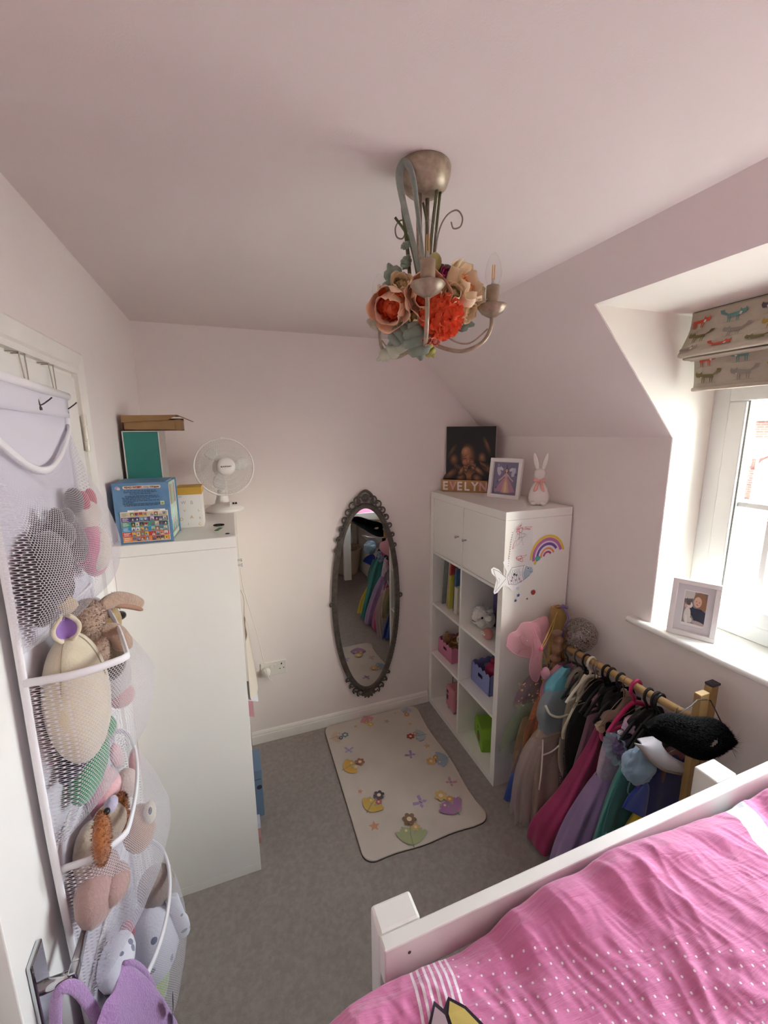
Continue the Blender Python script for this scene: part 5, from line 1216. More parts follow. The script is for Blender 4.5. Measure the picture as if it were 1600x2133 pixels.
def cloth(secs, amp=.012, k=9, ph=0.0, N=84, sub=5, ragged=0, sq=.75, M=None):
    """a hanging garment piece: sections (z, x left, x right, half depth, centre y) with folds deepening downwards"""
    pts = [Vector((s[0], s[1], s[2])) for s in secs]; pt2 = [Vector((s[3], s[4], 0)) for s in secs]
    A = bez(pts, sub); B = bez(pt2, sub); rings = []; K = len(A)
    for i, (a, b) in enumerate(zip(A, B)):
        v = i / (K - 1); ring = []
        for j in range(N):
            t = 2 * pi * j / N
            c, s_ = cos(t), sin(t); c2 = math.copysign(abs(c) ** sq, c); s2 = math.copysign(abs(s_) ** sq, s_)
            f = amp * (v ** .8) * (sin(k * t + ph + .8 * v) * .65 + sin((k * 1.7) * t + 2 * ph) * .25 + 1.1 * noise.noise(Vector((c * 2.2 + ph, s_ * 2.2, v * 3 + ph))))
            x = (a.y + a.z) / 2 + c2 * ((a.z - a.y) / 2 + f * .8); y = b.y + s2 * (max(.004, b.x) + f)
            z = a.x + (.004 * sin(3 * t + ph) if 0 < i < K - 1 else 0)
            if ragged and v > .6: z += ragged * (v - .6) / .4 * noise.noise(Vector((c * 5 + ph, s_ * 5, 1)))
            ring.append((min(x, .392), y, max(z, .004)))
        rings.append(ring)
    mb = MB(); mb.loft(rings, caps=False)
    return mb
def garment(name, label, cat='dress', base=None, grp='clothes on the rail'):
    return thing(name, label, cat, base, grp)
# green sparkling tulle
g = garment('tulle_skirt', 'sheer green sparkly tulle costume at the far end of the rail', 'costume', (.15, -.865, .25))
cloth([(.72, .19, .31, .012, -.868), (.55, .1, .31, .018, -.868), (.42, .01, .3, .022, -.866), (.29, -.04, .29, .028, -.866)], .01, 7, .4, ragged=.03).build('skirt', fabric('green_tulle', '#8fa57c', .42, .6, spk=(260, '#dbe6c4', .22)), g)
# blue under-dress whose hem shows low down
g = garment('blue_dress', 'royal blue costume whose satin hem shows under the ivory tulle', 'costume', (.12, -.905, .02))
cloth([(.62, .2, .31, .012, -.9), (.4, .1, .3, .022, -.9), (.2, .02, .27, .035, -.903), (.05, -.02, .25, .045, -.906)], .012, 6, 1.3).build('gown', fabric('royal_satin', '#23418c', 1, .4, spk=None), g)
# orange sequinned dress with starry cape
g = garment('sequin_dress', 'rust orange sequinned dress with a sheer plum cape of gold stars', 'costume', (.17, -.92, .3))
cloth([(.70, .22, .31, .014, -.922), (.6, .13, .32, .022, -.924), (.5, .085, .33, .024, -.926), (.42, .06, .32, .026, -.928), (.3, .05, .32, .03, -.93)], .008, 6, 2.1).build('bodice', fabric('rust_sequin', '#9a4a26', 1, .45, spk=(420, '#e0a86a', .3)), g)
cape = cloth([(.74, .13, .2, .006, -.905), (.66, .03, .16, .008, -.908), (.57, -.01, .15, .01, -.91)], .004, 5, .3).build('cape', fabric('plum_organza', '#8a5f74', .4, .5), g)
sv = []
random.seed(21)
for _ in range(34):
    sv.append((star(random.uniform(.0, .15), random.uniform(.57, .69), random.choice([.004, .006, .0075]), 5, .45, random.uniform(0, 90)), random.choice(['#e8cf96', '#e0bfa0', '#d9b88a'])))
prints('gold_star', frame((0, -.925, 0), (1, 0, 0), (0, 0, 1)), sv, g, step=.00001)
cloth([(.5, .03, .12, .012, -.93), (.36, .0, .12, .018, -.93), (.22, -.01, .14, .02, -.93)], .008, 6, .9, ragged=.02).build('sheer_side', fabric('peach_tulle', '#b8966f', .45, .6, spk=(300, '#e9d2a8', .2)), g)
# pink dress straps and baby-pink bits behind
g = garment('pink_costume', 'dusty pink child costume with satin rosette beside the fairy wings', 'costume', (.18, -.95, .55))
cloth([(.76, .2, .28, .012, -.952), (.68, .12, .3, .02, -.952), (.58, .11, .3, .022, -.954)], .006, 5, .6).build('bodice', fabric('dusty_pink', '#b27684', 1, .6), g)
MB().ball((.125, -.955, .735), (.022, .018, .03), 12, 8).build('rosette', fabric('rosette_pink', '#c98fa2', 1, .35), g)
# pale blue satin and organza dress
g = garment('organza_dress', 'pale blue satin child dress under grey organza with a cream piped edge', 'dress', (.17, -.98, .4))
cloth([(.765, .2, .235, .012, -.985), (.72, .135, .235, .026, -.985), (.67, .105, .22, .032, -.985), (.62, .12, .2, .02, -.985)], .007, 5, .2, sq=.9).build('satin_sleeve', fabric('aqua_satin', '#5ba3b4', 1, .25, sheen=.2, bump=(40, .4, .01)), g)
cloth([(.68, .11, .25, .02, -1.0), (.62, .07, .26, .03, -1.0), (.55, .06, .27, .034, -1.0), (.47, .09, .24, .03, -1.0)], .009, 5, 1.0).build('organza_overlay', fabric('grey_organza', '#a9b6bc', .62, .45), g)
MB().tube(bez([(.065, -1.035, .635), (.085, -1.045, .595), (.13, -1.05, .572), (.18, -1.05, .572), (.235, -1.045, .59)], 6), .005, 8).build('piped_edge', fabric('cream_piping', '#d8d2bb', 1, .5), g)
cloth([(.52, .09, .23, .024, -.985), (.44, .085, .23, .03, -.985), (.37, .1, .22, .03, -.985)], .008, 5, 1.6).build('lower_bodice', fabric('ice_blue', '#8da3ae', 1, .45), g)
for xx, zz in ((.095, .43), (.2, .43)): MB().tube(bez([(xx, -1.0, zz + .04), (xx + .004, -1.012, zz - .02), (xx - .01, -1.014, zz - .09)], 5), .008, 7, flat=.4).build('ribbon', fabric('blush_ribbon', '#c9a9a2', .8, .5), g)
# ivory tulle dress
g = garment('ivory_tulle_dress', 'long ivory and blush tulle dress with pale satin trims near the floor', 'dress', (.12, -.99, .03))
tul = fabric('ivory_tulle', '#d6c6ba', .5, .7, var=(12, '#c9b6a6', .8)); tul2 = fabric('blush_tulle', '#d3c2c2', .42, .7)
cloth([(.48, .08, .24, .02, -.99), (.38, .03, .25, .045, -.99), (.24, .02, .26, .06, -.99), (.1, .02, .25, .065, -.99), (.06, .03, .24, .06, -.99)], .016, 8, .5, ragged=.05).build('under_skirt', fabric('beige_lining', '#c9b4a0', .85, .8), g)
cloth([(.46, .05, .25, .03, -.995), (.34, .0, .26, .06, -.995), (.2, -.01, .26, .075, -.995), (.06, -.01, .24, .08, -.995)], .022, 9, 1.9, ragged=.1).build('outer_skirt', tul, g)
cloth([(.45, .03, .17, .03, -1.01), (.3, -.03, .15, .045, -1.0), (.12, -.035, .12, .05, -.99), (-.0, -.02, .08, .05, -.985)], .018, 7, 3.1, ragged=.1).build('blush_layer', tul2, g)
trim = fabric('pale_trim', '#d6cec4', 1, .45)
MB().tube(bez([(.045, -1.055, .405), (.1, -1.064, .42), (.16, -1.06, .455), (.235, -1.045, .51)], 6), .0035, 7).build('satin_trim', trim, g)
MB().tube(bez([(.05, -1.05, .48), (.035, -1.07, .40), (.02, -1.085, .33), (.01, -1.09, .27)], 6), .0035, 7).build('satin_trim', trim, g)
MB().tube(bez([(.15, -1.06, .47), (.135, -1.075, .37), (.16, -1.085, .3), (.2, -1.08, .33), (.235, -1.06, .42)], 6), .016, 8, flat=.35).build('loop_tie', fabric('ivory_tie', '#c2b4a6', .75, .6), g)
# cream top with a ribbon sash
g = garment('cream_blouse', 'cream fabric top with a twisted sash between organza dress and black cape', 'top', (.26, -1.035, .42))
cloth([(.75, .23, .35, .012, -1.045), (.66, .19, .36, .02, -1.045), (.5, .17, .36, .022, -1.04), (.4, .18, .35, .024, -1.04)], .007, 6, .8).build('bodice', fabric('cream_cloth', '#a79a82', 1, .75), g)
MB().tube(bez([(.245, -1.075, .765), (.215, -1.08, .73), (.205, -1.085, .66), (.17, -1.085, .6), (.135, -1.085, .53), (.14, -1.08, .49)], 6), [.02 - .008 * abs(i / 30 - .3) for i in range(31)], 9, flat=.5).build('sash', fabric('cream_sash', '#cdc4ab', 1, .6), g)
MB().tube(bez([(.15, -1.06, .72), (.165, -1.065, .775), (.2, -1.065, .80), (.23, -1.06, .765), (.2, -1.06, .69)], 6), .012, 8, flat=.3).build('organza_loop', fabric('clear_organza', '#a9a18e', .5, .3), g)
# sparkly floral leggings hem
g = garment('floral_skirt', 'dark floral sequinned skirt peeping out beside the black cape', 'skirt', (.2, -1.075, .22))
cloth([(.5, .17, .33, .014, -1.075), (.36, .145, .33, .018, -1.075), (.22, .12, .33, .02, -1.075)], .005, 7, .2).build('skirt', fabric('floral_sequin', '#3f2630', 1, .4, spk=(170, '#b79aa8', .32)), g)
# black cape
blk = fabric('black_velvet', '#0d0b0c', 1, .9, sheen=.05)
g = garment('black_cape', 'plain black cape hanging between the cream top and mauve dress', 'cape', (.26, -1.11, .2))
cloth([(.755, .24, .34, .012, -1.105), (.69, .2, .36, .018, -1.105), (.56, .125, .36, .022, -1.11), (.42, .125, .36, .024, -1.11), (.28, .155, .35, .026, -1.11), (.2, .18, .35, .026, -1.11)], .007, 6, .2).build('cape', blk, g)
# mauve dress
g = garment('mauve_dress', 'mauve dress with a shirred neckline and two hanging panels', 'dress', (.26, -1.145, .3))
mv = fabric('mauve_cloth', '#805a6c', 1, .7)
cloth([(.735, .235, .3, .012, -1.15), (.69, .21, .34, .018, -1.15), (.52, .17, .36, .018, -1.15), (.35, .13, .3, .02, -1.15)], .006, 6, 1.9).build('panel', mv, g)
cloth([(.62, .23, .36, .012, -1.168), (.46, .2, .36, .014, -1.17), (.31, .16, .36, .016, -1.17)], .006, 5, .7).build('panel', mv, g)
MB().tube(bez([(.21, -1.165, .70), (.225, -1.175, .735), (.26, -1.175, .72), (.3, -1.17, .745)], 6), [.016 + .004 * sin(i * 2.4) for i in range(19)], 9).build('shirred_neckline', fabric('mauve_frill', '#96707f', 1, .6), g)
# magenta gown sweeping to the floor
g = garment('magenta_gown', 'long magenta gown sweeping out to the carpet in front of the ivory tulle', 'gown', (.1, -1.15, .02))
cloth([(.69, .22, .35, .02, -1.20), (.6, .19, .36, .024, -1.2), (.48, .15, .36, .03, -1.19), (.3, .06, .35, .05, -1.17), (.14, -.02, .33, .07, -1.14), (.03, -.04, .31, .08, -1.125)], .012, 7, .3).build('gown', fabric('magenta_satin', '#a5215f', 1, .55, var=(9, '#8a1c4c', .9), spk=(190, '#c9487e', .12)), g)
MB().tube(bez([(.19, -1.235, .70), (.165, -1.24, .66), (.17, -1.245, .6), (.2, -1.245, .58)], 6), .007, 8).build('armhole_band', fabric('rose_band', '#b9446c', 1, .5), g)
# peach frilled collar
g = garment('beige_bolero', 'crumpled beige bolero with gold frill tucked above the magenta gown', 'bolero', (.24, -1.24, .64))
MB().tube(bez([(.165, -1.235, .665), (.185, -1.238, .69), (.23, -1.24, .705), (.28, -1.24, .745), (.3, -1.24, .78)], 6), [.022 - .006 * sin(i * .5) for i in range(25)], 10).build('sleeve', fabric('beige_crepe', '#9a8170', 1, .8), g)
MB().tube(bez([(.15, -1.235, .68), (.155, -1.242, .655), (.17, -1.24, .64)], 6), [.013 + .004 * sin(i * 2) for i in range(13)], 9).build('gold_frill', fabric('gold_frill', '#bda27e', 1, .5, spk=(300, '#ead7b0', .25)), g)
# black cloaks in the middle of the rail
for i, (y, xl, zb, lab) in enumerate(((-1.185, .2, .3, 'black cloak hanging behind the beige bolero'), (-1.225, .18, .34, 'black cloak hanging in front of the beige bolero'), (-1.352, .17, .3, 'black velvet cloak between the hot pink hanger and teal gown'))):
    g = garment('black_cloak', lab, 'cloak', (.27, y, zb))
    cloth([(.785, .23, .31, .012, y), (.75, xl, .35, .02, y), (.6, xl + .015, .36, .022, y), (zb, xl + .03, .36, .024, y)], .008, 6, i * 1.3).build('cloak', blk, g)
# lilac gown with puffed sleeve
g = garment('lilac_gown', 'lilac gown with puffed organza sleeve, aqua cuff and pearly collar', 'gown', (.13, -1.3, .03))
li = fabric('lilac_tulle', '#957ba6', 1, .6, var=(7, '#826895', .9)); 
cloth([(.68, .16, .33, .022, -1.29), (.6, .135, .33, .032, -1.29), (.5, .12, .33, .036, -1.29), (.46, .12, .33, .036, -1.29)], .005, 6, .4).build('bodice', fabric('lilac_lace', '#a795ab', 1, .6, var=(60, '#b9a9bd', .9)), g)
cloth([(.475, .118, .33, .036, -1.29), (.43, .085, .34, .05, -1.29), (.3, .02, .35, .064, -1.285), (.14, -.04, .34, .07, -1.28), (.02, -.06, .33, .072, -1.28)], .014, 9, 2.3).build('skirt', li, g)
cloth([(.475, .19, .34, .03, -1.325), (.3, .14, .35, .034, -1.345), (.03, .08, .34, .036, -1.35)], .01, 6, .9).build('satin_panel', fabric('violet_satin', '#8a66b4', 1, .35), g)
def puff(c, r, fr, m_, name, ax=(1, 0, 0), n=11):
    q = MB()
    def cr_(v):
        w = Vector((v.x / r[0], v.y / r[1], v.z / r[2])); a = math.atan2(w.z, w.y)
        k = 1 + fr * sin(n * a + 2 * w.x) + .16 * noise.noise(w * 1.6 + Vector((c[0] * 40, 3, 1))) + .10 * (1 - 2.2 * abs(noise.noise(w * 2.3 + Vector((1, c[2] * 30, 2))))) 
        return v * (k - .1)
    q.ball(c, r, 64, 30, fn=cr_)
    return q.build(name, m_, g)
puff((.185, -1.345, .645), (.062, .04, .05), .08, fabric('lilac_organza', '#8b7bab', .85, .4), 'puffed_sleeve')
cf = MB()
cf.grid(60, 4, lambda u, v: (.243 + .016 * (v - .5), -1.345 + (.034 + .004 * sin(2 * pi * u * 13)) * cos(2 * pi * u), .638 + (.044 + .004 * sin(2 * pi * u * 13)) * sin(2 * pi * u)), wrap=True); cf.build('aqua_cuff', fabric('aqua_cuff', '#8fc3cc', 1, .3), g, solid=.003)
fr_ = MB()
fr_.grid(70, 4, lambda u, v: (.135 - .022 * v + .005 * sin(2 * pi * u * 9), -1.35 + (.038 + .014 * v + .006 * sin(2 * pi * u * 10)) * cos(2 * pi * u), .65 + (.045 + .014 * v + .006 * sin(2 * pi * u * 10)) * sin(2 * pi * u)), wrap=True); fr_.build('aqua_frill', fabric('aqua_frill', '#a3bac9', .7, .4), g)
puff((.205, -1.345, .725), (.045, .03, .042), .05, fabric('pearl_satin', '#c6a9ba', 1, .22, sheen=.1, bump=(30, .6, .012), var=(18, '#a493bb', 1)), 'pearl_collar', n=6)
puff((.155, -1.335, .70), (.012, .01, .01), .1, fabric('white_lace', '#d9d4de', 1, .5), 'lace_tuft', n=6)
# teal gown
g = garment('teal_gown', 'teal chiffon gown with a gauzy overlay beside the lilac gown', 'gown', (.17, -1.4, .03))
cloth([(.665, .16, .26, .014, -1.395), (.6, .1, .27, .018, -1.395), (.48, .05, .25, .02, -1.395), (.3, .0, .2, .024, -1.395), (.03, -.07, .14, .03, -1.395)], .01, 8, .6).build('gown', fabric('teal_chiffon', '#2f8079', 1, .6), g)
cloth([(.61, .07, .18, .006, -1.418), (.5, .03, .17, .008, -1.42), (.39, .01, .14, .008, -1.42)], .006, 6, 1.2).build('overlay', fabric('teal_gauze', '#5f9c98', .55, .5), g)
cloth([(.38, .03, .17, .01, -1.42), (.2, -.02, .14, .012, -1.425), (.03, -.06, .12, .014, -1.425)], .012, 8, 2.8).build('under_layer', fabric('sea_satin', '#4d9a90', 1, .5), g)
MB().tube(bez([(.15, -1.42, .64), (.105, -1.43, .58), (.1, -1.432, .54), (.13, -1.432, .525), (.165, -1.43, .56)], 6), .0032, 7).build('gauze_edge', fabric('gauze_edge', '#9ac0bb', .8, .5), g)
# dusty red garment behind the blue costume
g = garment('rose_top', 'dusty rose top clipped to a black hanger behind the furry mask', 'top', (.26, -1.44, .55))
cloth([(.76, .2, .33, .012, -1.455), (.7, .16, .35, .016, -1.455), (.56, .15, .36, .018, -1.455)], .006, 6, .2).build('top', fabric('dusty_rose', '#8d4d55', 1, .6), g)
MB().box((.19, -1.482, .735), (.225, -1.46, .80)).build('hanger_clip', HM_['black'], label='chunky black clip gripping the dusty rose top', cat='clip', bev=.003)
# blue and yellow princess costume
g = garment('princess_costume', 'royal blue and yellow princess costume with silver collar and sky blue sleeve', 'costume', (.2, -1.46, .1))
by = fabric('royal_velvet', '#14217a', 1, .6, var=(20, '#101a60', .8)); yl = fabric('yellow_satin', '#c4a722', 1, .4, bump=(60, .3, .004))
cloth([(.69, .17, .32, .014, -1.455), (.62, .12, .36, .02, -1.455), (.5, .12, .37, .022, -1.455), (.41, .13, .37, .026, -1.455)], .005, 6, .9).build('bodice', by, g)
cloth([(.47, .12, .37, .016, -1.452), (.36, .05, .37, .03, -1.46), (.2, -.04, .37, .04, -1.47), (.05, -.08, .36, .045, -1.475)], .012, 10, 1.7).build('skirt', yl, g)
PA = [(0.088, -1.485, 0.650), (0.122, -1.485, 0.603), (0.114, -1.495, 0.496)]; PB = [(0.081, -1.485, 0.646), (0.019, -1.490, 0.614), (-0.008, -1.495, 0.577)]
pe = MB(); PA_ = bez(PA, 8); PB_ = bez(PB, 8)
pe.grid(12, 17, lambda u, v: tuple(PA_[round(v * 16)] * u + PB_[round(v * 16)] * (1 - u) + Vector((0, -.012 * sin(pi * u) - .004 * sin(7 * u + 3 * v), 0)))); pe.build('peplum', fabric('blue_peplum', '#1c3a9a', 1, .45), g, solid=.004)
c0 = (0.065, -1.485, 0.714); puff(c0, (.066, .04, .07), .04, fabric('sky_satin', '#8ba5bb', 1, .35, sheen=.1), 'puffed_sleeve', n=5)
CA = bez([(-0.006, -1.510, 0.837), (0.012, -1.520, 0.818), (0.043, -1.530, 0.776), (0.109, -1.530, 0.720), (0.165, -1.530, 0.689), (0.232, -1.520, 0.652)], 6)
CB = bez([(0.036, -1.490, 0.822), (0.084, -1.490, 0.815), (0.135, -1.490, 0.802), (0.161, -1.490, 0.757), (0.207, -1.490, 0.709), (0.290, -1.490, 0.651)], 6)
cl = MB(); nc = len(CA) - 1
cl.grid(nc + 1, 9, lambda u, v: tuple(CA[round(u * nc)] * (1 - v) + CB[round(u * nc)] * v + Vector((0, -.016 * sin(pi * v) - .003 * sin(5 * u + 4 * v), .004 * sin(pi * v)))))
cl.build('silver_collar', fabric('silver_satin', '#c4bcc0', 1, .3, sheen=.1, bump=(24, .25, .006)), g, solid=.004)
MB().tube([tuple(p + Vector((0, -.003, 0))) for p in CA], .003, 7).build('gold_piping', mat('gold_cord', '#a9967c', .35, .5), g)
MB().ball((0.048, -1.500, 0.651), (.009, .004, .008), 10, 6).build('red_gem', mat('red_gem', '#a32a4c', .3), g)
MB().box((.235, -1.488, .635), (.27, -1.48, .66)).build('pink_tab', mat('tab_pink', '#b5265c', .5), g); MB().box((.272, -1.488, .63), (.31, -1.48, .655)).build('blue_tab', mat('tab_blue', '#20307f', .5), g)

# ---- fairy wings hanging on the far post
fw = thing('fairy_wings', 'pink net fairy wings with gold cords hanging on the far end of rail', 'fairy wings', (.1, -.88, .66))
net_p = fabric('pink_net', '#d99aa8', .72, .5)
def wing(name, outline, y, bulge=.01):
    P = [Vector(q) for q in bez(outline + [outline[0]], 5)][:-1]
    c = sum(P, Vector((0, 0, 0))) / len(P); mb = MB()
    rings = [[tuple(c + (q - c) * s_ + Vector((0, -bulge * (1 - s_ * s_), 0))) for q in P] for s_ in (.02, .35, .7, 1)]
    mb.loft(rings, caps=False); w = mb.build(name, net_p, fw)
    MB().tube([tuple(q) for q in P], .0018, 6, closed=True).build('wire_rim', mat('pink_wire', '#cf8fa0', .4), w)
    return w
wing('wing', [(-0.046, -0.885, 0.871), (-0.036, -0.885, 0.923), (0.006, -0.885, 0.935), (0.030, -0.885, 0.966), (0.076, -0.885, 0.965), (0.130, -0.885, 0.941), (0.157, -0.885, 0.881), (0.159, -0.885, 0.813), (0.131, -0.885, 0.777), (0.066, -0.885, 0.790), (-0.004, -0.885, 0.826)], 0)
wing('wing', [(0.064, -0.930, 0.959), (0.077, -0.940, 0.922), (0.096, -0.950, 0.876), (0.104, -0.950, 0.810), (0.110, -0.940, 0.735), (0.100, -0.930, 0.682), (0.065, -0.930, 0.715), (0.053, -0.930, 0.778), (0.064, -0.930, 0.841), (0.057, -0.930, 0.909)], 0)
wing('wing', [(0.077, -0.875, 0.951), (0.158, -0.875, 0.973), (0.193, -0.875, 0.955), (0.196, -0.875, 0.856), (0.165, -0.875, 0.807)], 0)
MB().ball((0.094, -0.950, 0.862), (.009, .009, .012), 12, 8).build('knot', mat('hot_pink_gem', '#e0628a', .4), fw)
gc = mat('gold_elastic', '#b99a52', .35, .4)
MB().tube(bez([(0.094, -0.950, 0.864), (0.195, -0.900, 0.942), (0.274, -0.850, 0.978)], 6), .0022, 6).build('cord', gc, fw)
MB().tube(bez([(0.097, -0.950, 0.859), (0.193, -0.900, 0.898), (0.262, -0.850, 0.958)], 6), .0022, 6).build('cord', gc, fw)
MB().tube(bez([(0.095, -0.950, 0.855), (0.108, -0.950, 0.753), (0.129, -0.950, 0.625)], 6), .0025, 6).build('cord', gc, fw)
MB().tube(bez([(0.104, -0.950, 0.848), (0.133, -0.950, 0.784), (0.144, -0.950, 0.721)], 6), .0022, 6).build('cord', gc, fw)
vn = mat('vein_glitter', '#b06a6a', .4)
for pts in ([(0.086, -0.900, 0.840), (0.041, -0.900, 0.869), (0.014, -0.900, 0.907), (0.032, -0.900, 0.920)], [(0.087, -0.900, 0.835), (0.050, -0.900, 0.852), (0.027, -0.900, 0.881)], [(0.087, -0.900, 0.828), (0.037, -0.900, 0.845), (0.011, -0.900, 0.826)]):
    MB().tube(bez(pts, 6), .0011, 5).build('vein', vn, fw)
# gold gauze, purple ribbon draped on the far post
gz = thing('gauze_scarf', 'golden gauze and lilac ribbon draped over the far rail post', 'scarf', (.28, -.86, .7))
cloth([(.99, .262, .322, .02, -.845), (.93, .25, .325, .03, -.85), (.8, .255, .315, .03, -.855), (.72, .26, .31, .025, -.86)], .01, 6, .4).build('gauze', fabric('gold_gauze', '#b08f52', .8, .5), gz)
MB().tube(bez([(.285, -.87, .995), (.29, -.9, .96), (.27, -.9, .9), (.255, -.9, .84)], 6), .007, 7, flat=.3).build('ribbon', fabric('lilac_ribbon', '#7a6498', 1, .4), gz)
MB().ball((.29, -.862, 1.0), (.014, .012, .01), 10, 6).ball((.305, -.868, .997), (.01, .01, .009), 8, 6).build('ribbon_knot', MATS['lilac_ribbon'], gz)
MB().tube(bez([(.225, -.9, .90), (.235, -.905, .84), (.23, -.9, .76), (.24, -.9, .70)], 6), [.02 + .007 * sin(i * 1.7) for i in range(19)], 9).build('feather_trim', fabric('peach_fluff', '#a9836a', .9, .9), gz)
# confetti balloon
bl_ = mat('confetti_balloon', '#8d8482', .15, coat=.4)
n, l = nodes_of(bl_)
tc = n.new('ShaderNodeTexCoord'); v1 = n.new('ShaderNodeTexVoronoi'); v1.inputs['Scale'].default_value = 170; l.new(tc.outputs['Object'], v1.inputs['Vector'])
lt = n.new('ShaderNodeMath'); lt.operation = 'LESS_THAN'; lt.inputs[1].default_value = .36; l.new(v1.outputs['Distance'], lt.inputs[0])
cr_ = n.new('ShaderNodeValToRGB'); cr_.color_ramp.interpolation = 'CONSTANT'; cr_.color_ramp.elements[0].color = lin('#241f1e'); cr_.color_ramp.elements[1].position = .45; cr_.color_ramp.elements[1].color = lin('#cbbfae'); e_ = cr_.color_ramp.elements.new(.75); e_.color = lin('#8d6f4e')
sp_ = n.new('ShaderNodeSeparateColor'); l.new(v1.outputs['Color'], sp_.inputs[0]); l.new(sp_.outputs[0], cr_.inputs[0]); l.new(cr_.outputs[0], n['Principled BSDF'].inputs['Base Color'])
tr = n.new('ShaderNodeBsdfTransparent'); gl = n.new('ShaderNodeBsdfGlossy'); gl.inputs['Roughness'].default_value = .08; tr.inputs[0].default_value = (.88, .86, .85, 1)
m1 = n.new('ShaderNodeMixShader'); m1.inputs[0].default_value = .08; m2 = n.new('ShaderNodeMixShader')
l.new(tr.outputs[0], m1.inputs[1]); l.new(gl.outputs[0], m1.inputs[2]); l.new(lt.outputs[0], m2.inputs[0]); l.new(m1.outputs[0], m2.inputs[1]); l.new(n['Principled BSDF'].outputs[0], m2.inputs[2]); l.new(m2.outputs[0], n['Material Output'].inputs[0])
MB().lathe([(0, -.105), (.008, -.112), (.006, -.1), (.012, -.094), (.04, -.07), (.068, -.03), (.077, .01), (.068, .05), (.044, .074), (.016, .085), (0, .086)], 32, M=Matrix.Translation((.312, -.955, .885)) @ Matrix.Rotation(radians(14), 4, 'X') @ Matrix.Rotation(radians(8), 4, 'Y')).build('confetti_balloon', bl_, label='clear balloon full of black and silver confetti behind the rail', cat='balloon')
# ---- black furry mask hung on the near post
fk = thing('furry_mask', 'black furry animal mask with an eye hole hanging on the near rail post', 'mask', (.27, -1.62, .72))
fur = mat('black_fur', '#020202', .9, spec=.12)
MT = bez([(-0.108, -1.600, 0.997), (-0.068, -1.600, 1.011), (-0.018, -1.600, 1.011), (0.046, -1.600, 0.991), (0.115, -1.600, 0.964), (0.184, -1.600, 0.944), (0.248, -1.600, 0.911), (0.295, -1.600, 0.869), (0.318, -1.600, 0.830)], 8)
MBt = bez([(-0.107, -1.600, 0.991), (-0.058, -1.600, 0.952), (-0.002, -1.600, 0.912), (0.057, -1.600, 0.872), (0.119, -1.600, 0.825), (0.193, -1.600, 0.788), (0.253, -1.600, 0.779), (0.302, -1.600, 0.795), (0.320, -1.600, 0.822)], 8)
FMo = frame((0, -1.60, 0), (1, 0, 0), (0, 0, 1))
def mask_edge(u):
    """lower and upper outline of the mask along its length"""
    k = u * (len(MT) - 1); i = min(int(k), len(MT) - 2); f = k - i
    a = MT[i] * (1 - f) + MT[i + 1] * f; b = MBt[i] * (1 - f) + MBt[i + 1] * f
    return (a.x + b.x) / 2, b.z, a.z
mk = MB(); NX, NY = 60, 26; vs = []
for j in range(NY):
    for i in range(NX):
        x, b_, t_ = mask_edge(i / (NX - 1)); w_ = j / (NY - 1); z = b_ + (t_ - b_) * w_
        vs.append((x, z, .03 * sin(pi * w_) * (.35 + .65 * sin(pi * min(1, .1 + .9 * i / (NX - 1)))) ))
EC = Vector((0.187, -1.625, 0.871)); ex, ez = EC.x, EC.z
def in_eye(i, j):
    x, b_, t_ = mask_edge((i + .5) / (NX - 1)); z = b_ + (t_ - b_) * (j + .5) / (NY - 1)
    return ((x - ex) / .022) ** 2 + ((z - ez - .1 * (x - ex)) / .0105) ** 2 < 1
fs_ = [(j * NX + i, j * NX + i + 1, (j + 1) * NX + i + 1, (j + 1) * NX + i) for j in range(NY - 1) for i in range(NX - 1) if not in_eye(i, j)]
mk.add(vs, fs_, 0, True, None, FMo); mk.build('mask_shell', fur, fk, solid=.004)
hr = MB(); random.seed(8)
for _ in range(5200):
    u = random.random(); w_ = random.random(); x, b_, t_ = mask_edge(u); z = b_ + (t_ - b_) * w_
    if ((x - ex) / .028) ** 2 + ((z - ez) / .016) ** 2 < 1: continue
    y = .03 * sin(pi * w_) * (.35 + .65 * sin(pi * min(1, .1 + .9 * u))) + .002
    edge = max(0, abs(w_ - .5) * 2 - .7) / .3
    dz = (1 if w_ > .5 else -1) * edge * random.uniform(.004, .018); Lh = random.uniform(.008, .02)
    a = random.uniform(-.5, .5); p0 = (x, z, y); p1 = (x + Lh * .7 * (.4 + a), z + dz + a * .006, y + Lh * .45 * (1 - edge)); s_ = .0008
    hr.add([(p0[0], p0[1] - s_, p0[2]), (p0[0], p0[1] + s_, p0[2]), p1], [(0, 1, 2)], 0, False, None, FMo)
for _ in range(34):
    a = random.uniform(-1.1, .9); p0 = (MT[-1].x - .008, MT[-1].z - .01 + .022 * sin(a), .012); L_ = random.uniform(.03, .065); p1 = (p0[0] + L_ * cos(a), p0[1] + L_ * sin(a), .018); s_ = .0006
    hr.add([(p0[0], p0[1] - s_, p0[2]), (p0[0], p0[1] + s_, p0[2]), p1], [(0, 1, 2)], 0, False, None, FMo)
hr.build('fur', fur, fk, kind='stuff')
MB().tube([(0.048, -1.590, 0.980), (0.155, -1.565, 0.969), (0.205, -1.550, 0.967), (0.250, -1.549, 0.957), (0.310, -1.530, 0.926), (0.288, -1.560, 0.917), (0.286, -1.590, 0.878)], .0022, 7).build('elastic_cord', mat('brown_elastic', '#2a1714', .6), fk)
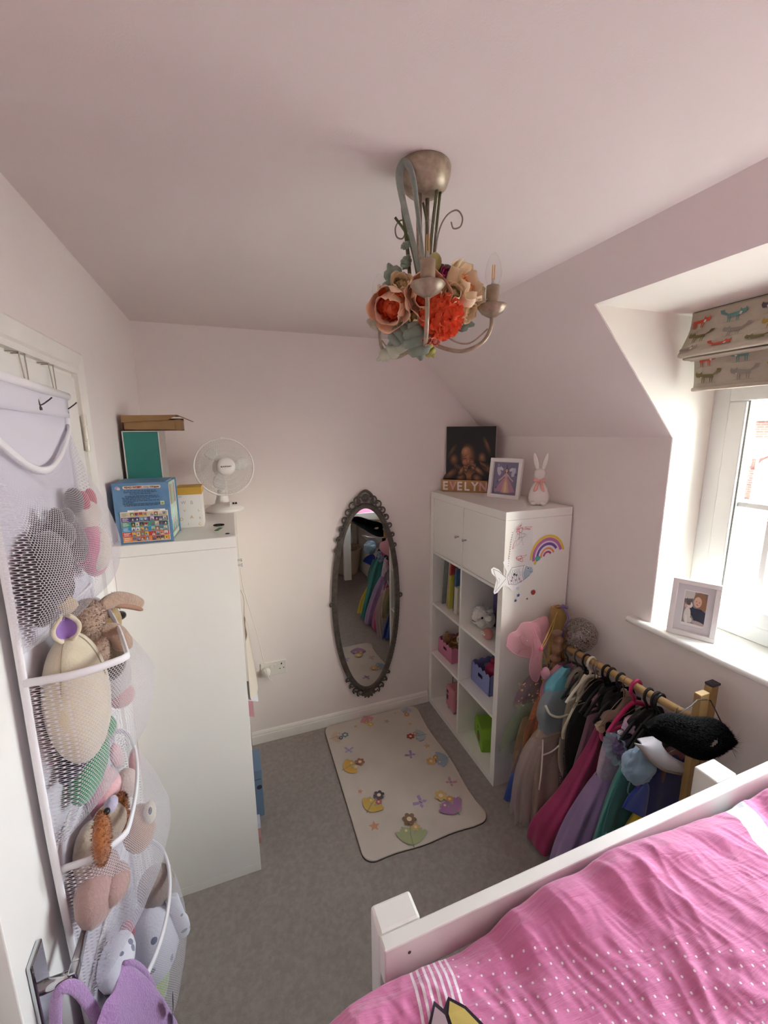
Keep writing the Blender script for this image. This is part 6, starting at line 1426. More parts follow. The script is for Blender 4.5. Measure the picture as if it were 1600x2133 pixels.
# ------------------------------------------------------------------ raised bed with pink bedding
bw = mat('painted_white_wood', '#e3e1dc', .45, var=(5, '#dad7d0', .6), bump=(45, .12, .003))
bed = thing('raised_bed', 'white painted raised bed with a square end post and slim top rail', 'bed', (-.3, -2.4, 0))
BRM = Matrix.Translation((-.995, -1.822, 0)) @ Matrix.Rotation(radians(.55), 4, 'Z')
MB().box((0, -.024, .925), (1.385, 0, 1.0), M=BRM).build('top_rail', bw, bed, bev=.003)
MB().box((0.0, .0005, 0), (.078, .05, 1.0), M=BRM).build('post', bw, bed, bev=.006)
MB().box((.868, .0005, .3), (.942, .055, 1.0), M=BRM).build('post', bw, bed, bev=.004)
MB().box((-.99, -3.08, 0), (-.92, -3.01, 1.0)).build('post', bw, bed, bev=.005)
MB().box((-.20, -2.69, 0), (-.17, -2.65, .9)).build('centre_leg', bw, bed, bev=.005)
MB().box((.31, -3.08, 0), (.38, -3.01, 1.0)).build('post', bw, bed, bev=.005)
MB().box((-.985, -3.02, .84), (-.96, -1.88, .90)).build('side_rail', bw, bed, bev=.003)
MB().box((.35, -3.02, .84), (.375, -1.88, .90)).build('side_rail', bw, bed, bev=.003)
MB().box((-.96, -3.06, .90), (.35, -3.03, 1.0)).build('back_rail', bw, bed, bev=.003)
for i in range(8): MB().box((-.96, -2.95 + i * .143, .878), (.35, -2.88 + i * .143, .894)).build('slat', mat('slat_pine', '#b99a6a', .6), bed, bev=.001)
MB().ball(tuple(BRM @ Vector((.045, -.0245, .975))), (.003, .0012, .003), 10, 6).build('screw_hole', mat('dark_hole', '#4a3c3a', .8), bed)
mt = MB().box((-.955, -3.02, .896), (.345, -1.853, .925)).build('mattress', mat('mattress_ticking', '#d8d4d0', .85), label='thin white mattress under the pink duvet on raised bed', cat='mattress', bev=.012)
# duvet: a crumpled height field hanging a little over the left end
ZE = [(-1.30, .93), (-1.15, .955), (-1.05, .962), (-.998, .958), (-.943, .95), (-.869, .944), (-.811, .957), (-.751, .988), (-.676, 1.008), (-.595, 1.006), (-.522, 1.02), (-.456, 1.012), (-.296, .996), (-.215, .982), (-.165, .977), (-.099, .987), (-.011, .99), (.15, .985), (.36, .975)]
def ze(x):
    for (a, za), (b, zb) in zip(ZE, ZE[1:]):
        if x <= b:
            t = max(0, (x - a) / (b - a)); t = t * t * (3 - 2 * t); return za + (zb - za) * t
    return ZE[-1][1]
def ridge(x, y, a, f, seed):
    """long soft creases running along angle a"""
    c, s_ = cos(a), sin(a); u = x * c + y * s_; v = -x * s_ + y * c
    w = noise.noise(Vector((u * 2.2, v * 2.2, seed))) * .9
    n1 = noise.noise(Vector((u * f * .22 + w, v * f + w * 2, seed + 3)))
    return (1 - abs(n1) * 2.2)
def duvet_z(x, y):
    d = -1.847 - y                       # distance in from the far hem
    base = .985 + .03 * noise.noise(Vector((x * 2.4, y * 2.4, 1.7))) + .02 * math.exp(-((x + .35) ** 2 + (y + 2.05) ** 2) / .05)
    e = ze(x); t = min(1, d / .17); t = t * t * (3 - 2 * t)
    z = e + (base - e) * t
    z += .012 * min(1, d / .05) * sin(min(1, d / .09) * pi)
    m = min(1, .25 + d / .10)
    z += m * (.012 * ridge(x, y, 2.2, 6, 5) + .008 * ridge(x, y, 1.45, 11, 9) + (.5 + noise.noise(Vector((x * 5, y * 5, 11)))) * (.0065 * ridge(x, y, 2.75, 19, 2) + .005 * ridge(x, y, 1.1, 27, 6)) + .0016 * ridge(x, y, 1.9, 60, 8))
    # a deep tuck running back from the rail near the window end
    q = (x + .13) - .55 * (y + 1.95); z -= .03 * math.exp(-(q / .03) ** 2) * min(1, d / .05) * max(0, 1 - d / .5)
    q2 = (x - .02) - .75 * (y + 1.9); z += .022 * math.exp(-(q2 / .045) ** 2) * min(1, d / .04) * max(0, 1 - d / .45)
    if d < .02: z -= .045 * (1 - d / .02) ** 2
    if x < -1.12: z -= 1.4 * (-1.12 - x) ** 2
    return z
def hem(x):      # the hem lies against the rail, and slews back past the bed end
    return -1.8475 - (.18 * max(0, -1.0 - x) if x < -1.0 else 0)
DX0, DX1, DYB = -1.36, .345, -2.95
dv = MB()
def dfn(u, v):
    x = DX0 + (DX1 - DX0) * u; vv_ = v ** 1.5; h0 = hem(x); y = h0 + (DYB - h0) * vv_
    yy_ = y if x >= -1.0 else y + (-1.8475 - h0) * (1 - vv_)
    return (x, y, duvet_z(x, yy_))
dv.grid(560, 300, dfn, uv=lambda u, v: (DX0 + (DX1 - DX0) * u, hem(DX0 + (DX1 - DX0) * u) + (DYB - hem(DX0 + (DX1 - DX0) * u)) * v ** 1.5))
pk = mat('pink_bedding', '#d27ba6', .8, sheen=.25)
n, l = nodes_of(pk); b_ = n['Principled BSDF']
def N(t, **k):
    q = n.new(t)
    for a, v in k.items(): setattr(q, a, v)
    return q
def math_(op, a, b=None):
    q = N('ShaderNodeMath', operation=op)
    for i, v in enumerate((a, b)):
        if v is None: continue
        if isinstance(v, (int, float)): q.inputs[i].default_value = v
        else: l.new(v, q.inputs[i])
    return q.outputs[0]
uvn = N('ShaderNodeUVMap'); uvn.uv_map = 'uv'; sx_ = N('ShaderNodeSeparateXYZ'); l.new(uvn.outputs[0], sx_.inputs[0])
Xs, Ys = sx_.outputs[0], sx_.outputs[1]
# staggered white dots
wob = N('ShaderNodeTexNoise'); wob.inputs['Scale'].default_value = 14; l.new(uvn.outputs[0], wob.inputs['Vector'])
ca_, sa_ = cos(radians(28)), sin(radians(28))
ru = math_('ADD', math_('MULTIPLY', Xs, ca_), math_('MULTIPLY', Ys, sa_)); rv2 = math_('SUBTRACT', math_('MULTIPLY', Ys, ca_), math_('MULTIPLY', Xs, sa_))
P_ = .0265
gv = math_('DIVIDE', rv2, P_ * .5); rowi = math_('FLOOR', gv); par = math_('MODULO', math_('ABSOLUTE', rowi), 2.0)
gu = math_('ADD', math_('DIVIDE', ru, P_), math_('MULTIPLY', par, .5))
fu = math_('SUBTRACT', math_('FRACT', gu), .5); fv = math_('MULTIPLY', math_('SUBTRACT', math_('FRACT', gv), .5), .5)
dd = math_('SQRT', math_('ADD', math_('MULTIPLY', fu, fu), math_('MULTIPLY', fv, fv)))
dots = math_('LESS_THAN', dd, .066)
dotzone = math_('MULTIPLY', math_('GREATER_THAN', Xs, -.905), math_('LESS_THAN', math_('ADD', Ys, math_('MULTIPLY', Xs, .42)), -2.24))
dots = math_('MULTIPLY', dots, dotzone)
# striped panel at the left
sxw = math_('SUBTRACT', Xs, math_('MULTIPLY', math_('ADD', Ys, 1.88), .16))
stp = math_('LESS_THAN', math_('FRACT', math_('DIVIDE', math_('ADD', sxw, 2.0), .0105)), .42)
stz = math_('MULTIPLY', math_('GREATER_THAN', sxw, -.966), math_('LESS_THAN', sxw, -.892))
stripes = math_('MULTIPLY', stp, stz)
# white cloth panel towards the window
wz = math_('ADD', Xs, math_('MULTIPLY', math_('ADD', Ys, 1.86), -.55))
wa = math_('MULTIPLY', math_('GREATER_THAN', wz, -.178), math_('LESS_THAN', wz, -.118))
whit = math_('MULTIPLY', wa, math_('GREATER_THAN', Ys, -2.08))
c1 = N('ShaderNodeMix', data_type='RGBA'); c1.inputs[6].default_value = lin('#d27ba6'); c1.inputs[7].default_value = lin('#c56a97'); l.new(wob.outputs['Fac'], c1.inputs[0])
inkf = math_('MAXIMUM', dots, stripes)
c2 = N('ShaderNodeMix', data_type='RGBA'); c2.inputs[7].default_value = lin('#ecdfe6'); l.new(inkf, c2.inputs[0]); l.new(c1.outputs[2], c2.inputs[6])
c3 = N('ShaderNodeMix', data_type='RGBA'); c3.inputs[7].default_value = lin('#dcdce4'); l.new(whit, c3.inputs[0]); l.new(c2.outputs[2], c3.inputs[6])
l.new(c3.outputs[2], b_.inputs['Base Color'])
bn1 = N('ShaderNodeTexNoise'); bn1.inputs['Scale'].default_value = 60; bn1.inputs['Detail'].default_value = 6; l.new(uvn.outputs[0], bn1.inputs['Vector'])
mpz = N('ShaderNodeMapping'); mpz.inputs['Rotation'].default_value = (0, 0, radians(40)); mpz.inputs['Scale'].default_value = (4, 26, 1); l.new(uvn.outputs[0], mpz.inputs[0])
bn2 = N('ShaderNodeTexNoise'); bn2.inputs['Scale'].default_value = 2.2; bn2.inputs['Detail'].default_value = 5; bn2.inputs['Distortion'].default_value = .9; l.new(mpz.outputs[0], bn2.inputs['Vector'])
bsum = math_('ADD', math_('MULTIPLY', bn1.outputs['Fac'], .25), bn2.outputs['Fac'])
bp_ = N('ShaderNodeBump'); bp_.inputs['Strength'].default_value = .8; bp_.inputs['Distance'].default_value = .008; l.new(bsum, bp_.inputs['Height']); l.new(bp_.outputs[0], b_.inputs['Normal'])
duv = thing('duvet', 'crumpled pink duvet with white dots, stripes and a white panel on bed', 'duvet', (-.4, -2.4, .95))
dv.build('duvet_cover', pk, duv)
# printed petal motif near the bottom edge of the picture
def onduv(x, y): return (x, y, duvet_z(x, y) + .0025)
MOT = MB()
def motif(poly, c, dz):
    pts = [onduv(x, y) for x, y in poly]; MOT.add([(a, b, z + dz) for a, b, z in pts], [tuple(range(len(pts)))], 0, False, lin(c))
mx_, my_ = -.932, -1.932
motif([(mx_ - .05, my_ - .05), (mx_ - .032, my_ - .012), (mx_ - .012, my_ + .008), (mx_ - .002, my_ - .004), (mx_ + .01, my_ + .004), (mx_ + .03, my_ - .014), (mx_ + .045, my_ - .05)], '#2d2233', .0012)
motif([(mx_ - .044, my_ - .05), (mx_ - .029, my_ - .015), (mx_ - .013, my_ + .002), (mx_ - .004, my_ - .012), (mx_ - .006, my_ - .05)], '#b9a6ae', .0018)
motif([(mx_ - .001, my_ - .05), (mx_ + .002, my_ - .012), (mx_ + .01, my_ - .001), (mx_ + .026, my_ - .017), (mx_ + .04, my_ - .05)], '#d3bf6a', .0018)
MOT.build('printed_motif', ink_mat(), duv)

# rope basket standing under the bed, seen in the mirror
rope = mat('rope_weave', '#c9b89f', .9, bump=(120, .5, .004))
bk = thing('rope_basket', 'cream woven rope basket under the raised bed, seen in the mirror', 'basket', (.19, -2.84, 0))
KB = Matrix.Translation((.19, -2.84, 0)) @ Matrix.Diagonal((.86, .86, 1, 1)); q = MB()
rr_ = [(.001, .004)] + [(.155 + .055 * k / 17 + .004 * (k % 2), .006 + .34 * k / 17) for k in range(18)] + [(.203 - .05 * k / 17, .342 - .33 * k / 17) for k in range(18)] + [(.001, .012)]
q.lathe(rr_, 40, M=KB); q.build('weave', rope, bk)
MB().tube([tuple(KB @ Vector((.21 * cos(2 * pi * i / 48), .21 * sin(2 * pi * i / 48), .345))) for i in range(48)], .01, 8, closed=True).build('rim', rope, bk)
for a in (70, 250):
    MB().tube(bez([tuple(KB @ Vector(((.205) * cos(radians(a + d)), .205 * sin(radians(a + d)), z))) for d, z in ((-14, .33), (-10, .39), (10, .39), (14, .33))], 6), .009, 8).build('handle', rope, bk)
for i, (x, y, z, r) in enumerate(((.14, -2.80, .27, .06), (.24, -2.85, .28, .055), (.17, -2.91, .26, .06))):
    MB().ball((x, y, z), (r, r * .8, r * .7), 14, 9).build('soft_toy', brown if i != 1 else mat('dark_plush', '#3a302c', .95, sheen=.4), label=['brown soft toy lying in the rope basket at the front', 'dark soft toy on the right side of the rope basket', 'brown soft toy at the back of the rope basket'][i], cat='soft toy')
# ------------------------------------------------------------------ hanging toy organiser on the door
def net_mat(name, col, pitch=.005, hole=.435):
    m = mat(name, col, .7, sheen=.2)
    n, l = nodes_of(m); b = n['Principled BSDF']
    def mt_(op, a, c=None):
        q = n.new('ShaderNodeMath'); q.operation = op
        for i, v in enumerate((a, c)):
            if v is None: continue
            if isinstance(v, (int, float)): q.inputs[i].default_value = v
            else: l.new(v, q.inputs[i])
        return q.outputs[0]
    uvn = n.new('ShaderNodeUVMap'); uvn.uv_map = 'uv'; sx = n.new('ShaderNodeSeparateXYZ'); l.new(uvn.outputs[0], sx.inputs[0])
    gv = mt_('DIVIDE', sx.outputs[1], pitch * .86); par = mt_('MODULO', mt_('FLOOR', gv), 2.0)
    gu = mt_('ADD', mt_('DIVIDE', sx.outputs[0], pitch), mt_('MULTIPLY', par, .5))
    fu = mt_('SUBTRACT', mt_('FRACT', gu), .5); fv = mt_('MULTIPLY', mt_('SUBTRACT', mt_('FRACT', gv), .5), .86)
    d = mt_('SQRT', mt_('ADD', mt_('MULTIPLY', fu, fu), mt_('MULTIPLY', fv, fv)))
    h = mt_('LESS_THAN', d, hole)
    tr = n.new('ShaderNodeBsdfTransparent'); tl = n.new('ShaderNodeBsdfTranslucent'); tl.inputs[0].default_value = lin(col)
    m0 = n.new('ShaderNodeMixShader'); m0.inputs[0].default_value = .25; l.new(b.outputs[0], m0.inputs[1]); l.new(tl.outputs[0], m0.inputs[2])
    m1 = n.new('ShaderNodeMixShader'); l.new(h, m1.inputs[0]); l.new(m0.outputs[0], m1.inputs[1]); l.new(tr.outputs[0], m1.inputs[2]); l.new(m1.outputs[0], n['Material Output'].inputs[0])
    return m
net = net_mat('white_net', '#e2dfe6')
wcl = mat('white_polyester', '#dcdae4', .8, bump=(500, .3, .001), sheen=.2)
bind = mat('white_binding', '#e9e8ea', .6)
OXb = -1.526; OL, OR = -1.565, -1.185
og = thing('toy_organiser', 'white mesh hanging toy organiser with four bulging pockets over the door', 'hanging organiser', (OXb, -1.38, .4))
MB().grid(20, 60, lambda u, v: (OXb + .004 * noise.noise(Vector((u * 4, v * 9, 2))) + .004, OL + (OR - OL) * u + .006 * sin(9 * v), 1.93 - 1.53 * v)).build('back_panel', wcl, og, solid=.002)
for y in (OL, OR): MB().tube([(OXb + .007, y + .006 * sin(9 * i / 30), 1.93 - 1.53 * i / 30) for i in range(31)], .0065, 8, flat=.5).build('side_binding', bind, og)
MB().tube([(OXb + .01, OL - .01, 1.935), (OXb + .012, OR + .008, 1.922)], .009, 10).build('top_rod_sleeve', bind, og)
MB().grid(14, 5, lambda u, v: (OXb + .012 + .002 * sin(8 * u), OL + (OR - OL) * u, 1.925 - .045 * v - .006 * u)).build('top_band', wcl, og, solid=.002)
def pocket(zt, zb, dep, rim0, sag, prof_pow=.8, peak=.45, wr=.006, ph=0, skew=0.0, rr=.0075):
    """net pocket: rim loop at the top, bulge, gathered seam below"""
    def out(u, v):
        sy = max(0, sin(pi * u)) ** .36; sk = min(1, u / .14) ** .5 * max(0, 1 - max(0, u - .14) / .86) ** .8; w = skew * max(0, 1 - v / .45); s_ = sk * w + sy * (1 - w)
        if v < peak: k = rim0 + (1 - rim0) * sin(pi / 2 * v / peak)
        else: k = max(0, cos(pi / 2 * (v - peak) / (1 - peak))) ** prof_pow
        return dep * s_ * max(0, k)
    def f(u, v):
        o = out(u, v); g = wr * noise.noise(Vector((u * 9 + ph, v * 2.5, ph))) * min(1, v * 3)
        edge = (u - .5) * (o * .35)
        return (OXb + .008 + o + g * (1 if 0 < u < 1 else 0), OL + (OR - OL) * u + edge, zt - (zt - zb) * v - sag * sin(pi * u) * (1 - v))
    q = MB(); q.grid(46, 34, f, uv=lambda u, v: (u * (.42 + dep * 1.1), (1 - v) * (zt - zb) * 1.05))
    p = q.build('net_pocket', net, og)
    MB().tube([f(i / 40, .0) for i in range(41)], rr, 8, flat=.55).build('rim_binding', bind, p)
    MB().tube([f(i / 30, 1.0) for i in range(31)], .005, 6, flat=.6).build('seam_binding', bind, p)
    return f
f1 = pocket(1.855, 1.475, .105, .10, .085, peak=.66, ph=1.3, wr=.010, prof_pow=.6)
f2 = pocket(1.436, 1.105, .145, .98, .0, peak=.45, ph=4.2, skew=1.0, prof_pow=.5)
f3 = pocket(1.064, .74, .14, .8, .004, peak=.45, ph=7.7, skew=.55, prof_pow=.55)
f4 = pocket(.70, .36, .15, .85, .0, peak=.42, ph=9.1, skew=.1)
# over-door wire hooks
hkm = mat('hook_wire', '#b3aa9c', .4, .6)
for y in (-1.30, -1.155):
    hk_ = thing('door_hook', 'bent wire over-door hook carrying the %s of the toy organiser' % ('left side' if y < -1.2 else 'right corner'), 'hook', (OXb, y, 1.9))
    for s in (-.012, .012):
        MB().tube(bez([(XL - .03, y + s, 1.994), (XL + .02, y + s, 1.995), (XL + .024, y + s, 1.985), (XL + .026, y + s * .5, 1.92)], 6), .0012, 7).build('wire', hkm, hk_)
    MB().tube([(XL + .022, y - .012, 1.994), (XL + .022, y + .012, 1.994)], .0013, 7).build('cross_wire', hkm, hk_)
    MB().tube(bez([(XL + .048, y - .035, 1.90), (XL + .054, y - .035, 1.894), (XL + .066, y - .032, 1.903), (XL + .072, y - .03, 1.909)], 6), .0014, 7).build('prong', mat('prong_metal', '#5a564f', .35, .8), hk_)
    MB().tube(bez([(XL + .048, y - .035, 1.913), (XL + .052, y - .035, 1.896), (XL + .053, y - .035, 1.884)], 6), [.0013] * 9 + [.0026] * 4, 7).build('hook_tip', MATS['prong_metal'], hk_)

# ------------------------------------------------------------------ soft toys in the pockets
def plush_mat(name, col, var=None, bsc=150, bst=.7):
    return mat(name, col, .95, sheen=.5, var=var or (40, col, 0), bump=(bsc, bst, .004))
def fuzz(mb, n_, L_, seed=1, w=.0009):
    """short pile standing on the shapes collected so far"""
    random.seed(seed); vs = [Vector(v) for v in mb.v]; tris = list(mb.f); h = MB()
    for _ in range(n_):
        f = random.choice(tris); a = [vs[i] for i in f[:3]]
        r1, r2 = random.random(), random.random()
        if r1 + r2 > 1: r1, r2 = 1 - r1, 1 - r2
        p = a[0] + (a[1] - a[0]) * r1 + (a[2] - a[0]) * r2; nn = (a[1] - a[0]).cross(a[2] - a[0])
        if nn.length < 1e-12: continue
        nn.normalize(); t_ = nn.orthogonal().normalized(); t_.rotate(Matrix.Rotation(random.uniform(0, 6.28), 3, nn))
        tip = p + nn * L_ * random.uniform(.6, 1.2) + t_ * L_ * random.uniform(-.5, .5)
        s_ = nn.cross(t_) * w; h.add([tuple(p - s_), tuple(p + s_), tuple(tip)], [(0, 1, 2)])
    return h
# top pocket: grey toy and a pink and red one
gp = plush_mat('grey_plush', '#40372f', (30, '#2e2722', .8))
t = thing('grey_soft_toy', 'dark grey soft toy slumped in the top net pocket', 'soft toy', (-1.49, -1.45, 1.53))
MB().ball((-1.492, -1.475, 1.60), (.03, .08, .07)).build('body', gp, t)
MB().ball((-1.492, -1.41, 1.65), (.026, .045, .03), rot=Matrix.Rotation(radians(-20), 3, 'X')).build('head', gp, t)
for y, z in ((-1.375, 1.675), (-1.43, 1.685)): MB().ball((-1.485, y, z), (.012, .016, .02), 10, 8).build('ear', gp, t)
MB().ball((-1.497, -1.51, 1.545), (.018, .04, .035)).build('leg', gp, t); MB().ball((-1.497, -1.42, 1.545), (.018, .045, .03)).build('leg', gp, t)
pp_ = plush_mat('rose_plush', '#c05a7c', (20, '#d98aa4', .8)); wp_ = plush_mat('milk_plush', '#ded3c6')
t = thing('pink_soft_toy', 'rose pink and white soft toy squeezed at right of the top pocket', 'soft toy', (-1.49, -1.25, 1.53))
MB().ball((-1.482, -1.255, 1.575), (.03, .05, .06)).build('body', pp_, t); MB().ball((-1.47, -1.265, 1.58), (.026, .026, .05), rot=Matrix.Rotation(radians(-25), 3, 'X')).build('belly', wp_, t)
MB().ball((-1.487, -1.24, 1.655), (.024, .04, .034)).build('head', wp_, t)
for y in (-1.265, -1.215): MB().ball((-1.485, y, 1.69), (.012, .014, .026), 10, 8, rot=Matrix.Rotation(radians(15), 3, 'X')).build('ear', plush_mat('red_plush', '#b8384e'), t)
t = thing('brown_striped_toy', 'dark brown long-eared soft toy behind the pink one in top pocket', 'soft toy', (-1.5, -1.31, 1.6))
MB().ball((-1.495, -1.32, 1.62), (.02, .03, .07), rot=Matrix.Rotation(radians(35), 3, 'X')).build('body', plush_mat('dark_brown_plush', '#4a3a34'), t)
MB().ball((-1.497, -1.285, 1.695), (.018, .03, .03), 12, 8).build('head', MATS['dark_brown_plush'], t)
# second pocket
cp_ = plush_mat('cream_plush', '#d6cbb2', (25, '#c9bda3', .6), 300, .3)
t = thing('cream_round_toy', 'big round cream soft toy with a purple-lined ear in the second pocket', 'soft toy', (-1.47, -1.475, 1.2))
q = MB(); q.ball((-1.472, -1.497, 1.355), (.050, .070, .128), 28, 18); body_ = q.build('body', cp_, t)
MB().tube([(-1.472 + .0505 * sin(a), -1.497, 1.355 + .1285 * cos(a)) for a in [radians(x) for x in range(-10, 80, 6)]], .0012, 6).build('seam', mat('seam_thread', '#a3977f', .9), t)
MB().tube([(-1.472, -1.497 + .0705 * sin(a), 1.355 + .1285 * cos(a)) for a in [radians(x) for x in range(-70, 71, 6)]], .001, 6).build('seam', MATS['seam_thread'], t)
def plush_ear(c, yaw, pitch, w, h, m_o, m_i, par):
    M = Matrix.Translation(c) @ Matrix.Rotation(yaw, 4, 'Z') @ Matrix.Rotation(pitch, 4, 'Y')
    def fo(u, v, k): a = (u - .5) * 2; ww = w * sin(pi * (.08 + .86 * v)) ** .8; return (.018 * (a * a) * k - .012 + .008 * v, ww * a, h * v)
    e = MB(); e.grid(11, 11, lambda u, v: fo(u, v, 1), M=M); o = e.build('ear', m_o, par, solid=.007, sub=1)
    e = MB(); e.grid(11, 11, lambda u, v: tuple(Vector(fo(.12 + .76 * u, .06 + .82 * v, 1)) + Vector((.0055, 0, 0))), M=M); e.build('ear_lining', m_i, o, solid=.002, sub=1)
plush_ear((-1.468, -1.515, 1.476), radians(-62), radians(6), .021, .055, cp_, mat('purple_velour', '#8d6aae', .9, sheen=.5), t)
be = plush_mat('beige_fur', '#b59a86', (60, '#a58a77', .8), 220, .9)
t = thing('beige_bunny', 'beige plush bunny with long floppy ears leaning out of the second pocket', 'soft toy', (-1.45, -1.36, 1.3))
hd_ = Vector((-1.468, -1.409, 1.474)); 
q = MB(); q.ball(tuple(hd_), (.034, .038, .036), 20, 14); q.build('head', be, t); fuzz(q, 2600, .0045, 2).build('head_pile', be, t, kind='stuff')
q = MB(); q.ball(tuple(hd_ + Vector((.002, .002, -.07))), (.03, .036, .05)); q.build('body', be, t); fuzz(q, 1500, .004, 3).build('body_pile', be, t, kind='stuff')
ear_ = bez([tuple(hd_ + Vector((.022, .018, .016))), tuple(hd_ + Vector((.042, .05, .014))), tuple(hd_ + Vector((.062, .085, -.006))), tuple(hd_ + Vector((.078, .112, -.028)))], 6)
MB().tube(ear_, [.010, .012, .014, .0155, .0165, .017, .0172, .0172, .017, .017, .0168, .0165, .016, .0155, .015, .0142, .013, .011, .006], 12, flat=.6).build('ear', be, t)
MB().tube([Vector(p) + Vector((.002, -.005, -.0125)) for p in ear_[5:18]], [.002, .004, .0055, .006, .006, .006, .006, .006, .0058, .0055, .005, .004, .002], 8).build('ear_crease', mat('ear_crease', '#a07c66', .95), t)
MB().tube(bez([tuple(hd_ + Vector((-.012, -.022, .03))), tuple(hd_ + Vector((-.022, -.03, .05))), tuple(hd_ + Vector((-.03, -.022, .066)))], 6), [.012, .014, .015, .016, .016, .016, .015, .015, .014, .012, .01, .008, .004], 10, flat=.5).build('ear', plush_mat('cream_ear', '#c9b08a'), t)
MB().tube(bez([tuple(hd_ + Vector((.015, .012, -.035))), tuple(hd_ + Vector((.038, .02, -.045))), tuple(hd_ + Vector((.05, .022, -.07))), tuple(hd_ + Vector((.048, .02, -.088)))], 5), [.016] * 4 + [.018] * 6 + [.019] * 4 + [.016, .012], 12).build('arm', be, t)
MB().tube([tuple(hd_ + Vector((.03, .026, .018))), tuple(hd_ + Vector((.033, .03, .006)))], .0015, 6).build('stitched_eye', mat('eye_thread', '#6a4f40', .8), t)
tp = plush_mat('tawny_plush', '#8a5a2c', (16, '#c9b27a', .9), 200, .9)
t = thing('spotted_cat_toy', 'tawny soft toy with black tufts behind the beige bunny', 'soft toy', (-1.47, -1.27, 1.3))
MB().ball((-1.478, -1.275, 1.405), (.036, .05, .045)).build('head', tp, t); MB().ball((-1.475, -1.27, 1.32), (.034, .05, .06)).build('body', plush_mat('dark_tawny', '#5d4a30', (20, '#2b2018', .8)), t)
q = MB(); q.ball((-1.458, -1.238, 1.442), (.012, .016, .012), 10, 8); q.build('ear', plush_mat('black_tuft', '#1c1512'), t); fuzz(q, 400, .012, 6).build('ear_tuft', MATS['black_tuft'], t, kind='stuff')
MB().ball((-1.455, -1.228, 1.40), (.014, .014, .011), 10, 8).build('paw', MATS['black_tuft'], t)
t = thing('white_grey_toy', 'soft white and grey toy pressed against the right side of second pocket', 'soft toy', (-1.48, -1.23, 1.18))
MB().ball((-1.48, -1.245, 1.255), (.036, .04, .07)).build('body', plush_mat('pale_grey_plush', '#c3bcb8'), t); MB().ball((-1.47, -1.25, 1.2), (.03, .03, .03)).build('paw', plush_mat('blush_plush', '#cf9f9c'), t)
t = thing('green_toy', 'green soft toy at the bottom of the second net pocket', 'soft toy', (-1.49, -1.45, 1.13))
MB().ball((-1.492, -1.43, 1.165), (.03, .09, .038), rot=Matrix.Rotation(radians(12), 3, 'X')).build('body', plush_mat('green_plush', '#3f8a60', (20, '#4f9c6f', .8)), t); MB().ball((-1.487, -1.34, 1.18), (.024, .03, .026)).build('foot', MATS['green_plush'], t)
t = thing('navy_toy', 'dark navy and tan toy between the cream toy and the green one', 'soft toy', (-1.5, -1.46, 1.2))
MB().ball((-1.495, -1.46, 1.222), (.025, .09, .02)).build('body', plush_mat('navy_plush', '#2c2a3a'), t); MB().ball((-1.47, -1.42, 1.215), (.012, .02, .012)).build('patch', plush_mat('tan_plush', '#a88a64'), t)
# third pocket
lp_ = plush_mat('pale_pink_plush', '#dba9ad', (18, '#e6c0c0', .8))
t = thing('pink_bunny_toy', 'pale pink plush with long ears standing in the third pocket', 'soft toy', (-1.47, -1.26, .95))
MB().ball((-1.487, -1.384, 1.052), (.03, .04, .055)).build('body', lp_, t); MB().ball((-1.470, -1.309, 0.999), (.028, .03, .036)).build('head', plush_mat('milk_pink', '#d9c9c2'), t)
MB().ball((-1.478, -1.317, 1.085), (.012, .02, .045), rot=Matrix.Rotation(radians(24), 3, 'X')).build('ear', lp_, t); MB().ball((-1.468, -1.226, 0.986), (.013, .018, .04), rot=Matrix.Rotation(radians(-12), 3, 'X')).build('ear', lp_, t)
MB().ball((-1.497, -1.407, 1.052), (.02, .022, .045)).build('arm', plush_mat('deep_rose_plush', '#c07f92'), t)  # arm plush is a deeper rose than the body
t = thing('spaniel_toy', 'cream soft dog with ginger ears sunk in the third pocket', 'soft toy', (-1.46, -1.45, .9))
oat = plush_mat('oat_plush', '#b8a896')
MB().ball((-1.492, -1.496, 1.014), (.028, .05, .06)).build('body', oat, t)
MB().ball((-1.468, -1.453, 1.034), (.032, .036, .036)).build('head', oat, t)
gi = plush_mat('ginger_plush', '#a2602a', (20, '#8c4f20', .8), 200, 1.0)
for c, r, rot in (((-1.450, -1.556, 1.096), (.014, .024, .046), -16), ((-1.452, -1.429, 1.031), (.014, .02, .036), -28)):
    q = MB(); q.ball(c, r, 16, 12, rot=Matrix.Rotation(radians(rot), 3, 'X')); q.build('ear', gi, t); fuzz(q, 900, .005, 4).build('ear_pile', gi, t, kind='stuff')
MB().ball((-1.442, -1.538, 1.134), (.006, .007, .006), 10, 8).build('eye', black, t); MB().ball((-1.448, -1.490, 1.106), (.012, .02, .012), 10, 8).build('brow', plush_mat('lilac_plush', '#b9b0c9'), t)
t = thing('wide_eyed_toy', 'tan toy with a round pale eye patch against the third pocket net', 'soft toy', (-1.44, -1.30, .85))
MB().ball((-1.452, -1.321, 0.875), (.036, .05, .055)).build('body', plush_mat('fawn_plush', '#b48a6a'), t); MB().ball((-1.424, -1.325, 0.915), (.014, .024, .026)).build('eye_patch', plush_mat('milk_patch', '#d8d0b8'), t); MB().ball((-1.411, -1.373, 0.962), (.004, .008, .008), 10, 8).build('pupil', black, t)
t = thing('blush_toy', 'blush pink soft toy filling the bottom of the third pocket', 'soft toy', (-1.47, -1.46, .77))
MB().ball((-1.474, -1.537, 0.975), (.036, .07, .055)).build('body', plush_mat('dusky_plush', '#a98a84'), t); MB().ball((-1.445, -1.542, 0.973), (.026, .04, .03)).build('leg', MATS['dusky_plush'], t)
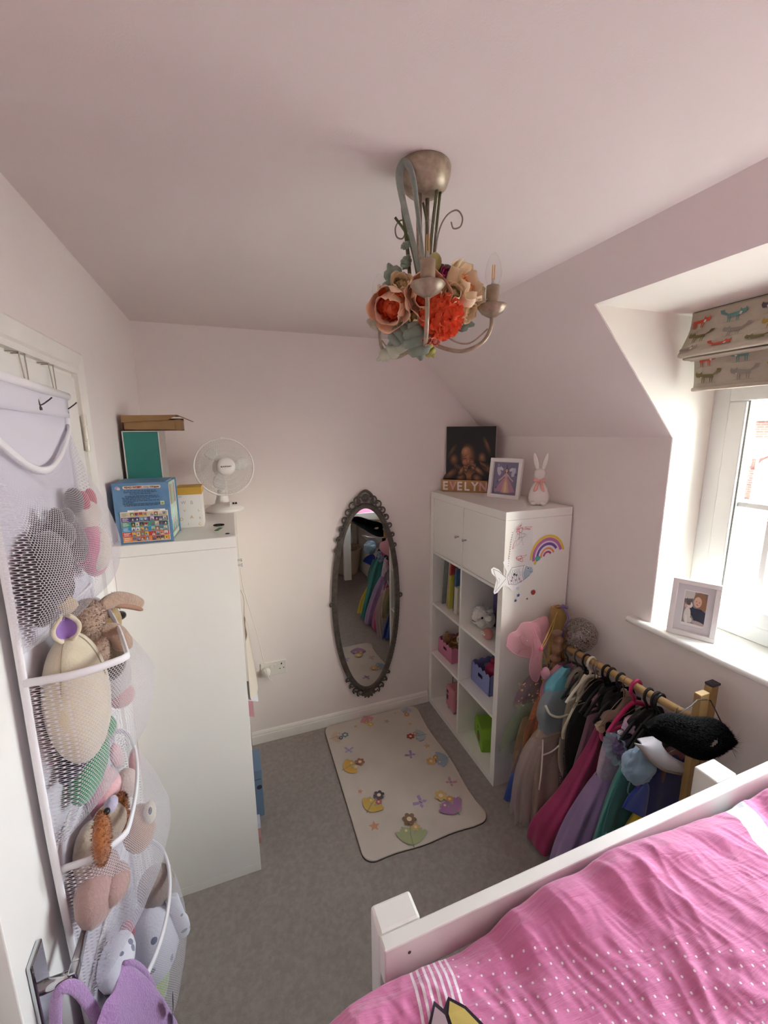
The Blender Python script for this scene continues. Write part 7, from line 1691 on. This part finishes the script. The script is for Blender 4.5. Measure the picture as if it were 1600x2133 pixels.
# fourth pocket
sw_ = mat('spotted_white_plush', '#dadbe4', .9, sheen=.4, bump=(200, .4, .003))
n, l = nodes_of(sw_); tc = n.new('ShaderNodeTexCoord'); vo = n.new('ShaderNodeTexVoronoi'); vo.inputs['Scale'].default_value = 22; l.new(tc.outputs['Object'], vo.inputs['Vector'])
lt = n.new('ShaderNodeMath'); lt.operation = 'LESS_THAN'; lt.inputs[1].default_value = .17; l.new(vo.outputs['Distance'], lt.inputs[0]); mx = n.new('ShaderNodeMix'); mx.data_type = 'RGBA'; mx.inputs[6].default_value = lin('#dadbe4'); mx.inputs[7].default_value = lin('#7d8096'); l.new(lt.outputs[0], mx.inputs[0]); l.new(mx.outputs[2], n['Principled BSDF'].inputs['Base Color'])
t = thing('spotted_toy', 'white soft toy with small grey spots in the lowest net pocket', 'soft toy', (-1.44, -1.3, .4))
MB().ball((-1.45, -1.32, .54), (.06, .09, .11)).build('body', sw_, t); MB().ball((-1.44, -1.29, .655), (.045, .05, .05)).build('head', plush_mat('taupe_plush', '#a3958c'), t)
MB().tube(bez([(-1.40, -1.33, .65), (-1.385, -1.34, .58), (-1.385, -1.32, .5)], 6), [.016] * 6 + [.02] * 4 + [.018, .014, .006], 12, flat=.6).build('ear', sw_, t)
t = thing('lime_toy', 'pale lime soft toy at the bottom of the lowest pocket', 'soft toy', (-1.45, -1.33, .38))
MB().ball((-1.465, -1.34, .415), (.04, .08, .035)).build('body', plush_mat('lime_plush', '#a9c07a'), t)
t = thing('dark_toy', 'black and rose toy wedged between the lowest pockets by the door', 'soft toy', (-1.5, -1.46, .6))
MB().ball((-1.492, -1.46, .665), (.03, .05, .06)).build('body', plush_mat('black_plush', '#1b1518'), t); MB().ball((-1.475, -1.43, .71), (.016, .02, .03)).build('patch', plush_mat('rose_patch', '#a04a5c'), t)
t = thing('white_hanging_toy', 'white soft toy with grey ovals poking below the third pocket', 'soft toy', (-1.49, -1.47, .62))
MB().ball((-1.478, -1.50, .735), (.035, .055, .03)).build('body', sw_, t)

# ------------------------------------------------------------------ lilac towel on the door handle
tw = mat('lilac_towelling', '#b78fc6', .97, sheen=.6, bump=(330, 1.0, .004), var=(120, '#ab82bb', .6))
to = thing('hooded_towel', 'lilac towelling hooded robe hung by its loop on the door lever', 'towel', (-1.44, -1.6, .5))
LP = HM @ Vector((.05, .02, 0))
def tfn(u, v):
    a = 2 * pi * u; k = .25 + .75 * min(1, v * 2.2) ** .6
    cx = -1.445 + .012 * v; cy = -1.655 + .0 * v; cz = .85 - .44 * v
    fold = .010 * sin(5 * a + 3 * v) * min(1, v * 2) + .006 * sin(9 * a - 2 * v) * min(1, v * 2) + .008 * noise.noise(Vector((cos(a) * 1.5, sin(a) * 1.5, v * 3)))
    rx = .078 * k + fold; ry = .105 * k + fold
    x = cx + rx * cos(a); y = cy + ry * sin(a) + .035 * (1 - v) * cos(a)
    return (max(x, -1.528), y, cz + .03 * cos(a + .8) * (1 - v) + .008 * sin(3 * a))
q = MB(); q.grid(90, 46, tfn, wrap=True); q.add([tfn(i / 90, 0) for i in range(90)], [tuple(range(90))], 0, True); q.build('robe_body', tw, to)
lo = MB(); lo.tube(bez([(-1.515, -1.675, .84), (-1.508, -1.672, .915), (-1.497, -1.668, .938), (-1.48, -1.66, .91), (-1.465, -1.65, .82)], 8), [.009] * 33, 10, flat=.5); lo.build('hanging_loop', tw, to)
hm_ = [tfn(.09 + .02 * sin(i * .2), i / 24 * .6) for i in range(25)]
MB().tube([tuple(Vector(p) + Vector((.004, .0, .004))) for p in hm_], .005, 8).build('hem_roll', tw, to)
EY = MB()
prints('embroidered_eyes', frame((-1.357, -1.625, .73), (-.25, 1, 0), (.1, 0, 1)), [(ell(0, .02, .008, .022), '#16121c'), (ell(.003, .022, .003, .012), '#e6e3ea'), (ell(.004, -.022, .009, .014), '#aeb6c4'), (ell(.0, -.045, .006, .009), '#1c1822'), (ell(.001, -.04, .003, .004), '#cfc6a0')], to)
